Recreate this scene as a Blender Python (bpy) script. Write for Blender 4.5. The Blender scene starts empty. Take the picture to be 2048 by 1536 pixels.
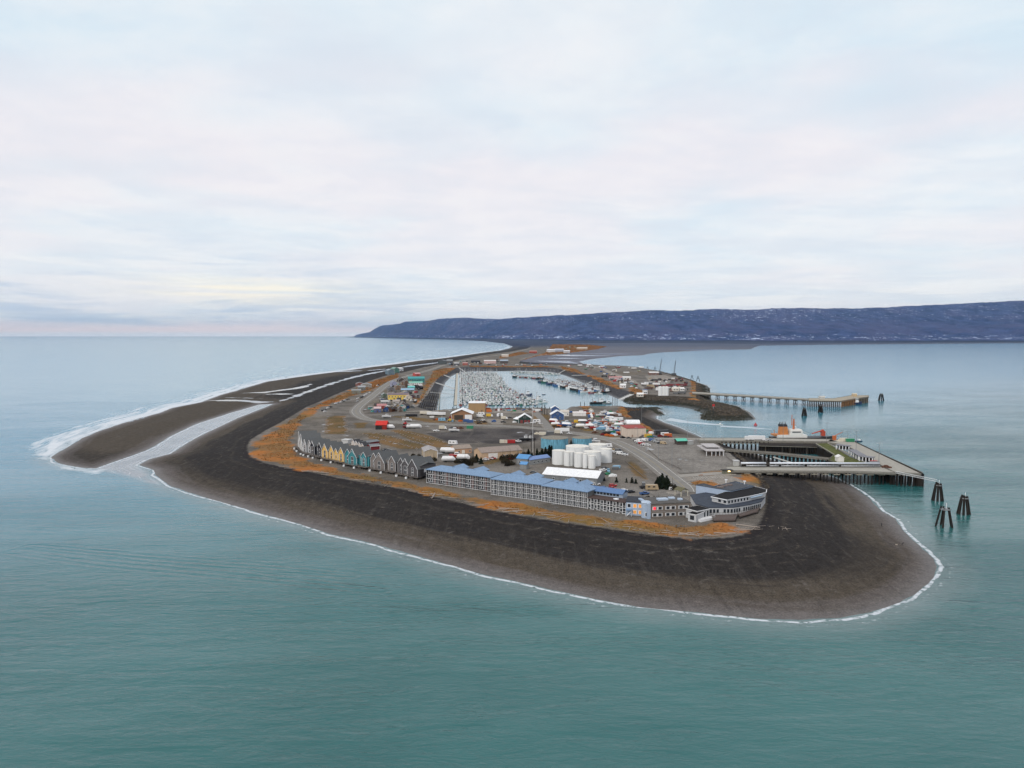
import bpy, math, random
import numpy as np
from mathutils import Vector, Matrix
R = math.radians
random.seed(7); RNG = np.random.RandomState(7)
SC = bpy.context.scene
COL = SC.collection
# ---------------------------------------------------------------- camera
CAMZ = 92.0; F = 1420.0; Y0 = 670.5
PITCH = math.atan((768 - Y0) / F)
cam_d = bpy.data.cameras.new("camera"); cam_d.sensor_width = 36; cam_d.lens = 36 * F / 2048
cam_d.clip_start = 0.5; cam_d.clip_end = 120000
cam = bpy.data.objects.new("camera", cam_d); COL.objects.link(cam)
cam.location = (0, 0, CAMZ); cam.rotation_euler = (R(90) - PITCH, 0, 0)
SC.camera = cam
# ---------------------------------------------------------------- view and sampling
SC.view_settings.view_transform = 'Standard'; SC.view_settings.look = 'None'
SC.view_settings.exposure = 0.14; SC.view_settings.gamma = 1
SC.cycles.use_denoising = True
SC.cycles.max_bounces = 5; SC.cycles.diffuse_bounces = 2; SC.cycles.glossy_bounces = 2
SC.cycles.transmission_bounces = 2; SC.cycles.volume_bounces = 0; SC.cycles.transparent_max_bounces = 6
SC.cycles.use_adaptive_sampling = True; SC.cycles.adaptive_threshold = 0.02
# ---------------------------------------------------------------- sun (overcast) and sky
SUN_EL, SUN_AZ = 34.0, -142.0           # degrees; azimuth from +Y: behind the viewer, a little left
sd = bpy.data.lights.new("sun", 'SUN'); sd.energy = 1.5; sd.angle = R(16); sd.color = (1, .93, .85)
sun = bpy.data.objects.new("sun", sd); COL.objects.link(sun)
sun.rotation_euler = (R(90 - SUN_EL), 0, R(180 - SUN_AZ) + R(0))
_d = Vector((math.sin(R(SUN_AZ)) * math.cos(R(SUN_EL)), math.cos(R(SUN_AZ)) * math.cos(R(SUN_EL)), math.sin(R(SUN_EL))))
sun.rotation_euler = _d.to_track_quat('Z', 'Y').to_euler()

class NT:
    """tiny node-tree writer"""
    def __init__(s, tree): s.t = tree; s.n = tree.nodes; s.l = tree.links
    def new(s, typ, **kw):
        n = s.n.new(typ)
        for k, v in kw.items(): setattr(n, k, v)
        return n
    def put(s, sock, v):
        if isinstance(v, bpy.types.NodeSocket): s.l.new(v, sock)
        elif v is not None:
            if hasattr(sock.default_value, '__len__') and isinstance(v, (tuple, list)):
                sock.default_value = tuple(v) + (1,) * (len(sock.default_value) - len(v))
            else: sock.default_value = v
    def math(s, op, a, b=None, c=None, clamp=False):
        n = s.new('ShaderNodeMath', operation=op); n.use_clamp = clamp
        s.put(n.inputs[0], a)
        if b is not None: s.put(n.inputs[1], b)
        if c is not None: s.put(n.inputs[2], c)
        return n.outputs[0]
    def mix(s, f, a, b, blend='MIX'):
        n = s.new('ShaderNodeMix', data_type='RGBA', blend_type=blend); n.clamp_factor = True
        s.put(n.inputs[0], f); s.put(n.inputs[6], a); s.put(n.inputs[7], b)
        return n.outputs[2]
    def noise(s, vec, scale, detail=4, rough=.55, dist=0.0, out=0):
        n = s.new('ShaderNodeTexNoise'); n.inputs['Scale'].default_value = scale
        n.inputs['Detail'].default_value = detail; n.inputs['Roughness'].default_value = rough
        n.inputs['Distortion'].default_value = dist
        if vec is not None: s.l.new(vec, n.inputs['Vector'])
        return n.outputs[out]
    def mapr(s, v, a, b, c=0.0, d=1.0, smooth=True):
        n = s.new('ShaderNodeMapRange'); n.interpolation_type = 'SMOOTHSTEP' if smooth else 'LINEAR'
        s.put(n.inputs[0], v); n.inputs[1].default_value = a; n.inputs[2].default_value = b
        n.inputs[3].default_value = c; n.inputs[4].default_value = d
        return n.outputs[0]
    def attr(s, name): return s.new('ShaderNodeAttribute', attribute_name=name).outputs['Fac']
    def vscale(s, vec, sc, rot=(0, 0, 0), loc=(0, 0, 0)):
        n = s.new('ShaderNodeMapping'); n.inputs['Scale'].default_value = sc; n.inputs['Rotation'].default_value = rot
        n.inputs['Location'].default_value = loc
        s.l.new(vec, n.inputs['Vector']); return n.outputs[0]

def sky_world():
    w = bpy.data.worlds.new("World"); SC.world = w; w.use_nodes = True
    k = NT(w.node_tree); k.n.clear()
    out = k.new('ShaderNodeOutputWorld'); bg = k.new('ShaderNodeBackground'); k.l.new(bg.outputs[0], out.inputs[0])
    tc = k.new('ShaderNodeTexCoord').outputs['Generated']
    nv = k.new('ShaderNodeVectorMath', operation='NORMALIZE'); k.l.new(tc, nv.inputs[0]); N = nv.outputs[0]
    sp = k.new('ShaderNodeSeparateXYZ'); k.l.new(N, sp.inputs[0]); x, y, z = sp.outputs
    zc = k.math('MAXIMUM', z, 0.0)
    inv = k.math('DIVIDE', 1.0, k.math('ADD', zc, 0.085))
    cv = k.new('ShaderNodeCombineXYZ'); k.put(cv.inputs[0], k.math('MULTIPLY', x, inv)); k.put(cv.inputs[1], k.math('MULTIPLY', y, inv))
    P = cv.outputs[0]
    big = k.noise(P, .75, 5, .55, .35)
    med = k.noise(k.vscale(P, (1, 1.3, 1), loc=(4, 9, 0)), 1.7, 6, .6, .5)
    pk = k.noise(k.vscale(P, (1, 1, 1), loc=(21, 3, 0)), .55, 3, .5, .2)
    blue, white, pink = (.66, .79, .88), (.84, .87, .90), (.88, .83, .86)
    c = k.mix(k.mapr(big, .36, .66), blue, white)
    c = k.mix(k.mapr(med, .42, .68, 0, .7), c, (.67, .75, .84))
    c = k.mix(k.mapr(pk, .40, .60, 0, .85), c, pink)
    # paler towards the horizon
    c = k.mix(k.mapr(z, .24, .03, 0, .62), c, (.88, .90, .93))
    fine = k.noise(k.vscale(P, (1, 1.15, 1), loc=(2, 7, 0)), 1.5, 7, .62, .25)
    c = k.mix(k.mapr(fine, .40, .72, 0, .42), c, (.70, .75, .82))
    c = k.mix(k.mapr(fine, .55, .35, 0, .30), c, (.93, .91, .90))
    # long low cloud banks close to the horizon
    band = k.noise(k.vscale(N, (2.6, 2.6, 26), loc=(1.3, 0, .4)), 1.6, 6, .62, .5)
    band2 = k.noise(k.vscale(N, (3.2, 3.2, 55), loc=(5.3, 2, .1)), 1.5, 6, .62, .5)
    lowm = k.math('MULTIPLY', k.mapr(z, .14, .05), k.mapr(z, -.005, .02))
    leftm = k.mapr(x, .10, -.42, .25, 1)
    c = k.mix(k.math('MULTIPLY', k.math('MULTIPLY', k.mapr(band, .48, .62), lowm), k.math('MULTIPLY', leftm, .62)), c, (.47, .60, .77))
    c = k.mix(k.math('MULTIPLY', k.mapr(band2, .52, .66, 0, .8), lowm), c, (.93, .93, .93))
    # warm break in the cloud, left
    dx = k.math('DIVIDE', k.math('ADD', x, .335), .115); dz = k.math('DIVIDE', k.math('SUBTRACT', z, .058), .0165)
    g = k.math('EXPONENT', k.math('MULTIPLY', k.math('ADD', k.math('MULTIPLY', dx, dx), k.math('MULTIPLY', dz, dz)), -1.0))
    g = k.math('MULTIPLY', g, k.mapr(band2, .35, .6, .25, 1))
    c = k.mix(k.math('MULTIPLY', g, .95), c, (1.12, 1.02, .82))
    # pink strip over the left horizon
    pm = k.math('MULTIPLY', k.math('MULTIPLY', k.mapr(k.math('ADD', z, k.math('MULTIPLY', k.math('SUBTRACT', band, .5), .030)), .024, .008), k.mapr(z, .001, .006)), k.mapr(x, .10, -.45))
    c = k.mix(k.math('MULTIPLY', pm, .85), c, (1.08, .89, .87))
    c = k.mix(k.mapr(z, .005, .001, 0, .6), c, (.95, .95, 1.0))
    ns = k.new('ShaderNodeTexSky', sky_type='NISHITA'); ns.sun_disc = False
    ns.sun_elevation = R(SUN_EL); ns.sun_rotation = R(SUN_AZ)
    sk = k.new('ShaderNodeVectorMath', operation='SCALE'); k.l.new(ns.outputs[0], sk.inputs[0]); sk.inputs[3].default_value = .06
    c = k.mix(.07, c, sk.outputs[0])
    k.l.new(c, bg.inputs[0]); bg.inputs[1].default_value = 1.0
sky_world()
# ---------------------------------------------------------------- positions: pixel of the 2048x1536 photo -> point on a level
CP, SP = math.cos(PITCH), math.sin(PITCH)
LAND = 6.0
def G(px, py, z=LAND):
    u = (px - 1024) / F; v = (768 - py) / F
    dy = CP + v * SP; dz = -SP + v * CP
    t = (z - CAMZ) / dz
    return Vector((u * t, dy * t, z))
def zat(py, Y):
    """height seen at pixel row py at world depth Y"""
    v = (768 - py) / F
    return CAMZ + Y * (-SP + v * CP) / (CP + v * SP)
def GP(pts, z=LAND): return np.array([[*G(a, b, z)][:2] for a, b in pts])
# ---------------------------------------------------------------- object helpers
_names = {}
def link(name, me, parent=None, loc=None, rz=0):
    o = bpy.data.objects.new(name, me); COL.objects.link(o)
    if parent is not None: o.parent = parent
    if loc is not None: o.location = loc
    if rz: o.rotation_euler = (0, 0, rz)
    return o
def tag(o, label=None, cat=None, group=None, kind=None):
    if label: o['label'] = label
    if cat: o['category'] = cat
    if group: o['group'] = group
    if kind: o['kind'] = kind
    return o
def empty(name, loc, rz=0, label=None, cat=None, group=None):
    return tag(link(name, None, None, loc, rz), label, cat, group)
def children_of():
    d = {}
    for o in COL.objects:
        if o.parent: d.setdefault(o.parent.name, []).append(o)
    return d
class Thing:
    """a prototype thing kept as plain data so that copies are cheap"""
    def __init__(s, root):
        s.root = root; s.kids = []
    def add(s, o): s.kids.append(o); return o
    def copy(s, loc, rz, label=None, cat=None, group=None, scale=None):
        r = s.root.copy(); COL.objects.link(r); r.location = loc; r.rotation_euler = (0, 0, rz)
        if scale: r.scale = (scale,) * 3 if not isinstance(scale, tuple) else scale
        tag(r, label, cat, group)
        m = {s.root.name: r}
        for c in s.kids:
            d = c.copy(); COL.objects.link(d); d.parent = m[c.parent.name]; m[c.name] = d
        return r
    def remove(s):
        for c in s.kids[::-1]: bpy.data.objects.remove(c)
        bpy.data.objects.remove(s.root)
class MB:
    def __init__(s): s.v = []; s.f = []
    def poly(s, pts):
        b = len(s.v); s.v += [tuple(p) for p in pts]; s.f.append(tuple(range(b, b + len(pts)))); return s
    def box(s, x0, x1, y0, y1, z0, z1):
        b = len(s.v)
        s.v += [(x0, y0, z0), (x1, y0, z0), (x1, y1, z0), (x0, y1, z0), (x0, y0, z1), (x1, y0, z1), (x1, y1, z1), (x0, y1, z1)]
        s.f += [tuple(b + i for i in q) for q in ((0, 3, 2, 1), (4, 5, 6, 7), (0, 1, 5, 4), (1, 2, 6, 5), (2, 3, 7, 6), (3, 0, 4, 7))]
        return s
    def prism(s, pts, z0, z1, top=None):
        """pts: xy outline; top: optional outline of the upper rim"""
        a = sum(pts[i][0] * pts[(i + 1) % len(pts)][1] - pts[(i + 1) % len(pts)][0] * pts[i][1] for i in range(len(pts)))
        top = top or pts
        if a < 0: pts = pts[::-1]; top = top[::-1]
        n = len(pts); b = len(s.v)
        s.v += [(p[0], p[1], z0) for p in pts] + [(p[0], p[1], z1) for p in top]
        s.f.append(tuple(b + i for i in range(n))[::-1]); s.f.append(tuple(b + n + i for i in range(n)))
        for i in range(n): j = (i + 1) % n; s.f.append((b + i, b + j, b + n + j, b + n + i))
        return s
    def loft(s, rings):
        """closed rings of equal count, capped"""
        n = len(rings[0]); b = len(s.v)
        for r in rings: s.v += [tuple(p) for p in r]
        for k in range(len(rings) - 1):
            for i in range(n):
                j = (i + 1) % n
                s.f.append((b + k * n + i, b + k * n + j, b + (k + 1) * n + j, b + (k + 1) * n + i))
        s.f.append(tuple(b + i for i in range(n))[::-1]); s.f.append(tuple(b + (len(rings) - 1) * n + i for i in range(n)))
        return s
    def tube(s, p, q, r0, r1=None, n=6):
        p, q = Vector(p), Vector(q); r1 = r0 if r1 is None else r1
        d = (q - p).normalized(); a = d.orthogonal().normalized(); c = d.cross(a)
        rings = [[o + (a * math.cos(t) + c * math.sin(t)) * r for t in [2 * math.pi * i / n for i in range(n)]] for o, r in ((p, r0), (q, r1))]
        return s.loft(rings)
    def cyl(s, x, y, z0, z1, r, r1=None, n=24): return s.tube((x, y, z0), (x, y, z1), r, r1, n)
    def gable(s, x0, x1, y0, y1, z, h, along='x', t=.18, ov=.35):
        """pitched roof slab with thickness; ridge along x or y"""
        if along == 'x':
            ym = (y0 + y1) / 2; x0 -= ov; x1 += ov; y0 -= ov; y1 += ov; zl = z - ov * h / max(.1, (ym - y0 - ov))
            sec = [(y0, zl), (ym, z + h), (y1, zl), (y1, zl + t), (ym, z + h + t * 1.3), (y0, zl + t)]
            return s.loft([[(x0, a, b) for a, b in sec], [(x1, a, b) for a, b in sec]])
        xm = (x0 + x1) / 2; y0 -= ov; y1 += ov; x0 -= ov; x1 += ov; zl = z - ov * h / max(.1, (xm - x0 - ov))
        sec = [(x0, zl), (xm, z + h), (x1, zl), (x1, zl + t), (xm, z + h + t * 1.3), (x0, zl + t)]
        return s.loft([[(a, y1, b) for a, b in sec], [(a, y0, b) for a, b in sec]])
    def hip(s, x0, x1, y0, y1, z, h, ov=.4, t=.2, inset=.9):
        x0 -= ov; x1 += ov; y0 -= ov; y1 += ov; ym = (y0 + y1) / 2; i = (y1 - y0) / 2 * inset; b = len(s.v)
        s.v += [(x0, y0, z - .1), (x1, y0, z - .1), (x1, y1, z - .1), (x0, y1, z - .1), (x0, y0, z + t), (x1, y0, z + t), (x1, y1, z + t), (x0, y1, z + t), (x0 + i, ym, z + h + t), (x1 - i, ym, z + h + t)]
        s.f += [tuple(b + k for k in q) for q in ((0, 3, 2, 1), (0, 1, 5, 4), (1, 2, 6, 5), (2, 3, 7, 6), (3, 0, 4, 7), (4, 5, 9, 8), (6, 7, 8, 9), (5, 6, 9), (7, 4, 8))]
        return s
    def house(s, x0, x1, y0, y1, z0, z1, h, along='x'):
        """wall body with gable ends"""
        if along == 'x':
            ym = (y0 + y1) / 2; sec = [(y0, z0), (y1, z0), (y1, z1), (ym, z1 + h), (y0, z1)]
            return s.loft([[(x0, a, b) for a, b in sec], [(x1, a, b) for a, b in sec]])
        xm = (x0 + x1) / 2; sec = [(x0, z0), (x1, z0), (x1, z1), (xm, z1 + h), (x0, z1)]
        return s.loft([[(a, y1, b) for a, b in sec], [(a, y0, b) for a, b in sec]])
    def mesh(s, name, mat):
        me = bpy.data.meshes.new(name); me.from_pydata(s.v, [], s.f); me.materials.append(mat); me.update(); return me
    def build(s, name, mat, parent=None, loc=None, rz=0, smooth=False):
        me = s.mesh(name, mat)
        if smooth: me.polygons.foreach_set('use_smooth', [True] * len(me.polygons))
        return link(name, me, parent, loc, rz)
def posts(name, mat, parent, pts, r=.15, square=True, n=6):
    """upright posts, each an object of its own; pts = (x, y, z0, z1); one mesh per height, shared"""
    cache = {}
    for x, y, z0, z1 in pts:
        key = round(z1 - z0, 1)
        if key not in cache:
            m = MB()
            if square: m.box(-r, r, -r, r, 0, key)
            else: m.cyl(0, 0, 0, key, r, n=n)
            cache[key] = m.mesh(name, mat)
        link(name, cache[key], parent, (x, y, z0))
# ---------------------------------------------------------------- materials
def s2l(c):
    return tuple(((v / 255) / 12.92 if v <= 10 else (((v / 255) + .055) / 1.055) ** 2.4) for v in c)
_M = {}
def M(name, rgb, rough=.7, metal=0.0, var=.18, scale=1.2, emit=0, streak=False, bump=0.0):
    """procedural paint / timber / metal with weather variation; rgb is the material's own linear colour"""
    if name in _M: return _M[name]
    m = bpy.data.materials.new(name); m.use_nodes = True; k = NT(m.node_tree)
    b = k.n['Principled BSDF']; tc = k.new('ShaderNodeTexCoord').outputs['Object']
    v = k.vscale(tc, (1, 1, .12)) if streak else tc
    n = k.noise(v, scale, 5, .65)
    f = k.mapr(n, .3, .72, 1 - var, 1 + var, False)
    c = k.new('ShaderNodeVectorMath', operation='SCALE'); c.inputs[0].default_value = rgb; k.l.new(f, c.inputs[3])
    k.l.new(c.outputs[0], b.inputs['Base Color'])
    b.inputs['Roughness'].default_value = rough; b.inputs['Specular IOR Level'].default_value = .12 if rough > .75 else .3 if rough > .55 else .5; b.inputs['Metallic'].default_value = metal
    if emit: b.inputs['Emission Color'].default_value = (*rgb, 1); b.inputs['Emission Strength'].default_value = emit
    if bump:
        bn = k.new('ShaderNodeBump'); bn.inputs['Distance'].default_value = bump; k.l.new(n, bn.inputs['Height']); k.l.new(bn.outputs[0], b.inputs['Normal'])
    _M[name] = m; return m
def frame2(p1, p2, z=LAND):
    """origin, rotation, width of a front line given by two ground pixels (left, right); local +y points away from the camera"""
    a, b = G(*p1, z), G(*p2, z); d = b - a
    return a, math.atan2(d.y, d.x), d.length
# ================================================================ LAND FORM (outlines traced from the photograph, laid out on the ground plan)
LOW = [(101,915),(118,904),(137,893),(164,876),(200,861),(239,848),(280,836),(318,826),(342,816),(403,804),(440,790),(492,775),(533,763),(615,751),(700,740),(734,735),(792,728),(838,721),(881,717),(911,713),(961,706),(1000,701),(1018,697),(1025,693),(1008,687),(964,682),(905,679.5),(817,677.5),(760,676),(710,675.2),(690,674.0),
(2900,674.0),(2900,684),(2048,686.6),(1665,689.5),(1519,691.5),(1501,699),(1440,700),(1367,703),(1316,705.5),(1295,708),(1288,710.5),(1238,712.5),(1187,718),(1159,723),(1167,727.5),(1200,730),(1240,732),(1272,735),(1316,743),(1367,757),(1391,764),(1415,771),(1418,784),(1416,796),(1423,804),(1440,806),(1475,812),(1500,825),(1512,838),(1500,839.5),(1460,841),(1418,840),(1399,836),(1411,826),(1377,815.5),(1354,812),(1303,809.5),(1265,808),(1245,801),
(1225,793),(1193,779),(1149,758),(1117,747),(1085,742.5),(1035,741.5),(1000,742.5),(940,743),(911,748),(902,753),(890,766),(884,782),(876,800),(873,826),(883,827),(987,824),(1082,823),(1102,827),(1131,828),(1141,821),(1178,820),(1212,820),(1241,818),(1251,817),(1283,817),(1306,816),(1310,815),(1318,819),(1328,826),(1311,833),(1312,837),(1329,845),(1363,857),(1402,875),(1423,885),(1454,893),(1520,911),(1560,926),(1620,942),(1671,956),(1708,975),(1736,995),(1763,1022),(1790,1038),(1802,1054),(1822,1078),(1855,1105),(1868,1118),(1873,1133),(1868,1152),(1857,1168),(1840,1180),(1822,1194),(1800,1205),(1740,1225),(1680,1236),(1600,1240),(1520,1237),(1440,1230),(1360,1222),(1280,1214),(1200,1200),(1120,1183),(1040,1165),(960,1147),(880,1125),(800,1102),(720,1080),(660,1068),(600,1048),(540,1032),(470,1012),(400,992),(340,972),(310,950),(308,940),(277,930),(300,918),(342,907),(386,879),(410,867),(478,835),(547,808),(520,809),(461,826),(393,848),(342,872),(308,893),(290,902),(219,927),(191,937),(165,936),(137,931),(112,925)]
HIGH = [(805,745),(775,750),(741,761),(701,777),(669,790),(640,803),(615,813),(560,846),(533,860),(502,879),(494,896),(502,913),(533,927),(560,932),(622,944),(685,957),(747,968),(810,979),(880,996),(938,1009),(998,1023),(1068,1035),(1156,1049),(1238,1060),(1316,1072),(1394,1078),(1453,1075),(1482,1070),(1512,1052),(1524,1033),(1531,1009),(1530,990),(1512,964),(1500,947),(1480,925),(1455,903),(1440,891),(1425,880),(1380,869),(1340,867),(1302,858),(1283,846),(1264,837),(1251,828),(1251,822),(1241,811),(1212,812),(1178,812),(1161,812),(1141,813),(1131,819),(1102,818),(1082,815),(987,816),(904,818),(883,819),(860,822),(826,811),(843,794),(856,771),(875,754),(900,741),(911,735.5),(936,733.5),(1038,734),(1085,733.5),(1110,736),(1123,739),(1151,743),(1174,751),(1200,763),(1241,778),(1260,783),(1276,791),(1311,794),(1380,799),(1415,809),(1440,818),(1462,825),(1470,822),(1461,816.5),(1430,807),(1400,798),(1392,795),(1391,764),(1367,755.5),(1316,741.5),(1272,733.5),(1240,731),(1174,729.5),(1120,729),(1060,728),(1038,727),(1040,721),(1076,711.5),(1120,708.5),(1150,704.5),(1190,699),(1213,693.5),(1180,689.5),(1120,686.5),(1100,684.5),(1300,685),(1501,687.5),(1665,686.5),(2048,684.5),(2900,682),(2900,673.5),(720,673.7),(760,675),(817,676.3),(905,678.3),(964,680.5),(1008,685),(1045,688),(1062,692),(1055,697),(1020,703),(960,711),(930,717),(885,727),(850,734)]
GRASS = [[(795,747),(745,763),(700,781),(650,803),(610,822),(570,848),(545,866),(512,885),(503,900),(525,920),(585,934),(640,945),(700,957),(760,968),(830,981),(900,996),(960,1010),(1040,1027),(1130,1042),(1230,1056),(1330,1071),(1400,1075),(1440,1071),(1475,1060),(1440,1045),(1380,1052),(1300,1047),(1230,1040),(1160,1030),(1080,1016),(1000,1004),(930,994),(870,982),(840,976),(820,965),(760,955),(700,945),(640,930),(600,915),(588,895),(580,880),(594,858),(605,840),(640,815),(700,793),(735,783),(770,766),(797,755)],
 [(900,736),(911,736),(899,744),(876,757),(858,776),(843,808),(826,809),(831,797),(846,787),(849,769),(861,755),(868,742),(885,737)],
 [(1120,732),(1150,738),(1171,749),(1155,747),(1128,741)],
 [(1173,750),(1190,752),(1220,764),(1244,776),(1238,780),(1205,767)],
 [(1257,775),(1270,774),(1289,784),(1285,791),(1266,785)],
 [(1382,757),(1392,762),(1392,800),(1384,799)],
 [(1161,812),(1180,812),(1178,819),(1165,818)],
 [(1235,818),(1250,812),(1283,811),(1300,812),(1262,820),(1252,828),(1264,838),(1282,849),(1262,843),(1240,826)],
 [(1281,846),(1300,857),(1297,862),(1280,855)],
 [(1158,857),(1190,858),(1188,863),(1163,862)],
 [(1371,949),(1450,943.5),(1452,948),(1375,953)],
 [(1377,966),(1395,961),(1420,963),(1435,969),(1410,973),(1385,972)],
 [(1470,941),(1490,944),(1508,958),(1518,972),(1500,960)],
 [(1000,713),(1040,704),(1062,706),(1000,717)],
 [(940,731.5),(1038,732.5),(1085,731.5),(1110,734),(1085,734.5),(1038,734.5),(940,734)],
 [(1040,722),(1076,712),(1120,709),(1145,705),(1195,698.5),(1213,693.5),(1180,690),(1105,689),(1100,697),(1090,706),(1055,716)]]
OLIVE = [[(654,835),(650,868),(694,868),(692,850),(689,832),(670,831)],
 [(722,866),(760,866),(810,880),(850,890),(838,899),(800,898),(750,882)],
 [(783,861),(800,859),(840,866),(884,879),(897,889),(870,891),(840,886),(810,876)],
 [(707,846),(735,845),(732,856),(710,857)],
 [(1092,838),(1104,839),(1114,857),(1106,858)],
 [(1082,828),(1098,830),(1104,841),(1090,838)],
 [(1064,827),(1072,834),(1087,849),(1073,846)],
 [(777,834),(815,837),(860,845),(902,846),(880,841),(820,833),(790,832)],
 [(1240,880),(1270,893),(1300,912),(1320,925),(1347,938),(1338,939),(1300,921),(1262,900)],
 [(1250,925),(1264,921),(1292,945),(1293,958),(1270,950)],
 [(960,925),(990,917),(1010,917),(1000,924),(975,930)],
 [(945,897),(975,892),(960,897)],
 [(846,882),(868,890),(905,893),(940,889),(905,897),(860,893)],
 [(1188,880),(1210,892),(1196,890)],
 [(940,838),(968,841),(975,849),(955,849)],
 [(1210,866),(1240,874),(1222,876),(1205,871)]]
ROCK = [[(1250,808),(1245,800),(1262,786),(1278,792),(1380,798),(1392,800),(1391,764),(1367,755),(1316,741.5),(1316,745),(1367,760),(1391,768),(1418,771),(1424,803),(1478,811),(1516,840),(1418,843),(1395,838),(1405,828),(1377,818),(1300,812)],
 [(1251,812),(1268,812),(1310,811),(1316,819),(1332,826),(1322,828),(1300,818),(1262,818)],
 [(1455,906),(1480,925),(1500,944),(1515,962),(1533,988),(1540,985),(1522,958),(1510,944),(1490,925),(1465,905)]]
TRACK = [[(805,822),(860,820.5),(905,820.5),(905,822),(860,822.5),(805,824)], [(826,806),(848,787),(866,758),(884,739),(900,733),(905,735),(893,741),(874,757),(856,786),(834,812),(822,818)],
 [(1174,731),(1200,733),(1230,746),(1270,760),(1289,776),(1284,778),(1262,763),(1223,749),(1195,736)], [(1290,752),(1330,750),(1345,756),(1335,770),(1300,765)],
 [(1350,960),(1345,951),(1455,943),(1456,947),(1375,955)], [(1372,955),(1450,948),(1480,958),(1500,978),(1440,970),(1395,960),(1374,963),(1378,972),(1350,990),(1330,985)],
 [(1062,826),(1075,829),(1100,858),(1088,858)], [(973,838),(1006,838),(1006,849),(985,849),(973,842)], [(915,820),(1062,818),(1075,824),(1066,826),(930,826)]]
LOT = [[(1223,878),(1405,876),(1455,903),(1480,925),(1478,935),(1360,947),(1318,925),(1262,890)], [(1180,975),(1340,975),(1380,988),(1375,1005),(1260,1000),(1180,985)]]
DARK = [[(948,857),(1060,857),(1085,865),(1075,880),(1040,888),(975,888),(935,878)], [(885,865),(948,862),(935,878),(960,886),(900,886),(850,866)]]
MUD = [[(1175,728),(1120,727),(1085,727),(1040,725),(1040,719),(1076,710),(1120,707),(1150,704),(1190,698.5),(1213,693.5),(1180,689.5),(1120,686.5),(1300,686),(1501,688),(1665,687),(2048,685),(2900,682.5),(2900,686),(2048,689),(1665,691),(1530,692),(1501,701),(1380,705),(1300,708),(1290,712),(1187,720),(1159,725)]]
STREAM = [[(547,807),(600,790),(650,772),(700,757),(740,748),(775,742),(775,744.5),(740,752),(700,762),(650,778),(600,797)],
 [(405,800),(460,799),(520,803),(560,804),(520,807),(460,803)], [(440,794),(500,796.5),(555,800),(500,799)], [(458,786),(530,784.5),(600,776),(620,774),(600,780),(530,787.5)],
 [(550,782),(590,777),(620,770),(628,771),(608,779),(560,784)], [(640,744),(700,741),(730,741.5),(700,743.5)], [(734,741.5),(773,738.5),(774,740),(736,743)],
 [(800,737),(815,733),(870,727),(890,723),(887,726),(870,730),(815,736)], [(520,790),(560,789),(600,792),(560,793)],
 [(1160,727),(1060,724),(1140,722)], [(1140,709),(1230,708),(1300,707),(1230,709.5)], [(1330,699.5),(1480,698),(1400,701)], [(1080,718),(1130,716.5),(1180,717),(1130,718.5)], [(1060,712.5),(1150,711),(1240,711.5),(1150,713.5)]]
SURF = [[(62,885),(110,868),(160,850),(240,822),(330,800),(380,785),(440,765),(500,745),(560,735),(640,722),(700,715),(780,707),(860,697),(960,690.5),(1008,690),(1022,694),(1000,700),(900,714.5),(800,727.5),(700,740),(615,751),(492,776),(403,805),(318,827),(239,849),(164,877),(100,914),(95,925),(140,934),(190,940),(230,935),(190,947),(120,937),(70,908)]]
LAGOON = [[(185,938),(219,925),(290,900),(342,870),(393,846),(461,824),(523,806),(550,804),(478,839),(410,870),(386,882),(342,910),(277,932),(330,975),(260,955)]]
WAKE2 = [[(30,1103),(200,1122),(400,1140),(600,1160),(760,1180),(600,1164),(400,1145),(200,1127)], [(60,1094),(300,1116),(520,1133),(700,1150),(520,1136),(300,1120)]]
WAKE = [[(1330,840),(1342,836),(1380,843),(1440,848.5),(1438,850.5),(1400,848),(1360,845)], [(1440,851),(1500,854),(1560,860),(1500,856.5),(1440,853.5)]]

def sdf(px_, py_, poly, cap=1e9):
    """signed distance, positive inside; only worked out near the outline when cap is given"""
    out = np.full(px_.shape, -cap, np.float64)
    if cap < 1e8:
        mn = poly.min(0) - cap; mx = poly.max(0) + cap
        sel = np.nonzero((px_ > mn[0]) & (px_ < mx[0]) & (py_ > mn[1]) & (py_ < mx[1]))[0]
    else: sel = np.arange(px_.size)
    A = poly; B = np.roll(poly, -1, 0); E = B - A; L2 = (E * E).sum(1) + 1e-9
    for s in range(0, sel.size, 30000):
        i = sel[s:s + 30000]; X = px_[i][:, None]; Y = py_[i][:, None]
        wx = X - A[:, 0]; wy = Y - A[:, 1]
        t = np.clip((wx * E[:, 0] + wy * E[:, 1]) / L2, 0, 1)
        d = np.min((wx - t * E[:, 0]) ** 2 + (wy - t * E[:, 1]) ** 2, 1)
        c = (A[:, 1] > Y) != (B[:, 1] > Y)
        xi = A[:, 0] + (Y - A[:, 1]) * E[:, 0] / np.where(np.abs(E[:, 1]) < 1e-9, 1e-9, E[:, 1])
        ins = (np.sum(c & (X < xi), 1) % 2) == 1
        out[i] = np.where(ins, 1, -1) * np.sqrt(d)
    return np.maximum(out, -cap)
def multi(x, y, polys, z, cap):
    o = np.full(x.shape, -float(cap))
    for p in polys: o = np.maximum(o, sdf(x, y, GP(p, z), cap))
    return o
_LAT = RNG.rand(256, 256)
def vnoise(x, y):
    xi = np.floor(x).astype(int); yi = np.floor(y).astype(int); fx = x - xi; fy = y - yi
    fx = fx * fx * (3 - 2 * fx); fy = fy * fy * (3 - 2 * fy)
    g = lambda a, b: _LAT[a & 255, b & 255]
    return (g(xi, yi) * (1 - fx) + g(xi + 1, yi) * fx) * (1 - fy) + (g(xi, yi + 1) * (1 - fx) + g(xi + 1, yi + 1) * fx) * fy
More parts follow.
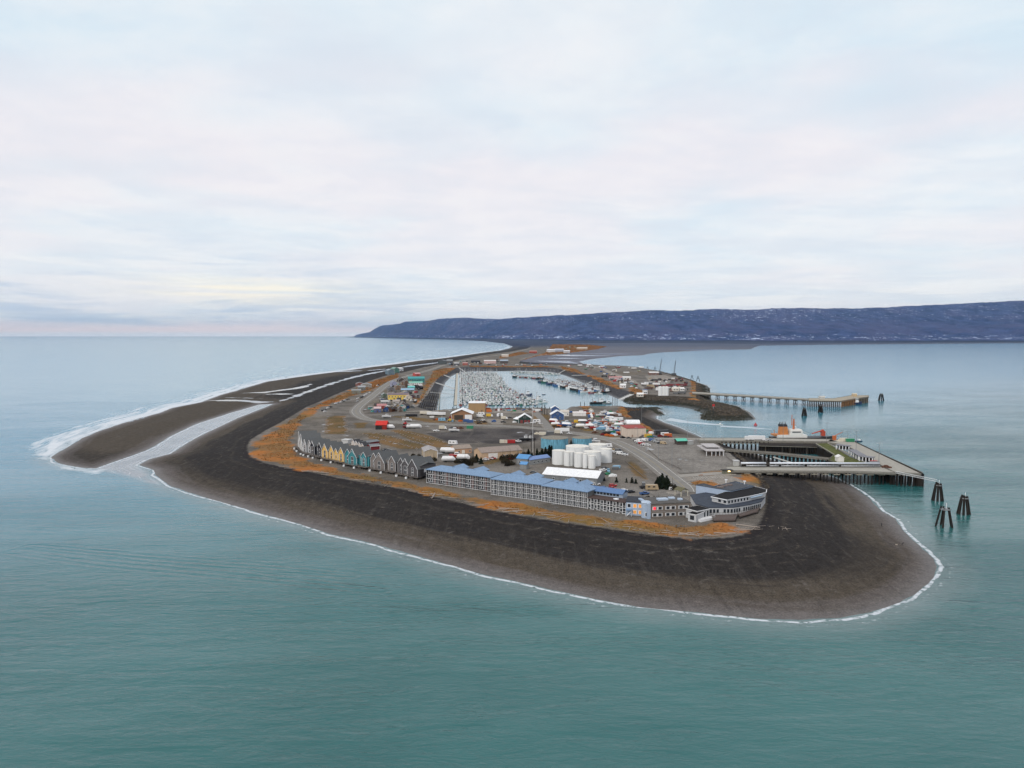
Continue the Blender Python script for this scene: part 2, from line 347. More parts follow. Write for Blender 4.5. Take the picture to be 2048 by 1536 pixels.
def fbm(x, y, o=4):
    s = 0; a = .5; t = 0
    for k in range(o): s = s + a * vnoise(x * 2 ** k + 17 * k, y * 2 ** k + 31 * k); t += a; a *= .5
    return s / t
LOWP, HIGHP = GP(LOW, 0.0), GP(HIGH, LAND)

def polar(us, pys):
    """ground sheet vertices, finer near the viewer's side of the spit and coarser with distance"""
    d = CAMZ * F / (np.array(pys) - Y0)
    U, D = np.meshgrid(np.array(us), d)
    return U, D
def grid_mesh(name, X, Y, Z, keep, attrs, mat, smooth=True):
    nr, nc = X.shape
    idx = np.arange(nr * nc).reshape(nr, nc)
    q = np.stack([idx[:-1, :-1], idx[:-1, 1:], idx[1:, 1:], idx[1:, :-1]], -1).reshape(-1, 4)
    kf = (keep[:-1, :-1] | keep[:-1, 1:] | keep[1:, 1:] | keep[1:, :-1]).ravel(); q = q[kf]
    used = np.zeros(nr * nc, bool); used[q.ravel()] = True
    remap = np.cumsum(used) - 1; q = remap[q]
    co = np.stack([X.ravel()[used], Y.ravel()[used], Z.ravel()[used]], -1)
    me = bpy.data.meshes.new(name); nf = len(q)
    me.vertices.add(len(co)); me.vertices.foreach_set('co', co.astype(np.float32).ravel())
    me.loops.add(nf * 4); me.loops.foreach_set('vertex_index', q.astype(np.int32).ravel())
    me.polygons.add(nf); me.polygons.foreach_set('loop_start', np.arange(nf, dtype=np.int32) * 4)
    me.polygons.foreach_set('loop_total', np.full(nf, 4, np.int32)); me.polygons.foreach_set('use_smooth', np.full(nf, smooth))
    for nme, a in attrs.items():
        at = me.attributes.new(nme, 'FLOAT', 'POINT'); at.data.foreach_set('value', a.ravel()[used].astype(np.float32))
    me.materials.append(mat); me.update(); me.validate()
    return tag(link(name, me), kind='structure')
def land_height(x, y):
    dl = sdf(x, y, LOWP); dh = sdf(x, y, HIGHP)
    t = np.where(dl > 0, np.clip(dl, 0, None) / (np.clip(dl, 0, None) + np.clip(-dh, 0, None) + 1e-6), 0)
    t = np.where(dh > 0, 1.0, t)
    z = LAND * t ** 1.05
    z = np.where(dl < 0, np.maximum(dl * .12, -4), z)
    return z, dl, dh, t

# ---------------------------------------------------------------- ground material
def ground_mat():
    m = bpy.data.materials.new('ground'); m.use_nodes = True; k = NT(m.node_tree); b = k.n['Principled BSDF']
    P = k.new('ShaderNodeNewGeometry').outputs['Position']
    dl, dh, fr = k.attr('shore'), k.attr('berm'), k.attr('frac')
    n1 = k.noise(P, .035, 6, .6); n2 = k.noise(P, .3, 5, .65); n3 = k.noise(P, 1.6, 3, .7); nb = k.noise(P, .009, 4, .6)
    # streaks that follow the shoreline
    cv = k.new('ShaderNodeCombineXYZ'); sp = k.new('ShaderNodeSeparateXYZ'); k.l.new(P, sp.inputs[0])
    k.put(cv.inputs[0], k.math('MULTIPLY', sp.outputs[0], .012)); k.put(cv.inputs[1], k.math('MULTIPLY', sp.outputs[1], .012)); k.put(cv.inputs[2], k.math('MULTIPLY', dl, .13))
    st = k.noise(cv.outputs[0], 1.0, 6, .6, .3)
    cv2 = k.new('ShaderNodeCombineXYZ')
    k.put(cv2.inputs[0], k.math('MULTIPLY', sp.outputs[0], .05)); k.put(cv2.inputs[1], k.math('MULTIPLY', sp.outputs[1], .05)); k.put(cv2.inputs[2], k.math('MULTIPLY', dl, .45))
    st2 = k.noise(cv2.outputs[0], 1.0, 6, .65, .4)
    shingle, sand, silt = (.028, .025, .024), (.072, .060, .047), (.125, .112, .108)
    fw = k.math('ADD', fr, k.math('MULTIPLY', k.math('SUBTRACT', st, .5), .55))
    c = k.mix(k.mapr(fw, .50, .32), shingle, sand)
    c = k.mix(k.math('MULTIPLY', k.mapr(st2, .52, .70), k.mapr(n1, .42, .6)), c, (.066, .058, .049))
    c = k.mix(k.math('MULTIPLY', k.mapr(k.math('ADD', k.attr('dark_beach'), k.math('MULTIPLY', k.math('SUBTRACT', st2, .5), 34)), -12, 12), .62), c, (.0255, .0230, .0220))
    # grey damp silt low on the near beach
    c = k.mix(k.math('MULTIPLY', k.mapr(k.math('ADD', dl, k.math('MULTIPLY', k.math('SUBTRACT', st, .5), 26)), 17, 4), .75), c, silt)
    # dark line of fresh shingle and weed under the berm
    c = k.mix(k.math('MULTIPLY', k.mapr(k.math('ABSOLUTE', k.math('ADD', dh, k.math('ADD', 3.0, k.math('MULTIPLY', k.math('SUBTRACT', n1, .5), 3)))), 2.6, .8), .8), c, (.022, .019, .020))
    c = k.mix(k.math('MULTIPLY', k.mapr(k.math('ABSOLUTE', k.math('ADD', dh, k.math('ADD', 11.0, k.math('MULTIPLY', k.math('SUBTRACT', n1, .5), 12)))), 1.6, .3), .16), c, (.10, .085, .07))
    # broken wrack lines, combed drainage marks and pale pebble patches
    ph = k.math('FRACT', k.math('DIVIDE', k.math('ADD', dh, k.math('MULTIPLY', n1, 16)), 8.5))
    wl = k.math('MULTIPLY', k.mapr(k.math('ABSOLUTE', k.math('SUBTRACT', ph, .5)), .10, .02), k.math('MULTIPLY', k.mapr(n2, .48, .60), k.mapr(dh, -60, -8)))
    c = k.mix(k.math('MULTIPLY', wl, .6), c, (.085, .070, .055))
    cb = k.noise(k.vscale(P, (.42, .045, .1), (0, 0, R(24))), 1.0, 5, .7, .6)
    c = k.mix(k.math('MULTIPLY', k.mapr(cb, .50, .68), k.mapr(dh, -8, -25, 0, .25)), c, (.100, .090, .080))
    c = k.mix(k.math('MULTIPLY', k.mapr(cb, .46, .30), .28), c, (.016, .014, .014))
    pb = k.noise(P, .11, 6, .72, .8)
    c = k.mix(k.math('MULTIPLY', k.mapr(pb, .56, .68), k.mapr(n2, .40, .62, 0, .6)), c, (.115, .105, .095))
    # mudflat
    md = k.mapr(k.math('ADD', k.attr('mud'), k.math('MULTIPLY', k.math('SUBTRACT', nb, .5), 60)), -20, 20)
    cm = k.noise(k.vscale(P, (.0009, .006, .001)), 3.0, 6, .65)
    c = k.mix(md, c, k.mix(k.mapr(cm, .38, .62), (.06, .062, .085), (.125, .125, .155)))
    # plateau: gravel
    g = k.mix(k.mapr(n1, .35, .65), (.105, .094, .082), (.200, .182, .160))
    g = k.mix(k.mapr(n2, .45, .75, 0, .6), g, (.085, .074, .062))
    g = k.mix(k.mapr(nb, .5, .66, 0, .5), g, (.150, .120, .080))
    pe = k.mapr(k.math('ADD', dh, k.math('MULTIPLY', k.math('SUBTRACT', n2, .5), 4)), -1.5, 1.0)
    hb = k.mapr(k.attr('basin'), -4, 4)
    # harbour banks: dark armour
    c = k.mix(hb, c, k.mix(k.mapr(n2, .35, .7), (.035, .035, .040), (.080, .078, .080)))
    c = k.mix(pe, c, g)
    c = k.mix(k.mapr(sp.outputs[1], 4200, 6500, 0, .9), c, (.030, .042, .085))  # far mainland takes the same haze-tinted dark blue as the hills
    dk = k.mapr(k.math('ADD', k.attr('dark'), k.math('MULTIPLY', k.math('SUBTRACT', n1, .5), 10)), -2, 2)
    c = k.mix(k.math('MULTIPLY', dk, .85), c, k.mix(k.mapr(n1, .4, .62), (.040, .036, .038), (.075, .068, .066)))
    lt = k.mapr(k.math('ADD', k.attr('lot'), k.math('MULTIPLY', k.math('SUBTRACT', n2, .5), 2)), -.5, .5)
    c = k.mix(lt, c, k.mix(k.mapr(n1, .35, .65), (.175, .163, .148), (.225, .210, .190)))
    tr = k.mapr(k.math('ADD', k.attr('track'), k.math('MULTIPLY', k.math('SUBTRACT', n2, .5), 2)), -.8, .8)
    c = k.mix(k.math('MULTIPLY', tr, .8), c, (.27, .245, .215))
    # rock
    rk = k.mapr(k.math('ADD', k.attr('rock'), k.math('MULTIPLY', k.math('SUBTRACT', n2, .5), 5)), -1, 1)
    vo = k.new('ShaderNodeTexVoronoi'); vo.inputs['Scale'].default_value = .55; k.l.new(P, vo.inputs['Vector'])
    vc = k.new('ShaderNodeSeparateColor'); k.l.new(vo.outputs['Color'], vc.inputs[0])
    rc = k.mix(vc.outputs[0], (.010, .008, .007), (.090, .072, .050))
    zz = k.math('ADD', sp.outputs[2], k.math('MULTIPLY', k.math('SUBTRACT', n1, .5), 3))
    rc = k.mix(k.mapr(zz, 4.4, 2.6), rc, (.022, .022, .016))
    c = k.mix(rk, c, rc)
    # dune grass: ragged patches
    ga = k.attr('grass')
    gn = k.math('ADD', k.math('MULTIPLY', k.math('SUBTRACT', n2, .5), 7), k.math('MULTIPLY', k.math('SUBTRACT', n1, .5), 34))
    gm = k.mapr(k.math('ADD', k.math('MINIMUM', ga, 8), gn), -2.0, 1.6)
    gc = k.mix(k.mapr(n1, .42, .66), (.24, .140, .058), (.44, .160, .040))
    gc = k.mix(k.mapr(n3, .35, .7, 0, .7), gc, (.16, .075, .025))
    gc = k.mix(k.mapr(nb, .48, .60, 0, .65), gc, (.140, .110, .040))
    c = k.mix(k.math('MULTIPLY', gm, k.mapr(dh, -4, -1)), c, gc)
    oa = k.attr('olive'); om = k.mapr(k.math('ADD', k.math('MINIMUM', oa, 6), k.math('ADD', k.math('MULTIPLY', k.math('SUBTRACT', n2, .5), 8), k.math('MULTIPLY', k.math('SUBTRACT', n1, .5), 12))), -1.5, 1.8)
    oc = k.mix(k.mapr(n2, .36, .64), (.165, .100, .032), (.070, .056, .022)); oc = k.mix(k.mapr(n1, .40, .62, 0, .6), oc, (.22, .115, .040))
    c = k.mix(k.math('MULTIPLY', om, .85), c, oc)
    # puddles standing in the gravel
    pz = k.noise(k.vscale(P, (1, 1, 1), loc=(40, 9, 0)), .06, 4, .55, .3)
    pu = k.math('MULTIPLY', k.mapr(pz, .665, .685), k.math('MULTIPLY', k.mapr(dh, 8, 14), k.mapr(sp.outputs[1], 1800, 1200)))
    c = k.mix(k.math('MULTIPLY', pu, .5), c, (.20, .21, .22))
    # trickling water: thin smooth film
    sw = k.mapr(k.math('ADD', k.attr('stream'), k.math('ADD', k.math('MULTIPLY', k.math('SUBTRACT', n2, .5), 5), k.math('MULTIPLY', k.math('SUBTRACT', n1, .5), 30))), .6, 4.2)
    c = k.mix(k.math('MULTIPLY', sw, .75), c, (.22, .235, .265))
    wet = k.mapr(dl, 9, 1)
    # small-scale speckle of the shingle
    sf = k.new('ShaderNodeVectorMath', operation='SCALE'); k.l.new(c, sf.inputs[0]); k.l.new(k.math('MULTIPLY', k.mapr(n3, .3, .7, .58, 1.42, False), k.mapr(n2, .3, .7, .78, 1.22, False)), sf.inputs[3])
    k.l.new(sf.outputs[0], b.inputs['Base Color'])
    ro = k.math('SUBTRACT', .92, k.math('MULTIPLY', k.math('MAXIMUM', k.math('MULTIPLY', wet, .45), k.math('MAXIMUM', k.math('MULTIPLY', k.math('MAXIMUM', sw, pu), .82), k.math('MULTIPLY', md, .38))), 1.0))
    k.put(b.inputs['Roughness'], ro); k.put(b.inputs['Specular IOR Level'], k.math('ADD', .06, k.math('MULTIPLY', k.math('MAXIMUM', k.math('MAXIMUM', sw, pu), k.math('MULTIPLY', wet, .35)), .45)))
    bn = k.new('ShaderNodeBump'); bn.inputs['Distance'].default_value = .5
    k.put(bn.inputs['Height'], n2); k.put(bn.inputs['Strength'], k.mapr(sw, 0, 1, .5, .02))
    k.l.new(bn.outputs[0], b.inputs['Normal'])
    return m
def build_ground():
    us = np.arange(-.96, 1.3, 2.2 / F)
    pys = np.concatenate([np.arange(674.1, 690, .25), np.arange(690, 760, .5), np.arange(760, 850, .8), np.arange(850, 1300, 1.5)])
    U, D = polar(us, pys); X = U * D; Y = D
    x, y = X.ravel(), Y.ravel()
    z, dl, dh, fr = land_height(x, y)
    near = np.clip((3000 - y) / 1500, 0, 1)
    z = z + np.where(dl > 3, (fbm(x * .02, y * .02) - .5) * .5 * near * (dh < -3), 0) + (fbm(x * .13, y * .13) - .5) * .12 * near * (dh < 0)
    at = {'shore': dl, 'berm': dh, 'frac': fr}
    rock = multi(x, y, ROCK, 3.0, 30)
    z = z + np.where((rock > -1) & (dh < 3), (fbm(x * .35, y * .35, 3) - .35) * 1.7, 0)
    at['rock'] = rock; at['grass'] = multi(x, y, GRASS, LAND, 30); at['olive'] = multi(x, y, OLIVE, LAND, 30)
    at['track'] = multi(x, y, TRACK, LAND, 20); at['lot'] = multi(x, y, LOT, LAND, 20); at['dark'] = multi(x, y, DARK, LAND, 30)
    at['mud'] = multi(x, y, MUD, 3.0, 200); at['stream'] = multi(x, y, STREAM, .8, 20)
    at['basin'] = multi(x, y, [[(860,824),(822,812),(850,765),(900,737),(935,731),(1085,731),(1180,745),(1262,781),(1284,790),(1250,812),(1150,822),(985,830)]], 3.0, 30)
    # the darker upper beach of the near side
    at['dark_beach'] = multi(x, y, [[(330,935),(420,905),(560,935),(760,980),(1000,1040),(1200,1065),(1400,1085),(1600,1080),(1720,1070),(1790,1110),(1760,1150),(1640,1155),(1500,1165),(1380,1160),(1250,1130),(1100,1100),(950,1075),(760,1030),(600,1000),(450,975)],
        [(320,932),(400,890),(560,835),(700,790),(760,768),(800,748),(805,755),(700,785),(560,850),(500,890),(560,935),(420,945)], [(104,915),(140,893),(200,905),(300,893),(250,912),(190,930),(130,925)]], 2.0, 30)
    keep = (z > -1.5).reshape(X.shape)
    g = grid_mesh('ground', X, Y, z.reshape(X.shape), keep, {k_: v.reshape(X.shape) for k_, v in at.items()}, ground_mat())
    return g
build_ground()

# ---------------------------------------------------------------- sea
def water_mat():
    m = bpy.data.materials.new('water'); m.use_nodes = True; k = NT(m.node_tree); b = k.n['Principled BSDF']
    P = k.new('ShaderNodeNewGeometry').outputs['Position']
    sh, surf, lag, wk, hb = k.attr('shore'), k.attr('surf'), k.attr('lagoon'), k.attr('wake'), k.attr('basin')
    nb = k.noise(P, .006, 5, .6); n1 = k.noise(P, .05, 5, .6); n2 = k.noise(P, .35, 6, .65)
    deep = k.mix(k.mapr(nb, .35, .65), (.016, .100, .100), (.030, .132, .130))
    # bluer and paler far out and left: sky reflection put into the base colour
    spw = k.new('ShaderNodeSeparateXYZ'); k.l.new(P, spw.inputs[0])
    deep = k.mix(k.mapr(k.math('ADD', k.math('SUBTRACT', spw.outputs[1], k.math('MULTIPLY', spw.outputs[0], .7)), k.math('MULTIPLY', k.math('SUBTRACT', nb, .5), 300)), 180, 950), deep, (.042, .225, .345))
    # silt stirred up in the shallows
    c = k.mix(k.mapr(k.math('ADD', sh, k.math('MULTIPLY', k.math('SUBTRACT', n1, .5), 14)), -20, 0, 0, .55), deep, (.17, .21, .21))
    c = k.mix(k.math('MULTIPLY', k.mapr(k.math('ADD', lag, k.math('MULTIPLY', k.math('SUBTRACT', n1, .5), 16)), -4, 8), .85), c, k.mix(k.mapr(n1, .4, .6), (.12, .135, .16), (.20, .215, .24)))
    c = k.mix(k.mapr(hb, -3, 3, 0, .7), c, (.10, .22, .26))
    # foam: a broken lip where waves end, and the surf zone of the outer beach
    nf = k.noise(P, .028, 4, .55); e = k.math('ADD', sh, k.math('MULTIPLY', k.math('SUBTRACT', nf, .5), 7.5))
    lip = k.math('MULTIPLY', k.mapr(k.math('ABSOLUTE', k.math('ADD', e, 1.2)), 1.05, .35), k.mapr(n2, .38, .54, 0, .92))
    lip = k.math('MAXIMUM', lip, k.math('MULTIPLY', k.math('MULTIPLY', k.mapr(k.math('ABSOLUTE', k.math('ADD', e, 4.6)), 1.1, .2), k.mapr(n2, .52, .66)), .35))
    lip = k.math('MULTIPLY', lip, k.math('MULTIPLY', k.mapr(hb, 8, 0), k.attr('open')))
    cv = k.new('ShaderNodeCombineXYZ'); sp = k.new('ShaderNodeSeparateXYZ'); k.l.new(P, sp.inputs[0])
    k.put(cv.inputs[0], k.math('MULTIPLY', sp.outputs[0], .02)); k.put(cv.inputs[1], k.math('MULTIPLY', sp.outputs[1], .012)); k.put(cv.inputs[2], k.math('MULTIPLY', sh, .16))
    ws = k.noise(cv.outputs[0], 1.0, 7, .68, .5)
    near = k.mapr(sh, -60, -2)
    sf = k.math('MULTIPLY', k.mapr(k.math('ADD', surf, k.math('MULTIPLY', k.math('SUBTRACT', n1, .5), 20)), -4, 6),
                k.mapr(k.math('ADD', ws, k.math('MULTIPLY', near, .22)), .51, .73))
    wf = k.math('MULTIPLY', k.mapr(wk, -1, 1), k.mapr(n2, .3, .5, .3, .75))
    foam = k.math('MAXIMUM', k.math('MAXIMUM', lip, sf), wf, clamp=True)
    foam = k.math('MAXIMUM', foam, k.math('MULTIPLY', k.mapr(lag, -1, 4), k.mapr(k.noise(cv.outputs[0], 2.2, 6, .7, .4), .48, .66, 0, .42)))
    c = k.mix(foam, c, (.62, .66, .70))
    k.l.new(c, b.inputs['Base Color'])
    b.inputs['IOR'].default_value = 1.38
    k.put(b.inputs['Roughness'], k.math('ADD', k.math('MULTIPLY', foam, .5), .14))
    # waves: long swell, wind chop, ripples; calmer inside the harbour and the lagoon
    w1 = k.noise(k.vscale(P, (.055, .17, .1), (0, 0, R(-14))), 1.0, 3, .5, .6)
    w2 = k.noise(k.vscale(P, (.26, .70, .3), (0, 0, R(-10))), 1.0, 5, .62, .8)
    w3 = k.noise(k.vscale(P, (.010, .036, .1), (0, 0, R(-18))), 1.0, 4, .55, .5)
    h = k.math('ADD', k.math('ADD', k.math('MULTIPLY', w1, 1.0), k.math('MULTIPLY', w2, .42)), k.math('MULTIPLY', w3, 2.4))
    rp = k.attr('ripple'); h = k.math('ADD', h, k.math('MULTIPLY', k.math('MULTIPLY', k.mapr(rp, -11, -1), k.math('SINE', k.math('MULTIPLY', rp, 1.5))), .17))
    # wind patches: the chop is livelier in some places than in others
    wp = k.noise(k.vscale(P, (.0045, .012, .1), (0, 0, R(-16))), 1.0, 4, .6, .8)
    calm = k.math('MAXIMUM', k.mapr(hb, -5, 5), k.mapr(lag, -2, 3))
    bn = k.new('ShaderNodeBump'); bn.inputs['Distance'].default_value = 1.0
    k.put(bn.inputs['Height'], h); k.put(bn.inputs['Strength'], k.math('MULTIPLY', k.math('MULTIPLY', k.mapr(calm, 0, 1, 1, .2), k.mapr(wp, .36, .64, .55, 1.35)), k.mapr(k.math('ADD', sp.outputs[1], k.math('MULTIPLY', k.math('SUBTRACT', nb, .5), 400)), 250, 1300, .72, .12))); k.l.new(bn.outputs[0], b.inputs['Normal'])
    return m
def build_sea():
    uf = np.arange(-.95, .95, 3.0 / F)
    left = -np.tan(np.radians(np.array([89.6, 88, 85, 80, 72, 64, 56, 50, 46]))); us = np.concatenate([left, uf, -left[::-1]])
    pys = np.concatenate([np.array([672.8, 673.1, 673.5]), np.arange(674, 720, .7), np.arange(720, 980, 1.2), np.arange(980, 1260, 1.6), np.arange(1260, 1560, 8), [1700, 2000, 2600, 4000, 9000]])
    U, D = polar(us, pys)
    # towards the sides rows bend so that the sheet stays a disc
    D2 = D / np.sqrt(1 + np.clip(np.abs(U) - .95, 0, None) ** 2 * .0 + np.where(np.abs(U) > .96, U * U, 0)) if False else D
    X = U * D2; Y = D2
    X = np.clip(X, -40000, 40000)
    x, y = X.ravel(), Y.ravel()
    dl = sdf(x, y, LOWP)
    at = {'shore': dl, 'surf': multi(x, y, SURF, 0, 60), 'lagoon': multi(x, y, LAGOON, 0, 40), 'wake': multi(x, y, WAKE, 0, 20), 'ripple': multi(x, y, WAKE2, 0, 14),
          'basin': multi(x, y, [[(860,826),(822,812),(850,765),(900,737),(935,731),(1085,731),(1180,745),(1262,781),(1300,808),(1290,814),(1250,817),(1150,824),(985,830)]], 0, 30)}
    # gentle, armoured or sheltered shores have no breaking lip
    calm = multi(x, y, [[(1240,720),(1180,735),(1300,815),(1335,830),(1400,872),(1600,925),(1655,948),(1700,900),(1560,820),(1430,740)], [(1130,728),(1400,705),(1530,700),(2900,700),(2900,680),(1130,680)]], 0, 50)
    at['open'] = np.clip(.5 - calm / 20, 0, 1)
    keep = (dl < 12).reshape(X.shape)
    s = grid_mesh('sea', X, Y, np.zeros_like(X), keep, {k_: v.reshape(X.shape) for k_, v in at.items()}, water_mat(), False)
    # the water behind the viewer's feet
    me = bpy.data.meshes.new('sea_behind'); yb = float(Y.min())
    me.from_pydata([(-40000, -8000, 0), (40000, -8000, 0), (40000, yb, 0), (-40000, yb, 0)], [], [(0, 1, 2, 3)]); me.materials.append(s.data.materials[0])
    for n_, v_ in (('shore', -900), ('surf', -60), ('lagoon', -40), ('wake', -20), ('ripple', -14), ('basin', -30), ('open', 1)):
        a = me.attributes.new(n_, 'FLOAT', 'POINT'); a.data.foreach_set('value', [float(v_)] * 4)
    tag(link('sea', me), kind='structure')
build_sea()

# ---------------------------------------------------------------- hills over the far shore
def hill_mat():
    m = bpy.data.materials.new('hazy_hill_forest'); m.use_nodes = True; k = NT(m.node_tree); b = k.n['Principled BSDF']
    P = k.new('ShaderNodeNewGeometry').outputs['Position']; sp = k.new('ShaderNodeSeparateXYZ'); k.l.new(P, sp.inputs[0])
    n1 = k.noise(P, .0011, 6, .65); n2 = k.noise(k.vscale(P, (1, .35, 2.5)), .006, 6, .7); n3 = k.noise(k.vscale(P, (1, .25, 5)), .013, 4, .75)
    c = k.mix(k.mapr(n2, .35, .68), (.010, .026, .090), (.048, .076, .190))  # blue of the distance haze is mixed into forest and snow colours
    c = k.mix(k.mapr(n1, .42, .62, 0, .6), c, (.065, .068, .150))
    zz = sp.outputs[2]
    town = k.math('MULTIPLY', k.mapr(zz, 10, 40), k.mapr(zz, 170, 60))
    top = k.mapr(zz, 230, 420)
    thr = k.math('SUBTRACT', .690, k.math('ADD', k.math('MULTIPLY', town, .120), k.math('MULTIPLY', top, .085)))
    thr = k.math('ADD', thr, k.math('MULTIPLY', k.math('SUBTRACT', .5, n1), .22))
    sn = k.math('MULTIPLY', k.math('SUBTRACT', n3, thr), 22, clamp=True)
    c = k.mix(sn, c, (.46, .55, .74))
    c = k.mix(k.mapr(zz, 26, 8), c, (.010, .016, .040))
    k.l.new(c, b.inputs['Base Color']); b.inputs['Roughness'].default_value = .95; b.inputs['Specular IOR Level'].default_value = .1
    return m
def build_hills():
    ridge = [(690,674.4),(708,673.2),(715,669),(740,664.5),(750,658),(766,650),(785,649),(800,647.5),(812,643.5),(860,641),(880,637.5),(925,635),(960,637),(990,638.5),(1060,634),(1130,630),(1150,629),(1200,626),(1300,620.5),(1360,621),(1430,618),(1500,620),(1540,616.5),(1600,616),(1700,617),(1800,613),(1900,608),(1990,603.5),(2048,601),(2300,592),(2700,585),(3000,590)]
    base = [(690,674.3),(710,674.4),(760,675.2),(817,676.2),(905,677.6),(964,678.6),(1060,680.5),(1200,682.3),(1500,683.6),(2048,683.4),(3000,681)]
    px = np.arange(690, 2900, 2.0)
    ry = np.interp(px, *zip(*ridge)); by = np.interp(px, *zip(*base))
    ry = ry + (fbm(px * .06, px * 0 + 3, 5) - .5) * 2.4 * np.clip((px - 700) / 60, 0, 1) + (RNG.rand(px.size) - .5) * .5
    u = (px - 1024) / F
    Db = (CAMZ - 5) * F / (by - Y0)
    T = np.concatenate([np.linspace(0, 1, 64), [1.15, 1.4, 1.8]])
    wid = np.interp(px, [690, 800, 1200, 2900], [1500, 3500, 4800, 5200])
    rows = []
    Yr = Db + wid
    v = (768 - ry) / F
    zr = CAMZ + Yr * (-SP + v * CP) / (CP + v * SP)
    zr = np.maximum(zr, 3)
    X = np.zeros((T.size, px.size)); Y = X.copy(); Z = X.copy()
    for i, t in enumerate(T):
        y = Db + wid * t
        prof = t if t <= 1 else 1
        s = np.interp(t, [0, .12, .30, .55, .80, .93, 1.0, 1.15, 1.8], [0, .07, .17, .36, .72, .93, 1.0, .93, .3])
        x = u * y * 1.0
        g = (fbm(x * .0016, y * .0007, 5) - .5)
        gul = g * zr * .34 * min(1, t * 4) * (1 - t if t <= 1 else 0) * 2.0
        X[i] = x; Y[i] = y; Z[i] = np.maximum(4.0 + (zr - 4) * s + gul, 2.0)
    me = grid_mesh('hills', X, Y, Z, np.ones(X.shape, bool), {}, hill_mat(), False)
build_hills()
# ================================================================ HOUSES ON THE BEACH FRONT
WHITE = M('white_trim', (.74, .75, .76), .5, var=.08); GLASS = M('window_glass', (.025, .03, .038), .08, var=.3)
SHINGLE = M('grey_shingle', (.115, .120, .122), .9, var=.25, scale=2.5); BLUEROOF = M('blue_metal_roof', (.165, .262, .400), .55, var=.22, scale=1.1, streak=True)
TIMBER = M('weathered_timber', (.16, .14, .125), .9, var=.35, scale=3); DARKW = M('dark_piling', (.030, .025, .022), .9, var=.4, scale=3)
FLAT = M('dark_flat_roof', (.045, .050, .062), .8, var=.3, scale=.7)
ORD = ['first','second','third','fourth','fifth','sixth','seventh','eighth','ninth','tenth','eleventh','twelfth','thirteenth','fourteenth','fifteenth','sixteenth','seventeenth','eighteenth','nineteenth','twentieth','twenty-first','twenty-second','twenty-third','twenty-fourth','twenty-fifth','twenty-sixth','twenty-seventh','twenty-eighth','twenty-ninth','thirtieth']

def arch_window(x, y, z, w, h, parent, arch=True, split=1, mat=None):
    """white frame with dark panes on a wall facing -y"""
    fr = MB(); t = .11
    for i in range(split + 1): a = x - w / 2 + w * i / split; fr.box(a - t / 2, a + t / 2, y - .10, y + .02, z, z + h)
    fr.box(x - w / 2 - t / 2, x + w / 2 + t / 2, y - .11, y + .02, z - t / 2, z + t / 2).box(x - w / 2 - t / 2, x + w / 2 + t / 2, y - .11, y + .02, z + h - t / 2, z + h + t / 2)
    if h > 2.6: fr.box(x - w / 2, x + w / 2, y - .105, y + .02, z + h * .5 - t, z + h * .5 + t)
    pn = MB().box(x - w / 2, x + w / 2, y - .05, y + .02, z, z + h)
    if arch:
        n = 8; pts = [(x + math.cos(math.pi * i / n) * w * .5, z + h + math.sin(math.pi * i / n) * w * .5) for i in range(n + 1)]
        pn.loft([[(a, y + .02, b) for a, b in pts], [(a, y - .05, b) for a, b in pts]])
        for (a, b), (c, d) in zip(pts, pts[1:]): fr.tube((a, y - .06, b), (c, y - .06, d), .09, n=4)
    wn = fr.build('window', mat or WHITE, parent); pn.build('pane', GLASS, wn)
    return wn
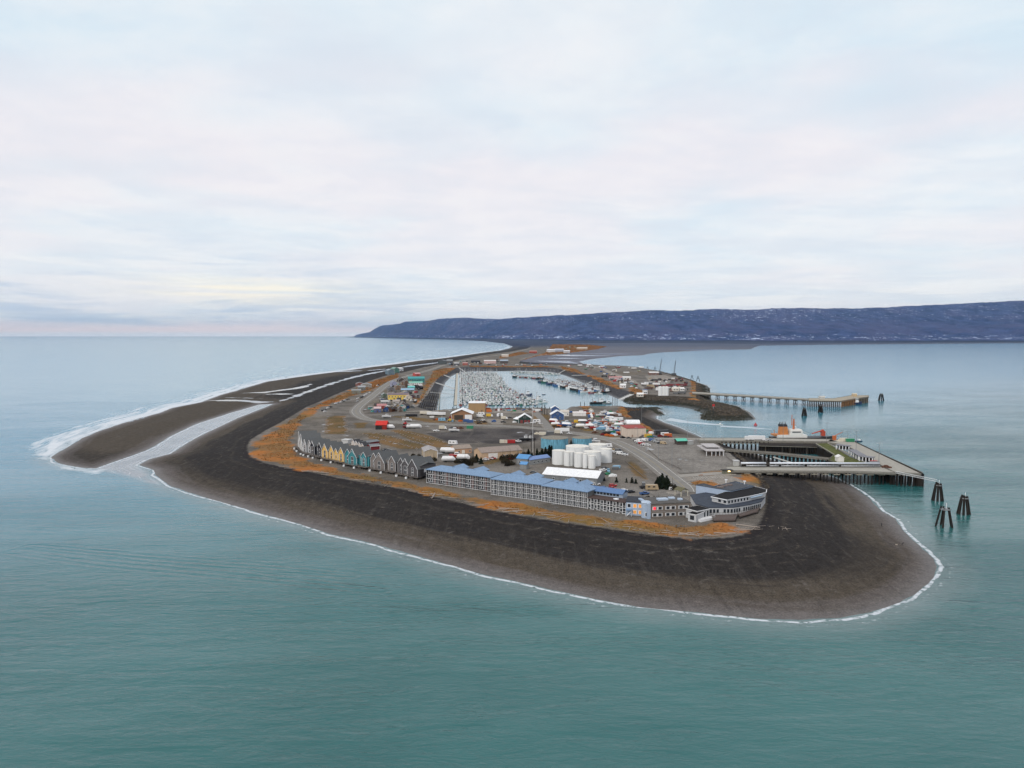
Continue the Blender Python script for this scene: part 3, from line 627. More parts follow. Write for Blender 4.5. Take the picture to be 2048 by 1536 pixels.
def townhouse(p1, p2, wallrgb, label, bays, deckh=1.6, H=7.2, depth=15.0, mname='siding', z0=LAND):
    """attached beach house: gabled bays side by side on a timber deck; bays = list of (x0 frac, x1 frac, forward step, kind)"""
    o, rz, W = frame2(p1, p2, z0)
    t = empty('townhouse', o, rz, label, 'house', 'row of gabled houses along the dune')
    wm = M(mname, wallrgb, .8, var=.12, scale=2.0, streak=True)
    body = MB().box(0, W, 3.0, depth, deckh, deckh + H - 1.2)
    roofs = MB(); rm = SHINGLE
    # main roof runs along the row
    roofs.gable(0, W, 3.0, depth, deckh + H - 1.2, 1.3, 'x', ov=.1)
    for (a, b, fw, kind) in bays:
        x0, x1 = a * W, b * W; w = x1 - x0; h = w * .62; y0 = 3.0 - fw; zt = deckh + H - (0 if kind != 'low' else 1.0)
        body.house(x0, x1, y0, depth * .97, deckh, zt - h * .5, h, 'y')
        roofs.gable(x0, x1, y0, depth, zt - h * .5, h, 'y', ov=.28)
        xm = (x0 + x1) / 2; trim = MB()
        # bargeboards and corner boards
        zb = zt - h * .5
        trim.tube((x0 - .25, y0 - .34, zb - .1), (xm, y0 - .34, zb + h + .12), .13, n=4).tube((x1 + .25, y0 - .34, zb - .1), (xm, y0 - .34, zb + h + .12), .13, n=4)
        trim.box(x0 - .07, x0 + .12, y0 - .06, y0 + .1, deckh, zb).box(x1 - .12, x1 + .07, y0 - .061, y0 + .1, deckh, zb)
        if kind == 'wide':
            trim.tube((xm - w * .22, y0 - .3, zb + h * .45), (xm, y0 - .3, zb + h * .75), .07, n=4).tube((xm + w * .22, y0 - .3, zb + h * .45), (xm, y0 - .3, zb + h * .75), .07, n=4)
            arch_window(xm, y0, deckh + .3, min(2.4, w * .5), H * .66, t, False, 2)
        elif kind == 'tri': arch_window(xm, y0, deckh + .5, min(1.9, w * .5), H * .52, t, True, 2)
        elif kind == 'low': arch_window(xm, y0, deckh + 1.0, 1.0, 2.2, t, True)
        else: arch_window(xm, y0, deckh + .5, min(1.5, w * .42), H * .54, t, True, 1)
        trim.build('trim', WHITE, t)
    # little windows of the wall between bays
    gaps = sorted(bays); 
    for g0, g1 in zip(gaps, gaps[1:]):
        if g1[0] - g0[1] > .04: arch_window((g0[1] + g1[0]) / 2 * W, 3.0, deckh + H * .45, .7, 1.6, t, False)
    body.build('wall', wm, t); roofs.build('roof', rm, t)
    dk = MB().box(-.2, W + .2, .2, 3.6, deckh - .35, deckh - .06)
    dk.build('deck', TIMBER, t)
    n = max(3, int(W / 2.6))
    posts('post', DARKW, t, [(W * i / n, yy, -.6, deckh - .35) for i in range(n + 1) for yy in (.4, 3.2, depth * .5, depth - .3)], .14)
    rl = MB()
    for i in range(n * 2 + 1): rl.box(W * i / n / 2 - .05, W * i / n / 2 + .05, .22, .32, deckh - .06, deckh + .95)
    rl.box(-.1, W + .1, .2, .34, deckh + .95, deckh + 1.05).build('railing', TIMBER, t)
    st = MB(); xs = W * .72
    for i in range(6): st.box(xs + i * .5, xs + i * .5 + .55, -1.1, .19, deckh - .35 - i * .27, deckh - .22 - i * .27)
    st.build('stairs', TIMBER, t)
    for xt, yt in ((W * .12, -.9), (W * .58, -1.2)): MB().cyl(xt, yt, .0, 1.05, .75, n=12).build('round_tub', WHITE, t)
    # small windows and a round one in the right end wall
    e = MB().box(W - .02, W + .1, 5.6, 6.9, deckh + 2.4, deckh + 4.6).box(W - .02, W + .1, 8.6, 9.8, deckh + 2.8, deckh + 4.2); e.build('side_window', WHITE, t) if mname == 'charcoal_siding' else None
    return t
TH = [
 ((590,897),(602,908),(.50,.50,.49),'white and pale grey gabled house at the far left end of the dune row',[(0,.48,.8,'arch'),(.52,1,1.6,'tri')],'pale_siding',8.0),
 ((602.5,908.5),(616,912.5),(.36,.37,.38),'light grey gabled house second from the left end of the dune row',[(0,.46,1.4,'tri'),(.54,1,.6,'arch')],'light_grey_siding',7.8),
 ((616.5,913),(638,919),(.030,.032,.040),'near-black gabled house between the light grey and the yellow houses',[(0,.36,1.2,'wide'),(.66,1,1.0,'arch')],'black_siding',7.9),
 ((640.5,920),(683,930),(.62,.40,.13),'orange and yellow gabled house left of the teal one',[(0,.28,1.6,'wide'),(.30,.52,.9,'arch'),(.53,.70,.6,'low'),(.76,1,1.2,'tri')],'yellow_siding',7.6),
 ((684.5,931.5),(731,940),(.055,.215,.245),'teal gabled house between the yellow and the brownish grey ones',[(0,.26,.8,'arch'),(.21,.58,2.0,'wide'),(.72,.93,1.0,'tri')],'teal_siding',7.7),
 ((736,941),(786,950),(.185,.165,.155),'brownish grey gabled house just right of the teal one',[(0,.28,.8,'arch'),(.20,.62,2.0,'wide'),(.74,1,1.0,'tri')],'taupe_siding',7.6),
 ((790,951.5),(834,960.5),(.095,.090,.095),'dark grey gabled house at the right end of the row by the long hotel',[(0,.30,.7,'arch'),(.24,.58,1.8,'wide'),(.56,1,2.6,'tri')],'charcoal_siding',7.6),
]
for p1, p2, rgb, lab, bays, mn, H in TH: townhouse(p1, p2, rgb, lab, bays, mname=mn, H=H)
# the deep end wall of the last house carries its own windows
# ---------------------------------------------------------------- the long hotel
DKWALL = M('hotel_dark_wall', (.050, .052, .056), .85, var=.2, scale=1.5); REDP = M('balcony_red_brown', (.10, .030, .022), .85, var=.3)
GRYW = M('hotel_grey_wall', (.16, .165, .165), .85, var=.15, scale=1.5)
def hotel_wing(p1, p2, label, unit, depth, H, roofh, storeys=3, dormers=(), style='pair', z0=LAND, back=None):
    o, rz, W = frame2(p1, p2, z0); t = empty('hotel_wing', o, rz, label, 'hotel', 'wings of the long blue-roofed hotel')
    fh = (H - .3) / storeys
    MB().box(0, W, .9, depth, 0, H).build('wall', DKWALL if style == 'pair' else GRYW, t)
    n = max(1, round(W / unit)); u = W / n
    grid = MB(); rails = MB()
    for i in range(n):
        x0 = i * u
        if style == 'pair':
            MB().box(x0 + u * .52, x0 + u * .97, .85, .93, .2, H - .2).build('recess', REDP, t)
            cuts = (0, .52, .64, .76, .88)
        else:
            MB().box(x0 + u * .42, x0 + u * .97, .85, .93, .2, H - .2).build('recess', DKWALL, t); cuts = (0, .40, .70)
        for c in cuts: grid.box(x0 + u * c - .055, x0 + u * c + .055, .0, .16, -.1, H)
        for s in range(storeys):
            z = .3 + s * fh
            rails.box(x0 + .01, x0 + u - .01, .02, .15, z - .09, z + .07)
            rails.box(x0 + u * cuts[1], x0 + u - .01, .03, .12, z + 1.0, z + 1.05)
            ws = [(.17, 1.15), (.36, 1.15)] if style == 'pair' else [(.21, .85)]
            for fx, ww in ws:
                xw = x0 + u * fx; fr = MB()
                tt = .12; hh = 1.45; zb = z + .75
                fr.box(xw - ww / 2 - tt, xw + ww / 2 + tt, .70, .9, zb - tt, zb).box(xw - ww / 2 - tt, xw + ww / 2 + tt, .70, .9, zb + hh, zb + hh + tt)
                fr.box(xw - ww / 2 - tt, xw - ww / 2, .70, .9, zb, zb + hh).box(xw + ww / 2, xw + ww / 2 + tt, .70, .9, zb, zb + hh)
                w_ = fr.build('window', WHITE, t); MB().box(xw - ww / 2, xw + ww / 2, .80, .9, zb, zb + hh).build('pane', GLASS, w_)
            # glazed balcony door, curtain half drawn
            xd = x0 + u * (.80 if style == 'pair' else .68); dw = u * (.12 if style == 'pair' else .16)
            MB().box(xd - dw, xd + dw, .78, .86, z + .1, z + 2.1).build('balcony_door', GLASS, t)
            MB().box(x0 + u * cuts[1], x0 + u - .08, .12, .85, z - .06, z + .04).build('balcony', TIMBER, t)
    grid.box(W - .07, W + .07, .001, .161, -.1, H).build('balcony_frame', WHITE, t); rails.build('railing', WHITE, t)
    rf = MB(); rf.hip(0, W, 0, depth, H, roofh, ov=.5)
    for d0, dw, dh in dormers:
        # cross gables on the rear slope rise above the ridge
        a, b = d0 * W - dw / 2, d0 * W + dw / 2
        rf.gable(a, b, depth * .50, depth + 2.5, H + roofh * .45, dh, 'y', ov=.3)
        MB().house(a + .2, b - .2, depth * .6, depth + 2.4, 0, H + roofh * .45 - .05, dh, 'y').build('rear_bay', GRYW, t)
    rf.build('roof', BLUEROOF, t)
    return t, W
hA, wA = hotel_wing((853,966),(981,984), 'left wing of the long hotel with light blue metal roof and red-brown balconies', 8.2, 13, 8.0, 1.9, dormers=((.34,8,1.5),(.66,8,1.4)), style='pair')
hB, wB = hotel_wing((982,989.5),(1083,1002.5), 'middle wing of the long hotel with white balcony grid under blue roof', 3.35, 14, 8.6, 2.3, dormers=((.28,7,1.6),(.64,8,1.3)), style='grid')
hC, wC = hotel_wing((1084,1003.5),(1174,1017.5), 'right blue-roofed wing of the long hotel beside the flat-roofed two-storey part', 3.35, 14, 8.4, 2.0, dormers=((.34,7,1.5),(.66,7,1.4)), style='grid')
def low_wing():
    o, rz, W = frame2((1175,1018),(1251,1029)); t = empty('hotel_wing', o, rz, 'low flat-roofed hotel wing with dark terrace roof and a blue-roofed rear gallery', 'hotel', 'wings of the long blue-roofed hotel')
    H = 5.6; MB().box(0, W, .9, 13, 0, H).build('wall', GRYW, t); MB().box(-.2, W + .2, -.1, 7.5, H + .002, H + .25).build('terrace_roof', M('brown_flat_roof', (.085, .060, .055), .85, var=.3), t)
    n = 6; u = W / n; grid = MB(); rl = MB()
    for i in range(n):
        x0 = i * u; MB().box(x0 + u * .5, x0 + u * .97, .82, .93, .2, H - .2).build('recess', DKWALL, t)
        for c in (0, .5): grid.box(x0 + u * c - .08, x0 + u * c + .08, 0, .16, -.1, H)
        for s in range(2):
            z = .3 + s * 2.65; xw = x0 + u * .26; fr = MB()
            rl.box(x0 + u * .5, x0 + u, .02, .14, z - .1, z + .12).box(x0 + u * .5, x0 + u, .03, .12, z + 1.0, z + 1.1)
            for q in ((-.78, -.6, .6, 2.1), (.6, .78, .6, 2.1)): fr.box(xw + q[0], xw + q[1], .7, .9, z + q[2], z + q[3])
            fr.box(xw - .78, xw + .78, .7, .9, z + .42, z + .6).box(xw - .78, xw + .78, .7, .9, z + 2.1, z + 2.28)
            w_ = fr.build('window', WHITE, t); MB().box(xw - .6, xw + .6, .8, .9, z + .6, z + 2.1).build('pane', GLASS, w_)
    grid.box(W - .08, W + .08, .001, .161, -.1, H).build('balcony_frame', WHITE, t); rl.build('railing', WHITE, t)
    # rear gallery with its own blue pitched roof and a strip of windows
    MB().box(-3, W - 5, 8.0, 14, H, H + 2.2).build('gallery_wall', M('pale_blue_wall', (.30, .36, .44), .8, var=.1), t)
    rf = MB().gable(-3, W - 5, 7.6, 14.4, H + 2.2, 1.5, 'x', ov=.4); rf.build('gallery_roof', M('mid_blue_roof', (.085, .17, .34), .5, var=.15), t)
    for i in range(9): MB().box(-2.2 + i * (W - 4.4) / 9, -2.2 + (i + .75) * (W - 4.4) / 9, 7.9, 8.02, H + .7, H + 1.8).build('gallery_window', GLASS, t)
    MB().cyl(W - 7, 4.6, H + .25, H + .55, 1.5, .3, 16).build('satellite_dish', WHITE, t)
low_wing()
LIT = M('lit_window', (.70, .30, .07), .4, emit=.35, var=.3)
def lit_bay():
    o, rz, W = frame2((1252,1030),(1286,1032)); t = empty('hotel_bay', o, rz, 'pale blue two-storey hotel block with warm lit windows', 'hotel')
    MB().box(0, W, 0, 12, 0, 6.3).build('wall', M('sky_blue_wall', (.34, .42, .53), .8, var=.1), t)
    MB().box(-.25, W + .25, -.2, 12.2, 6.3, 6.6).build('roof', FLAT, t)
    for s in range(2):
        for fx, lit in ((.18, 0), (.52, 1), (.84, 1)):
            if s == 0 and fx < .3: continue
            xw = fx * W; z = .9 + s * 3.0; fr = MB().box(xw - .95, xw + .95, -.1, .02, z - .2, z + 1.8)
            w_ = fr.build('window', WHITE, t); MB().box(xw - .72, xw + .72, -.14, .0, z, z + 1.6).build('lit_pane', LIT if lit else GLASS, w_)
    MB().box(-.1, W * .36, -2.6, .0, 2.9, 3.1).build('awning', BLUEROOF, t)
    MB().tube((.4, -2.2, 0), (W * .3, -2.2, 2.2), .12).tube((.4, -1.0, 0), (W * .3, -1.0, 2.2), .12).build('stairs', WHITE, t)
    posts('awning_post', WHITE, t, [(x, -2.43, 0, 2.9) for x in (-.03, W * .34)], .07)
lit_bay()
def round_link():
    o = G(1293, 1036); t = empty('stair_tower', o, 0, 'narrow round-fronted pale blue tower joining the lit block to the shingled wing', 'tower')
    MB().cyl(0, 1.6, 0, 7.2, 2.2, n=18).build('wall', M('sky_blue_wall', (.34, .42, .53)), t); MB().cyl(0, 1.6, 7.2, 7.7, 2.45, 1.8, n=18).build('roof', M('pale_flat_roof', (.42, .50, .60), .7), t)
    w_ = MB().box(-.95, .95, -.78, -.5, .9, 2.9).build('window', WHITE, t); MB().box(-.7, .7, -.82, -.55, 1.1, 2.7).build('pane', GLASS, w_)
round_link()
def shingle_wing():
    o, rz, W = frame2((1301,1037.5),(1380,1033.5)); t = empty('shingled_wing', o, rz, 'weathered grey-brown shingled two-storey hotel wing with paired white windows', 'hotel')
    SH = M('weathered_shingle', (.175, .150, .130), .9, var=.35, scale=2.5)
    H = 6.8; MB().box(0, W, 0, 13, 0, H).build('wall', SH, t); MB().box(-.3, W + .3, -.2, 13.2, H, H + .35).build('roof', M('gravel_flat_roof', (.11, .105, .10), .9, var=.35), t)
    MB().box(0, W, -.12, .0, 2.95, 3.3).build('band', M('taupe_band', (.22, .20, .19)), t)
    MB().box(-1.6, -.1, -.4, 12, 0, H + .4).build('end_pier', M('sky_blue_wall', (.34, .42, .53)), t)
    k_ = 0
    for s in range(2):
        for i in range(3):
            for dx in (-1.3, 1.3):
                xw = W * (.17 + i * .33) + dx; z = 1.0 + s * 3.15
                w_ = MB().box(xw - 1.2, xw + 1.2, -.1, .02, z - .12, z + 1.5).build('window', WHITE, t)
                MB().box(xw - .85, xw + .85, -.14, 0, z, z + 1.38).build('pane', GLASS, w_)
                k_ += 1
    MB().box(W * .17 - 2.1, W * .17 - .9, -.18, -.02, 4.2, 5.5).build('lit_sign_window', M('red_glow', (.8, .03, .05), .4, emit=1.2), t)
    for x, y, w, d in ((W * .3, 5, 5, 3), (W * .62, 7, 3, 2), (W * .8, 4, 2, 2)): MB().box(x, x + w, y, y + d, H + .352, H + 1.1).build('skylight', M('pale_flat_roof', (.42, .50, .60)), t)
shingle_wing()
# ---------------------------------------------------------------- restaurant on the point
def pp(pts, z): return [tuple(G(a, b, z))[:2] for a, b in pts]
def local(pts, o): return [(a - o[0], b - o[1]) for a, b in pts]
def restaurant():
    o = G(1455, 1010); t = empty('restaurant', o, 0, 'pale flat-roofed restaurant of three stepped levels at the end of the hotel', 'restaurant')
    PB = M('powder_blue_wall', (.36, .44, .56), .8, var=.08); PW = M('cream_grey_wall', (.46, .47, .48), .8, var=.08)
    L1 = local(pp([(1381,990),(1392,1008),(1418,1015),(1467,1014.5),(1500,1009),(1522,1003.5),(1531,992),(1500,986),(1420,984)], 9.6), o)
    MB().prism(L1, -.3, 3.4).build('lower_wall', PW, t); 
    cx = sum(a for a, b in L1) / len(L1); cy = sum(b for a, b in L1) / len(L1)
    gr = lambda P, s: [(cx + (a - cx) * s, cy + (b - cy) * s) for a, b in P]
    MB().prism(gr(L1, 1.012), 3.4, 3.75).build('lower_roof', M('slate_blue_roof', (.038, .048, .068), .75, var=.3, scale=.5), t)
    # strip windows of the lower level
    for k in range(1, 5):
        a, b = Vector((*L1[k], 0)), Vector((*L1[k + 1], 0)); d = (b - a); L = d.length; d.normalize(); nrm = Vector((d.y, -d.x, 0))
        if nrm.y > 0: nrm = -nrm
        m = max(1, int(L / 1.5))
        for i in range(m):
            if i % 4 == 3 and m > 6: continue
            p0 = a + d * (L * (i + .18) / m); p1 = a + d * (L * (i + .82) / m); q = nrm * .07
            MB().loft([[(p0 + q) + Vector((0, 0, .9)), (p1 + q) + Vector((0, 0, .9)), (p1 + q) + Vector((0, 0, 2.7)), (p0 + q) + Vector((0, 0, 2.7))],
                       [(p0 - q) + Vector((0, 0, .9)), (p1 - q) + Vector((0, 0, .9)), (p1 - q) + Vector((0, 0, 2.7)), (p0 - q) + Vector((0, 0, 2.7))]]).build('window', GLASS, t)
    L2 = local(pp([(1424,993),(1455,999.5),(1498,992),(1531,984.5),(1532,979),(1508,973),(1470,982),(1450,984)], 12.2), o)
    L2w = L2
    MB().prism(L2w, 3.75, 5.95).build('upper_wall', PW, t)
    cx = sum(a for a, b in L2) / len(L2); cy = sum(b for a, b in L2) / len(L2)
    MB().prism(gr(L2, 1.045), 5.95, 6.25).build('fascia', WHITE, t); MB().prism(gr(L2, 1.015), 6.25, 6.3).build('upper_roof', M('black_flat_roof', (.012, .011, .012), .8, var=.3), t)
    for (i, n_) in ((0, 3), (1, 7)):
        a, b = Vector((*L2[i], 0)), Vector((*L2[i + 1], 0)); d = b - a; L = d.length; d.normalize(); nrm = Vector((d.y, -d.x, 0)); nrm = -nrm if nrm.y > 0 else nrm
        for j in range(n_):
            if i == 0 and j == 0: continue
            p0 = a + d * (L * (j + .25) / n_); p1 = a + d * (L * (j + .75) / n_); q = nrm * .06
            MB().loft([[(p0 + q) + Vector((0, 0, 4.3)), (p1 + q) + Vector((0, 0, 4.3)), (p1 + q) + Vector((0, 0, 5.6)), (p0 + q) + Vector((0, 0, 5.6))],
                       [(p0 - q) + Vector((0, 0, 4.3)), (p1 - q) + Vector((0, 0, 4.3)), (p1 - q) + Vector((0, 0, 5.6)), (p0 - q) + Vector((0, 0, 5.6))]]).build('window', GLASS, t)
    # tall hall behind with parapet
    L3 = local(pp([(1392,970.5),(1413,974),(1446,979.5),(1462,982.5),(1507,973),(1471,963.5),(1428,973.5),(1408,968)], 12.6), o)
    MB().prism(L3, -.2, 6.6).build('hall_wall', PB, t)
    cx = sum(a for a, b in L3) / len(L3); cy = sum(b for a, b in L3) / len(L3)
    MB().prism(gr(L3, .97), 6.6, 6.64).build('hall_roof', M('grey_flat_roof', (.075, .082, .095), .8, var=.35), t)
    pr = MB()
    for i in range(len(L3)):
        a, b = Vector((*L3[i], 6.75)), Vector((*L3[(i + 1) % len(L3)], 6.75)); pr.tube(a, b, .22, n=4)
    pr.build('parapet', M('dark_fascia', (.05, .07, .10)), t)
    for a_, b_ in ((1448, 972), (1458, 970), (1440, 975)):
        p = G(a_, b_, 12.8); MB().box(p.x - o.x - 1.6, p.x - o.x + 1.6, p.y - o.y - .8, p.y - o.y + .8, 6.645, 7.3).build('roof_vent', M('brown_vent', (.16, .13, .12)), t)
    for a_, b_ in ((1489, 967), (1452, 964)):
        p = G(a_, b_, 13); MB().cyl(p.x - o.x, p.y - o.y, 6.6, 8.0, .25, n=8).box(p.x - o.x - .6, p.x - o.x + .6, p.y - o.y - .4, p.y - o.y + .4, 8.0, 8.5).build('roof_vent', WHITE, t)
    # two doors on the pale wall
    a, b = Vector((*L3[0], 0)), Vector((*L3[1], 0)); d = (b - a).normalized(); nrm = Vector((d.y, -d.x, 0)); nrm = -nrm if nrm.y > 0 else nrm
    for base, frac in ((L3[0:2], .75), (L3[1:3], .4), (L3[1:3], .75)):
        a, b = Vector((*base[0], 0)), Vector((*base[1], 0)); d = b - a; L = d.length; d.normalize(); nrm = Vector((d.y, -d.x, 0)); nrm = -nrm if nrm.y > 0 else nrm
        c = a + d * L * frac + nrm * .06
        MB().loft([[c - d * .45 + Vector((0, 0, z)), c + d * .45 + Vector((0, 0, z)), c + d * .45 - nrm * .1 + Vector((0, 0, z)), c - d * .45 - nrm * .1 + Vector((0, 0, z))] for z in (1.6, 3.4)]).build('window', GLASS, t)
    # terrace in front
    D = local(pp([(1421,1030),(1428,1040),(1470,1039.5),(1476,1028)], 7.0), o)
    MB().prism(D, .55, 1.0).build('terrace', M('red_brown_deck', (.115, .090, .082), .9, var=.3, scale=3), t)
    D2 = local(pp([(1476,1027),(1480,1032),(1515,1022),(1520,1014)], 7.4), o)
    MB().prism(D2, .75, 1.2).build('terrace', M('red_brown_deck', (.115, .090, .082)), t)
    rr = MB()
    for P, z in ((D, 1.0), (D2, 1.2)):
        for i in range(len(P)):
            a, b = Vector((*P[i], z + 1)), Vector((*P[(i + 1) % len(P)], z + 1)); rr.tube(a, b, .06, n=4)
            m = max(1, int((b - a).length / 1.5))
            for j in range(m): c = a + (b - a) * j / m; rr.box(c.x - .05, c.x + .05, c.y - .05, c.y + .05, z, z + 1)
    rr.build('railing', TIMBER, t)
    posts('post', DARKW, t, [(a, b, -.3, .6) for a, b in D + D2], .18)
    # blue canopy over the glazed terrace
    C = local(pp([(1502,996),(1524,991),(1528,987),(1496,991.5)], 11.4), o); MB().prism(C, 5.3, 5.5).build('canopy', M('pale_canopy', (.38, .50, .62), .6), t)
restaurant()
def gazebo_block(p1, p2, depth, h, label, cat='annex', wins=3):
    o, rz, W = frame2(p1, p2); t = empty('annex', o, rz, label, cat)
    MB().box(0, W, 0, depth, 0, h).build('wall', M('cream_grey_wall', (.46, .47, .48)), t)
    MB().box(-.3, W + .3, -.3, depth + .3, h, h + .3).build('fascia', WHITE, t); MB().box(-.1, W + .1, -.1, depth + .1, h + .3, h + .36).build('roof', M('black_flat_roof', (.012, .011, .012)), t)
    for i in range(wins): x = W * (i + .25) / wins; MB().box(x, x + W * .5 / wins, -.06, .02, .9, h - .5).build('window', GLASS, t)
    return t, W
gazebo_block((1376,1042),(1392,1045), 8, 3.4, 'small white annex with black roof at the right end of the shingled wing', wins=1)
ga, gw = gazebo_block((1394,1041),(1418,1036), 7, 4.2, 'small white pavilion with black roof and curved balcony in front of the restaurant', wins=4)
MB().box(-1, gw + .4, -3.2, -.02, -.1, 1.0).build('balcony', WHITE, ga)
_r = MB()
for i in range(10): _r.box(-1 + i * (gw + 1.3) / 9, -.92 + i * (gw + 1.3) / 9, -3.2, -3.1, 1.0, 2.0)
_r.box(-1, gw + .4, -3.22, -3.08, 2.0, 2.1).build('railing', WHITE, ga)
def entry_porch():
    o, rz, W = frame2((1362,994),(1376,992)); t = empty('entrance_porch', o, rz, 'small gabled entrance porch with cream trim beside the restaurant roof', 'porch')
    MB().gable(0, W, 0, 5, 3.2, 1.2, 'y', ov=.4).build('roof', M('olive_roof', (.12, .11, .06)), t)
    posts('post', M('cream_trim', (.68, .64, .52)), t, [(x, y, 0, 3.2) for x in (.12, W - .12) for y in (.12, 4.8)], .12)
    MB().house(.05, W - .05, .3, 4.8, 3.1, 3.15, 1.15, 'y').build('gable_end', M('cream_trim', (.68, .64, .52)), t)
entry_porch()
def shelter():
    o, rz, W = frame2((1446,949),(1465,948.5)); t = empty('ticket_booth', o, rz, 'small dark-roofed guard booth with a lit lamp where the front causeway starts', 'booth')
    MB().box(.6, W - .6, .5, 3, 0, 2.5).build('wall', M('olive_wall', (.15, .15, .11)), t); MB().box(-.3, W + .3, -.3, 3.6, 2.5, 2.75).build('roof', M('dark_brown_roof', (.05, .045, .04)), t)
    MB().box(W * .55, W * .75, -.1, .49, 1.7, 2.1).build('lamp', M('warm_lamp', (1, .7, .3), emit=4), t)
    MB().box(-2, W + 2, -1.4, 4, -.02, .08).build('pavement', M('concrete', (.36, .34, .31), .85, var=.15), t)
shelter()
# ================================================================ TANKS AND OTHER BUILDINGS
TANKW = M('tank_white', (.76, .77, .76), .45, var=.11, scale=.3, streak=True)
TANKB = M('tank_faded_blue', (.13, .33, .44), .7, var=.55, scale=1.4, streak=True)
def tank(x0, x1, ybase, H, label, mat, roofmat, group, ladder=False):
    cx = (x0 + x1) / 2; f = G(cx, ybase); r = (x1 - x0) / 2 * (f.y / F) * 1.0
    o = Vector((f.x * (1 + r / f.y), f.y + r, LAND)); t = empty('storage_tank', o, 0, label, 'storage tank', group)
    n = 40; m = MB().cyl(0, 0, 0, H, r, n=n); m.build('shell', mat, t, smooth=False)
    MB().cyl(0, 0, H, H + r * .09 + .15, r * 1.012, .4, n).build('roof', roofmat, t)
    rim = MB()
    for i in range(n):
        a, b = 2 * math.pi * i / n, 2 * math.pi * (i + 1) / n
        rim.tube((math.cos(a) * r, math.sin(a) * r, H - .1), (math.cos(b) * r, math.sin(b) * r, H - .1), .10, n=4)
    rim.build('rim', roofmat, t)
    if ladder:
        l = MB().box(-.35, -.28, -r - .3, -r - .2, 0, H + 1).box(.28, .35, -r - .3, -r - .2, 0, H + 1)
        for i in range(int(H * 2)): l.box(-.28, .28, -r - .28, -r - .22, i * .5, i * .5 + .06)
        l.build('ladder', M('grey_steel', (.20, .21, .22), .6), t)
    return t
ROOFW = M('tank_roof', (.70, .68, .62), .6, var=.12, scale=.5)
WT = 'white fuel storage tanks'
for a in [((1104,1131), 930, 'leftmost white storage tank of the cluster'), ((1131,1178), 922, 'wide white tank at the back left of the cluster'),
          ((1127,1149), 932.5, 'slim white tank with a ladder in the front row, right of the leftmost one', True), ((1148,1167), 935, 'narrow white tank in the front row between the laddered one and the slimmest one'),
          ((1165,1175), 936.5, 'slimmest white tank of the front row'), ((1167,1202), 933, 'wide white tank at the middle right with a domed top'),
          ((1176,1191), 937.5, 'narrow white tank at the very front of the cluster'), ((1199,1224), 926, 'tall white tank at the right end of the cluster'), ((1177,1214), 917, 'wide white tank farthest back behind the right side of the cluster')]:
    tank(*a[0], a[1], 9.2 if a[1] != 937.5 else 8.2, a[2], TANKW, ROOFW, WT, len(a) > 3)
BR = M('blue_tank_roof', (.24, .22, .18), .85, var=.3, scale=.8)
tank(1081, 1137, 899, 7.6, 'big faded blue tank with tan roof behind the dark spruces', TANKB, BR, 'faded blue tanks')
tank(1144, 1184, 893, 6.0, 'smaller faded blue tank beside the road bend', TANKB, BR, 'faded blue tanks')

def building(name, label, cat, p1, p2, depth, h, rh, roof='x', wall=(.4,.33,.25), roofc=(.3,.3,.3), wins=(), doors=(), trim=None, wname=None, rname=None, ov=.35, group=None, z0=LAND, wmat=None, rmat=None):
    """wins: (x frac, z, w, h); doors: (x frac, w, h, rgb)"""
    o, rz, W = frame2(p1, p2, z0); t = empty(name, o, rz, label, cat, group)
    key = lambda c: '_'.join('%02d' % int(v * 99) for v in c)
    wm = wmat or M('wall_' + key(wall), wall, .8, var=.14, scale=1.0, streak=True); rm = rmat or M('roof_' + key(roofc), roofc, .7, var=.15, scale=.7)
    if roof == 'flat':
        MB().box(0, W, 0, depth, 0, h).build('wall', wm, t); MB().box(-ov, W + ov, -ov, depth + ov, h, h + .3).build('roof', rm, t)
    elif roof == 'shed':
        MB().loft([[(0, 0, 0), (0, depth, 0), (0, depth, h + rh), (0, 0, h)], [(W, 0, 0), (W, depth, 0), (W, depth, h + rh), (W, 0, h)]]).build('wall', wm, t)
        MB().loft([[(-ov, -ov, h), (-ov, depth + ov, h + rh), (-ov, depth + ov, h + rh + .25), (-ov, -ov, h + .25)], [(W + ov, -ov, h), (W + ov, depth + ov, h + rh), (W + ov, depth + ov, h + rh + .25), (W + ov, -ov, h + .25)]]).build('roof', rm, t)
    elif roof == 'arch':
        n = 8; sec = [(depth / 2 - math.cos(math.pi * i / n) * depth / 2, h + math.sin(math.pi * i / n) * rh) for i in range(n + 1)]
        MB().box(0, W, 0, depth, 0, h).build('wall', wm, t)
        MB().loft([[(x, a, b) for a, b in sec] for x in (-.2, W + .2)]).build('roof', rm, t)
    else:
        MB().house(0, W, 0, depth, 0, h, rh, roof).build('wall', wm, t); MB().gable(0, W, 0, depth, h, rh, roof, ov=ov).build('roof', rm, t)
    if trim:
        tm = M('trim_' + key(trim), trim, .6, var=.05); g = MB()
        if roof == 'y':
            for a in (0, W): g.tube((a + (-.3 if a == 0 else .3), -ov - .05, h - .15), (W / 2, -ov - .05, h + rh + .2), .16, n=4)
        else: g.box(-ov, W + ov, -ov - .1, -ov, h - .25, h + .1)
        g.box(-.1, .15, -.08, .05, 0, h).box(W - .15, W + .1, -.081, .05, 0, h).build('trim', tm, t)
    for fx, z, w, hh in wins:
        f = MB().box(fx * W - w / 2 - .12, fx * W + w / 2 + .12, -.06, .02, z - .12, z + hh + .12).build('window', WHITE, t); MB().box(fx * W - w / 2, fx * W + w / 2, -.10, 0, z, z + hh).build('pane', GLASS, f)
    for fx, w, hh, c in doors: MB().box(fx * W - w / 2, fx * W + w / 2, -.09, .02, .05, hh).build('door', M('door_' + key(c), c, .6), t)
    return t
WR = (.80, .81, .82)
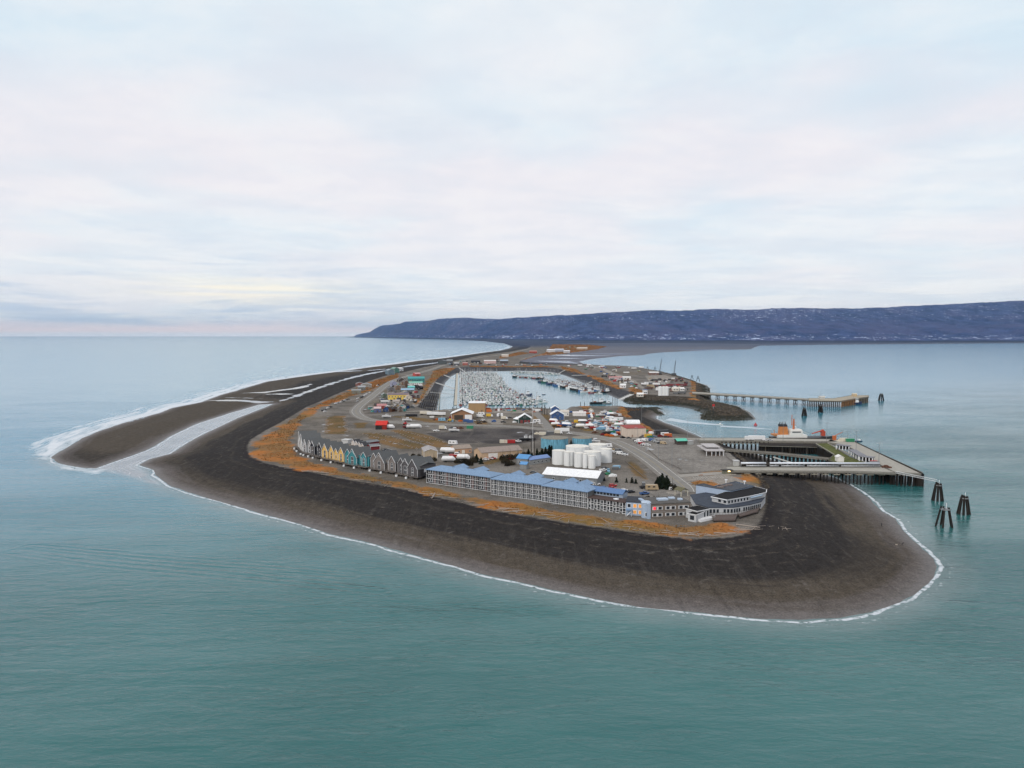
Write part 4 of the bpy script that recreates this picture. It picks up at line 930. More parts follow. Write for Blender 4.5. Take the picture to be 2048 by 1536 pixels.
building('warehouse', 'long low warehouse with plain white roof in front of the white tanks', 'warehouse', (1086,962),(1194,971), 17, 4.2, 2.6, 'x', (.20,.21,.22), WR, wins=((.2,1.6,1.2,1),(.45,1.6,1.2,1),(.7,1.6,1.2,1)), doors=((.9,2.4,2.6,(.4,.42,.45)),), ov=.5)
building('warehouse', 'tan metal warehouse with low grey hipped-looking roof and white edging beside the last beach house', 'warehouse', (848,917),(875,916), 17, 5.0, 1.5, 'y', (.42,.34,.24), (.33,.31,.31), trim=(.8,.8,.8), doors=((.5,3,2.6,(.46,.36,.26)),))
building('shed', 'peach coloured small gabled shop behind the red and white beached boats', 'shed', (910,908),(943,906), 12, 3.6, 1.8, 'x', (.50,.30,.19), (.28,.23,.19), wins=((.25,1,1.2,1.1),(.9,1,1,1.1)), doors=((.5,2.2,2.6,(.75,.70,.62)),))
building('warehouse', 'long pink-tan building with brown roof and two white roll doors', 'warehouse', (963,919),(1044,913), 15, 4.6, 2.4, 'x', (.50,.36,.24), (.27,.22,.19), wins=((.62,1.0,1.2,1.1),(.75,1,1.2,1.1)), doors=((.28,7,3.9,(.76,.74,.70)),(.55,1.3,2.3,(.8,.8,.8)),(.92,1.2,2.3,(.8,.8,.8))))
building('warehouse', 'big tan flat-roofed warehouse with white roof edge at the harbour front', 'warehouse', (937,824.5),(970,824.5), 22, 10.2, 0, 'flat', (.36,.24,.13), WR, doors=((.8,2,2.4,(.2,.13,.08)),))
building('fish_shed', 'open-fronted shed with broad white pitched roof left of the tan warehouse', 'shed', (903,839.5),(944,839.5), 20, 6.4, 4.0, 'y', (.30,.17,.10), WR, trim=(.8,.8,.8), doors=((.35,9,4.8,(.06,.045,.035)),(.82,7,5.2,(.78,.78,.78))), ov=1.2)
building('workshop', 'dark green workshop with white roof and red trimmed doors by the side road', 'workshop', (1037,846.5),(1062,846.5), 13, 5.0, 3.6, 'y', (.030,.060,.055), WR, trim=(.8,.8,.8), wins=((.5,5.2,2.2,1.1),), doors=((.25,2.4,3.2,(.20,.04,.04)),(.55,2.4,3.2,(.20,.04,.04)),(.82,2.4,3.2,(.20,.04,.04))), ov=.9)
building('lean_to', 'white-roofed lean-to on the left side of the dark green workshop', 'shed', (1027,844),(1037,845.5), 9, 3.2, 1.6, 'x', (.04,.06,.055), WR)
building('harbour_office', 'navy blue gabled building with white trim beside the harbour basin', 'office', (1102,839.5),(1128,839.5), 13, 5.4, 3.6, 'y', (.055,.105,.24), (.72,.74,.76), trim=(.8,.8,.8), wins=((.3,1.2,1.6,1.6),(.7,1.2,1.6,1.6),(.5,5.2,1.2,1.2)), ov=.8)
building('cottage', 'smaller navy cottage with pale roof just behind the navy gabled building', 'office', (1102,829),(1118,829), 9, 6.6, 2.6, 'y', (.055,.105,.24), (.72,.74,.76), trim=(.8,.8,.8), wins=((.5,3.2,3,1.6),))
building('shed', 'white shed with tan roof right of the navy harbour office', 'shed', (1121,832),(1138,832), 11, 4.4, 1.6, 'x', (.72,.70,.66), (.55,.50,.44), wins=((.85,1.4,1.2,1.2),))
building('warehouse', 'long white trailer-like shed with a maroon hut on top by the boatyard', 'shed', (1146,832),(1172,832), 6, 3.4, 1.0, 'x', (.74,.72,.70), (.66,.62,.60))
building('warehouse', 'cream warehouse with red roof edge near the cove beach', 'warehouse', (1253,875),(1292,874), 16, 7.6, .8, 'shed', (.58,.49,.41), (.30,.05,.04), doors=((.3,1.2,2.2,(.3,.2,.15)),(.82,2,2,(.16,.14,.14))))
building('quonset', 'grey shed with rounded white roof behind the cream warehouse', 'shed', (1254,856.5),(1280,856.5), 12, 4.2, 3.0, 'arch', (.34,.32,.30), WR)
building('terminal', 'green-roofed ticket kiosk at the head of the back trestle', 'kiosk', (1355,889.5),(1373,889), 6, 3.2, 1.2, 'x', (.07,.055,.05), (.12,.48,.36), ov=.8)
building('container_shed', 'light grey metal shed beside the green-roofed kiosk', 'shed', (1377,889.5),(1387,889), 4, 2.6, 0, 'flat', (.36,.37,.36), (.42,.42,.42))
building('control_house', 'pale grey metal hut where the silver pipes reach the causeway', 'hut', (1469,932.5),(1478,932.5), 3.5, 3.4, 0, 'flat', (.46,.46,.44), (.5,.5,.5))
building('cabin', 'blue-roofed small office left of the blue-roofed sheds behind the hotel', 'office', (1033,928),(1055,930), 9, 4.0, 2.0, 'x', (.22,.23,.24), (.10,.27,.52), wins=((.3,1,1,1),(.7,1,1,1)))
building('shed', 'long narrow blue-roofed shed right behind the hotel, left of the white warehouse', 'shed', (1060,930),(1100,924.5), 7, 3.4, 1.4, 'x', (.26,.27,.27), (.17,.26,.48), wins=((.2,1,1.2,1),(.4,1,1.2,1),(.6,1,1.2,1),(.8,1,1.2,1)))
building('shed', 'little blue-roofed pump house in front of the two blue-roofed sheds', 'shed', (1040,938),(1053,939), 5, 3.2, 1.2, 'x', (.24,.25,.25), (.12,.29,.54))
def terminal():
    o, rz, W = frame2((1422,911.5),(1444,911.5)); t = empty('ferry_terminal', o, rz, 'ferry terminal with layered pale flat roofs at the edge of the big lot', 'terminal')
    MB().box(0, W, 0, 20, 0, 3.4).build('wall', M('umber_wall', (.12, .085, .065)), t); MB().box(-4, W + 1.5, -1.5, 24, 3.4, 4.0).build('roof', M('pale_roof', (.46, .44, .44), .8, var=.15), t)
    MB().box(-1, W - 1, 6, 20, 4.0, 5.2).build('clerestory', M('grey_steel2', (.2, .19, .19)), t); MB().box(-2, W, 5, 21, 5.2, 5.7).build('upper_roof', M('pale_roof', (.46, .44, .44)), t)
    for i in range(6): MB().box(W * (i + .15) / 6, W * (i + .8) / 6, -.1, .02, .8, 2.8).build('window', GLASS, t)
    posts('column', WHITE, t, [(x, -1.1, 0, 3.4) for x in (-3.6, .2, W * .4, W * .75, W + .8)], .18)
terminal()
# storage sheds with dark red doors, west
building('storage_row', 'long grey garage row with dark red doors behind the teal and grey houses', 'garage', (730,893.5),(759,889), 7, 2.8, .9, 'x', (.16,.03,.035), (.17,.18,.19))
building('storage_row', 'shorter garage with dark red walls and white corner board nearer the grey houses', 'garage', (741,901.5),(760,900), 8, 3.4, .9, 'x', (.18,.03,.035), (.17,.18,.19), trim=(.8,.8,.8))
for i in range(4):
    building('beach_cabin', 'small dark-roofed cabin, %s from the left in the stepped row behind the teal house' % ORD[i], 'cabin', (703 + i * 6.2, 889.5 + i * 2.6), (709 + i * 6.2, 890.5 + i * 2.6), 6, 2.6, 1.5, 'y', (.55,.50,.46), (.045,.045,.05), group='stepped row of small cabins', trim=(.7,.7,.7))
building('cabin', 'pale flat-roofed cabin at the back left end of the stepped cabin row', 'cabin', (696,888),(704,886), 6, 3, 0, 'flat', (.5,.5,.5), (.55,.56,.55))
# shops by the harbour road and stilted shops on the beach side: (px left, px right, base y, depth, h, rh, roof, wall, roof colour, words)
SHOPS = [
 (703,722,788,12,5,1.6,'x',(.20,.19,.15),(.26,.27,.26),'olive shop with curved pale deck, frontmost on the beach side of the road'),
 (716,731,781,12,5,2,'x',(.16,.17,.17),(.30,.32,.33),'grey shop just behind the olive beach-side shop'),
 (722,743,775.5,12,5,2,'y',(.30,.28,.25),(.33,.36,.38),'pale gabled shop at the back of the beach-side cluster'),
 (712,727,772,12,4,2,'y',(.26,.10,.08),(.22,.20,.20),'reddish shop farthest back in the beach-side cluster'),
 (776,789,749.5,24,9,3,'y',(.14,.20,.24),(.28,.34,.38),'tall blue-grey building on stilts over the upper beach'),
 (788,799,745.5,24,9,3,'y',(.09,.20,.17),(.20,.32,.28),'dark green building on stilts right of the tall blue-grey one'),
 (799,807,742,20,6,2,'x',(.60,.62,.64),(.7,.7,.7),'white shop with pale roof at the far end of the stilted pair'),
 (748,762,825,8,4.4,1.6,'x',(.10,.12,.25),(.55,.42,.42),'navy-fronted boutique at the front corner of the shop village'),
 (754,773,818.5,8,4,1.8,'x',(.30,.06,.05),(.42,.20,.20),'dark red shop behind the navy-fronted boutique'),
 (774,782,820,8,3.6,1.4,'y',(.70,.70,.70),(.40,.40,.41),'white kiosk at the front right of the red shop'),
 (784,796,823,8,4.4,2,'y',(.12,.09,.07),(.14,.12,.11),'dark brown gabled shop left of a similar one at the harbour bank'),
 (796,806,824,8,4.4,2,'y',(.13,.10,.08),(.10,.095,.09),'blackish gabled shop at the front right of the village by the harbour bank'),
 (801,812,814,10,4,2,'y',(.17,.13,.10),(.19,.16,.14),'brown shop with mossy roof two rows from the front by the bank'),
 (776,817,799.5,12,6.4,2.2,'x',(.72,.52,.13),(.19,.15,.16),'long bright yellow shop building with plum roof'),
 (764,775,796,10,4.6,2,'y',(.10,.14,.11),(.25,.28,.27),'dark green shop with grey roof left of the long yellow building'),
 (786,800,809.5,9,4,1.8,'x',(.35,.33,.30),(.34,.30,.27),'weathered grey shop in front of the long yellow building'),
 (762,776,810,9,4,1.4,'x',(.26,.27,.26),(.44,.44,.43),'low grey shop with pale roof below the dark green one'),
 (813,824,801,8,5,2,'y',(.62,.56,.46),(.50,.40,.32),'cream gabled shop attached to the right end of the yellow building'),
 (802,828,785,10,4,1.6,'x',(.20,.22,.24),(.30,.45,.60),'long shed with sky blue roof behind the yellow building'),
 (776,790,783,12,5,2,'y',(.16,.15,.15),(.12,.12,.12),'charcoal shop left of the turquoise-roofed huts'),
 (790,803,779,12,5,2,'y',(.23,.15,.10),(.20,.17,.15),'brown timber shop between charcoal shop and turquoise huts'),
 (817,830,780.5,12,4.5,1.8,'x',(.10,.30,.30),(.16,.50,.47),'turquoise-roofed hut behind the sky blue roof'),
 (783,795,773,14,6,3,'y',(.30,.31,.42),(.20,.20,.26),'lavender gabled shop near the road two rows behind the yellow building'),
 (797,810,768,16,7,4,'y',(.08,.065,.06),(.07,.06,.06),'almost black gabled saloon left of the big teal building'),
 (808,817,771,14,6,3,'y',(.16,.10,.07),(.13,.11,.10),'dark brown steep-roofed shop touching the big teal building'),
 (818,845,771.5,14,5,1.6,'x',(.66,.68,.66),(.22,.50,.40),'white-walled sea-green-roofed shop in front of the big teal building'),
 (816,849,765,20,7,3,'x',(.050,.21,.21),(.06,.30,.31),'big teal building with teal roof at the back of the village'),
 (829,845,776,10,4,1.6,'x',(.60,.58,.56),(.50,.46,.45),'pale pinkish shed right of the turquoise-roofed hut'),
 (832,840,797,8,4,1.6,'y',(.10,.085,.08),(.16,.14,.14),'dark shed at the right edge of the village by the bank'),
 (831,841,752.5,16,5,2,'x',(.42,.08,.07),(.55,.30,.30),'small red building far up the road near the tall masts'),
]
for x0, x1, yb, dp, h, rh, rf, wc, rc, lab in SHOPS:
    n = 3 if x1 - x0 < 20 else 7
    building('shop', lab, 'shop', (x0, yb), (x1, yb - .3), dp, h, rh, rf, wc, rc, wins=tuple(((i + .5) / n, h * .5, 1.3, 1.3) for i in range(n) if i % 2 == 0 or n > 3), doors=((.5 if n == 3 else .3, 1.4, 2.3, (.10, .07, .06)),), group='shops along the spit road', trim=(.6, .6, .58) if rf == 'y' else None)
# stilts under the beach-side buildings
for x0, x1, yb, lab in ((703, 743, 789, 'timber boardwalk on posts under the beach-side shops'), (775, 806, 751, 'tall timber stilt platform under the blue-grey and green buildings')):
    o, rz, W = frame2((x0, yb), (x1, yb - (12 if x0 < 750 else 8)), 5.0); t = empty('boardwalk', o, rz, lab, 'boardwalk')
    MB().box(-1, W + 1, -2.5, -.2, .9, 1.3).build('deck', TIMBER, t)
    posts('post', DARKW, t, [(W * i / 13, -2.1, -5, .9) for i in range(14)], .2)
# east yard and far spit buildings
FAR = [
 (1246,1262,759,14,4,1.5,'x',(.60,.58,.55),(.72,.72,.72),'long white shed in the east yard below the tall thin mast'),
 (1219,1247,758.5,10,4,1.2,'x',(.55,.42,.42),(.50,.25,.24),'long pinkish-roofed shed beside the east bank grass'),
 (1241,1252,776,10,5,1.6,'x',(.72,.72,.72),(.78,.78,.78),'white shed at the end of the orange bank, near the breakwater'),
 (1275,1287,794,9,4,1.5,'x',(.60,.55,.48),(.78,.78,.76),'white-roofed cottage at the top of the ramp by the breakwater'),
 (1287,1295,788,8,6,.5,'shed',(.68,.70,.72),(.10,.13,.22),'white hut with navy roof beside the ramp cottage'),
 (1299,1318,750,18,5,1.6,'x',(.20,.13,.11),(.74,.74,.73),'white-roofed open barn beside the left crane'),
 (1345,1358,782,8,4,1.4,'x',(.62,.58,.50),(.66,.62,.54),'cream container office in the east yard, left one of two'),
 (1360,1369,782,8,4,1.4,'x',(.70,.69,.66),(.74,.74,.72),'white container office in the east yard, right one of two'),
 (942,960,726.5,30,8,2,'x',(.05,.05,.055),(.10,.09,.09),'long dark building far north of the harbour'),
 (968,992,727,30,8,2,'x',(.52,.36,.34),(.70,.68,.67),'long pale building with white roof north of the harbour'),
 (1000,1016,727,30,8,3,'x',(.10,.085,.08),(.35,.42,.50),'dark building with blue-grey roof right of the long pale one'),
 (876,892,729,24,10,3,'y',(.09,.10,.10),(.22,.24,.26),'tall dark stilted building on the upper beach north of the masts'),
 (893,905,726.5,24,8,3,'x',(.14,.14,.14),(.28,.30,.31),'grey low building next to the tall dark stilted one'),
 (908,918,731,20,6,2,'x',(.10,.10,.11),(.5,.5,.5),'small dark shed by the spit road north of the harbour'),
 (925,935,730.5,20,6,2,'x',(.34,.12,.10),(.45,.28,.26),'small reddish shed right of the small dark one'),
 (1003,1017,714,40,8,2,'x',(.55,.48,.42),(.62,.58,.52),'cream flat building on the grassy narrow part of the spit'),
 (1094,1110,704.5,60,12,3,'x',(.50,.50,.52),(.70,.72,.75),'large white building in the far cluster on the narrow spit'),
 (1110,1128,703.5,60,12,3,'x',(.35,.38,.45),(.60,.66,.74),'wide blue-grey building in the far cluster on the narrow spit'),
 (1128,1140,706,50,10,3,'x',(.45,.45,.47),(.72,.72,.74),'pale gabled building at the right of the far cluster'),
 (1059,1074,706.5,50,9,3,'x',(.30,.08,.06),(.45,.22,.18),'reddish building at the left of the far cluster'),
 (1155,1175,699,60,10,3,'x',(.50,.42,.34),(.62,.58,.52),'tan building out on the orange tip of the far spit'),
]
for x0, x1, yb, dp, h, rh, rf, wc, rc, lab in FAR:
    building('outlying_building', lab, 'building', (x0, yb), (x1, yb), dp, h, rh, rf, wc, rc, wins=((.3, 1.4, 2, 1.4), (.7, 1.4, 2, 1.4)) if yb > 740 else ())
for i, (x, w) in enumerate(((1320.5, 4.2), (1327.5, 4.2), (1333, 4))):
    f = G(x, 791); t = empty('silo', f, 0, 'white cylindrical silo in the east yard, %s of three from the left' % ORD[i], 'silo', 'three white silos')
    r = w * f.y / F; MB().cyl(0, 0, 0, 12.5, r, n=20).build('shell', TANKW, t); MB().cyl(0, 0, 12.5, 13.4, r, .3, n=20).build('roof', ROOFW, t)
# ================================================================ ROADS
def ribbon(name, pts, width, z, mat, label=None, kind='structure', off=0.0):
    P = [G(a, b, LAND) for a, b in pts]; Q = []
    for i in range(len(P) - 1):
        p0 = P[max(i - 1, 0)]; p1 = P[i]; p2 = P[i + 1]; p3 = P[min(i + 2, len(P) - 1)]
        for k in range(8):
            t = k / 8; Q.append(.5 * ((2 * p1) + (-p0 + p2) * t + (2 * p0 - 5 * p1 + 4 * p2 - p3) * t * t + (-p0 + 3 * p1 - 3 * p2 + p3) * t ** 3))
    Q.append(P[-1]); m = MB(); L = []
    for i, q in enumerate(Q):
        d = (Q[min(i + 1, len(Q) - 1)] - Q[max(i - 1, 0)]); d.z = 0; d.normalize(); n = Vector((-d.y, d.x, 0)); q = q + n * off
        L.append((q - n * width / 2, q + n * width / 2))
    m.v = [(v.x, v.y, z) for ab in L for v in ab]; m.f = [(2 * i, 2 * i + 1, 2 * i + 3, 2 * i + 2) for i in range(len(L) - 1)]
    o = m.build(name, mat); return tag(o, kind=kind)
ASPH = M('asphalt', (.215, .205, .190), .9, var=.12, scale=.15); LINE = M('road_paint', (.52, .51, .47), .8, var=.2, scale=.4)
MAIN = [(1060,697),(1010,708),(960,715),(900,727),(856,741),(799,757),(773,770),(748,790),(724,808),(712,821),(718,831),(735,838.5),(767,843),(805,846),(900,849.5),(952,851),(1018,853),(1068,857),(1100,860),(1137,865),(1181,871.5),(1220,880),(1245,889),(1270,902),(1296,918),(1320,936),(1346,957),(1366,973),(1372,984)]
ribbon('road', MAIN, 10.5, LAND + .16, ASPH)
for off in (-4.4, 4.4, 0): ribbon('road_marking', MAIN, .35 if off else .28, LAND + .20, LINE if off else M('yellow_paint', (.34, .28, .13), .8), off=off)
ribbon('road_shoulder', MAIN, 15, LAND + .12, M('pale_shoulder', (.205, .190, .170), .95, var=.25, scale=.3))
SIDE = [(1104,863),(1092,848),(1078,832),(1066,821)]
ribbon('road', SIDE, 7.5, LAND + .13, ASPH)
ribbon('road', [(1196,876.5),(1240,876.8),(1300,877.3),(1360,877.8),(1408,878.5)], 9, LAND + .14, M('pale_concrete_road', (.30, .28, .25), .9, var=.12))
ribbon('road', [(1340,958),(1352,953),(1400,949.5),(1458,945.5)], 8, LAND + .14, M('pale_concrete_road', (.30, .28, .25)))
ribbon('road', [(716,830),(760,829),(820,828),(870,829)], 5, LAND + .10, M('gravel_track', (.22, .20, .18), .95, var=.2))
# parking lines of the hotel and ferry lots
def lines(name, a, b, n, L, sp):
    pass
_pm = MB()
for (x0, y0), (x1, y1), n, dx, dy in (((1385,954),(1440,951),12,7,-4.5),((1290,905),(1345,936),0,0,0),((1385,955),(1375,961),0,0,0)):
    for i in range(n):
        a = G(x0 + (x1 - x0) * i / max(1, n - 1), y0 + (y1 - y0) * i / max(1, n - 1)); b = G(x0 + (x1 - x0) * i / max(1, n - 1) + dx, y0 + (y1 - y0) * i / max(1, n - 1) + 4.5)
        d = (b - a).normalized(); q = Vector((-d.y, d.x, 0)) * .12
        bz = len(_pm.v); _pm.v += [(v.x, v.y, LAND + .12) for v in (a - q, b - q, b + q, a + q)]; _pm.f.append((bz, bz + 1, bz + 2, bz + 3))
tag(_pm.build('road_marking', LINE), kind='structure')
# island kerb in front of the restaurant
_k = MB(); _e = [G(1406 + 31 * math.cos(a), 968 + 6.5 * math.sin(a)) for a in [2 * math.pi * i / 28 for i in range(28)]]
for a, b in zip(_e, _e[1:] + _e[:1]): _k.tube((a.x, a.y, LAND + .08), (b.x, b.y, LAND + .08), .16, n=4)
tag(_k.build('kerb', M('concrete', (.36, .34, .31), .85, var=.15)), kind='structure')

# ================================================================ PIERS
CONC = M('pier_concrete', (.34, .325, .285), .85, var=.14, scale=.4); EDGE = M('pier_edge_timber', (.17, .16, .14), .9, var=.35, scale=1.5)
PILE = M('creosote_pile', (.022, .019, .017), .85, var=.5, scale=1.2, streak=True); PILEL = M('bare_pile', (.20, .175, .14), .85, var=.45, scale=1.2, streak=True)
MOSS = M('mossy_deck', (.095, .105, .035), .95, var=.5, scale=.35); STEEL = M('grey_steel', (.20, .21, .22), .6)
def deck_thing(name, label, poly, z, thick, mat, cat='pier', kerb=True):
    c = [G(a, b, z) for a, b in poly]; o = sum(c, Vector()) / len(c); o.z = 0; t = empty(name, o, 0, label, cat)
    L = [(v.x - o.x, v.y - o.y) for v in c]
    MB().prism(L, z - .35, z).build('deck', mat, t)
    cx = sum(a for a, b in L) / len(L); cy = sum(b for a, b in L) / len(L)
    MB().prism([(a * .998 + cx * .002, b * .998 + cy * .002) for a, b in L], z - thick, z - .355).build('beam', EDGE, t)
    if kerb:
        e = MB()
        for i in range(len(L)):
            a, b = Vector((*L[i], z + .22)), Vector((*L[(i + 1) % len(L)], z + .22)); e.tube(a, b, .2, n=4)
        e.build('kerb_rail', EDGE, t)
    return t, o, L
def piles_along(t, o, a, b, z, n, depth_rows, back, r=.42, mat=PILE, foot=-1.5, batter=0, name='pile'):
    """rows of piles from pixel a to pixel b on level z, rows stepping away from the viewer"""
    A, B = G(*a, z), G(*b, z); me = {}
    for i in range(n):
        p = A + (B - A) * (i + .5) / n
        for k in range(depth_rows):
            q = Vector((p.x - o.x, p.y - o.y + .8 + k * back, foot)); top = z - .4
            bx = batter * (1 if (k + i) % 2 else -1)
            key = (round(top - foot, 1), bx)
            if key not in me: me[key] = MB().tube((bx, 0, 0), (0, 0, key[0]), r, r * .92, 7).mesh(name, mat)
            link(name, me[key], t, q)
# back causeway, from the lot out to the cargo dock
t, o, L = deck_thing('causeway', 'long concrete causeway behind the ferry lot leading to the big dock', [(1398,881.5),(1398,876.2),(1500,876.2),(1660,878.5),(1672,883.5),(1500,881.8)], 8.0, 2.0, CONC)
piles_along(t, o, (1440,881.8), (1660,883), 8.0, 26, 2, 8.5, r=.5)
cp = MB()
for i in range(26):
    p = G(1440 + 220 * (i + .5) / 26, 881.8 + 1.2 * (i + .5) / 26, 8) - o; cp.box(p.x - .5, p.x + .5, p.y + .1, p.y + 10, 5.4, 5.95)
cp.build('cross_beam', CONC, t)
# dark timber bulkhead under the inner dock
t, o, L = deck_thing('timber_dock', 'older timber dock with massed dark piles under the causeway', [(1518,890),(1518,882),(1650,884),(1662,890),(1640,893)], 6.4, 1.0, DARKW, kerb=False)
piles_along(t, o, (1522,890), (1640,893), 6.4, 24, 3, 3, r=.55); 
piles_along(t, o, (1524,889.6), (1640,892.6), 6.4, 7, 1, 0, r=.35, mat=PILEL)
# ferry gangway trestle in the middle
t, o, L = deck_thing('walkway', 'thin dark timber walkway on piles between the causeway and the front pier', [(1446,899.5),(1446,897.5),(1560,905.5),(1662,916.5),(1662,919),(1560,908)], 8.0, 1.1, EDGE)
piles_along(t, o, (1448,899.5), (1560,908), 8.0, 14, 2, 2.2, r=.5, foot=0); piles_along(t, o, (1562,908), (1660,919), 8.0, 12, 2, 2.2, r=.5)
# light ramp slanting down to the water
def ramp():
    a, b = G(1546, 914, 7.2), G(1592, 928, 3); o = Vector((a.x, a.y, 0)); t = empty('gangway', o, 0, 'pale sloping gangway under the middle walkway', 'gangway')
    MB().tube((0, 0, a.z), b - o, .55, n=4).build('deck', M('pale_gangway', (.5, .5, .48)), t)
    posts('pile', PILE, t, [(0, 0, -1, a.z), ((b - o).x, (b - o).y, -1, b.z)], .4, False)
ramp()
# mossy L-shaped platform
t, o, L = deck_thing('mossy_platform', 'moss-covered green timber platform inside the dock', [(1632,887.5),(1655,886.5),(1700,914),(1735,927.5),(1736,930.5),(1680,929.5),(1656,919.5),(1669,909.5)], 8.0, 1.4, MOSS)
piles_along(t, o, (1634,888), (1668,909), 8.0, 16, 1, 2.2, r=.5); piles_along(t, o, (1658,920), (1682,930), 8.0, 9, 2, 2.5, r=.5); piles_along(t, o, (1650,898), (1690,914), 8.0, 14, 2, 4, r=.5)
for a, b in (((1632,887.2),(1669,909.2)), ((1655,886.2),(1735,927.2))):
    A, B = G(*a, 8.2), G(*b, 8.2); MB().tube(A - o, B - o, .38, n=4).build('edge_beam', M('pale_timber', (.30, .28, .23), .9, var=.3), t)
building('storage_hut', 'white gabled hut standing on the mossy platform', 'hut', (1674.5,923.5), (1688,923.8), 5, 3.0, 1.1, 'y', (.72,.70,.66), (.74,.73,.70), z0=8.02)
# main dock: long deck running towards the viewer
t, o, L = deck_thing('main_dock', 'broad pale concrete dock deck running toward the lower right corner piles', [(1655,884.5),(1662,878.5),(1704,881.5),(1845,945.5),(1842,947.5),(1790,945.3),(1762,931),(1742,917),(1690,890.5)], 8.0, 1.7, CONC)
piles_along(t, o, (1792,945.8), (1842,947.4), 8.0, 6, 1, 3, r=.55); piles_along(t, o, (1742,917), (1790,945), 8.0, 18, 2, 4, r=.5); piles_along(t, o, (1760,935), (1838,944), 8.0, 14, 2, 9, r=.5)
A, B = G(1706, 882.5, 8), G(1845, 948.5, 8)
fd = MB().tube(A - o + Vector((.3, 0, .25)), B - o + Vector((.3, 0, .25)), .38, n=4).build('fender_beam', DARKW, t)
posts('fender_pile', PILE, t, [((A + (B - A) * i / 30).x - o.x + .6, (A + (B - A) * i / 30).y - o.y, -1, 8.2) for i in range(31)], .4, False)
MB().box(-3.2, .2, -1.2, 1.6, -2, 7.4).build('corner_fender', DARKW, t).location = (G(1843, 947.5, 7.5).x - o.x, G(1843, 947.5, 7.5).y - o.y, 0)
# front causeway with the twin silver pipes
t, o, L = deck_thing('front_causeway', 'pale front causeway carrying silver pipes out to the main dock', [(1452,941.6),(1452,933.4),(1762,933.6),(1792,945.6),(1700,943.0)], 8.0, 1.25, CONC)
for k in range(14):
    for dy in (0, 4.5):
        p = G(1495 + k * 22.5, 941.8 + k * .2, 8) - o; m_ = MB().cyl(0, 0, -1.2, 7.0, .42, n=8).build('pile', PILE, t, (p.x - 1.1, p.y + 1 + dy, 0)); c_ = m_.copy(); COL.objects.link(c_); c_.parent = t; c_.location.x += 2.2
    MB().box(p.x - 1.8, p.x + 1.8, p.y + .3, p.y + 6.5, 5.9, 6.45).build('cap_beam', M('pale_timber', (.30, .28, .23)), t)
def pipes():
    ALU = M('silver_pipe', (.66, .70, .76), .4, metal=.15, var=.06); a, b = G(1483, 934.6, 8.1), G(1760, 935.2, 8.1); o = Vector((a.x, a.y, 8.05)); t = empty('pipeline', o, math.atan2(b.y - a.y, b.x - a.x), 'twin silver insulated pipes running along the front causeway', 'pipeline')
    W = (b - a).length
    for x0, x1 in ((0, .18), (.208, 1.0)): MB().tube((W * x0, 1.0, 2.6), (W * x1, 1.0, 2.6), .62, n=12).build('upper_pipe', ALU, t, smooth=True)
    for x0, x1 in ((.035, .18), (.208, .27), (.29, .45), (.475, .70), (.72, 1.0)): MB().tube((W * x0, .2, 1.0), (W * x1, .2, 1.0), .38, n=10).build('lower_pipe', M('dull_pipe', (.42, .43, .44), .4, metal=.4), t, smooth=True)
    posts('pipe_support', STEEL, t, [(W * i / 24, .9, 0, 2.1) for i in range(25)], .16)
    MB().box(0, W, 1.8, 2.0, .2, 1.4).build('guard_rail', DARKW, t)
pipes()
# open shelters on the dock
for i, (a, b, lab) in enumerate((((1672,898.5),(1697,901),'flat grey canopy over the dock ramp, farthest of three'), ((1697,908),(1716,920),'slatted grey canopy on white posts, middle of three along the dock'), ((1718,922),(1744,925),'low flat grey canopy nearest the silver pipes'))):
    oo, rz, W = frame2(a, b, 8.02); t = empty('canopy', oo, rz, lab, 'canopy', 'flat canopies along the dock')
    MB().box(-.5, W + .5, -.4, 5, 3.0, 3.35).build('roof', M('grey_canopy', (.20, .20, .22), .7, var=.2), t); MB().box(.4, W - .4, 3.6, 4.6, 0, 2.99).build('back_wall', DARKW, t)
    posts('post', WHITE, t, [(W * (k + .1) / 4, .1, 0, 3.0) for k in range(5)], .28)
# far pier
t, o, L = deck_thing('far_pier', 'long trestle pier from the east breakwater out to an angled wharf', [(1384,786.6),(1384,783.6),(1500,790.2),(1617,797.4),(1617,799.4),(1500,792.6)], 8.0, 1.5, CONC)
for i in range(12):
    p = G(1419 + i * 17.3, 788.4 + i * .98, 8) - o
    f = MB(); 
    for x0_, x1_ in ((-2.6, -2.0), (2.6, 2.0), (-1.4, .6), (1.4, -.6)): f.tube((p.x + x0_, p.y + 2, -1.2), (p.x + x1_, p.y + 2, 6.6), .42, n=5)
    f.box(p.x - 3, p.x + 3, p.y + 1.4, p.y + 2.6, 5.8, 6.5).build('trestle_bent', PILE, t)
t, o, L = deck_thing('far_wharf', 'angled timber wharf at the end of the far pier with dark and rusty piles', [(1617,796.6),(1668,797),(1704,790.8),(1736,790.8),(1738,793.4),(1712,797),(1681,802.2),(1617,801)], 8.0, 1.6, M('tan_deck', (.36, .32, .25), .9, var=.2))
piles_along(t, o, (1617,801.2), (1681,802.4), 8.0, 17, 2, 5, r=.55); piles_along(t, o, (1683,802), (1712,797.2), 8.0, 9, 1, 5, r=.8, mat=M('rusty_sheet', (.28, .15, .075), .85, var=.5)); piles_along(t, o, (1712,797.2), (1738,793.6), 8.0, 8, 1, 5, r=.7, mat=PILEL)
piles_along(t, o, (1684,800.5), (1736,793), 8.0, 16, 1, 5, r=.8)
building('dock_hut', 'small pale hut on the far wharf', 'hut', (1640,797.5), (1650,797.5), 5, 2.6, .8, 'x', (.5,.5,.48), (.55,.55,.52), z0=8.02)
building('dock_hut', 'tan hut near the outer bend of the far wharf', 'hut', (1706,793), (1714,793), 4, 3.2, .8, 'x', (.55,.42,.25), (.55,.48,.36), z0=8.02)
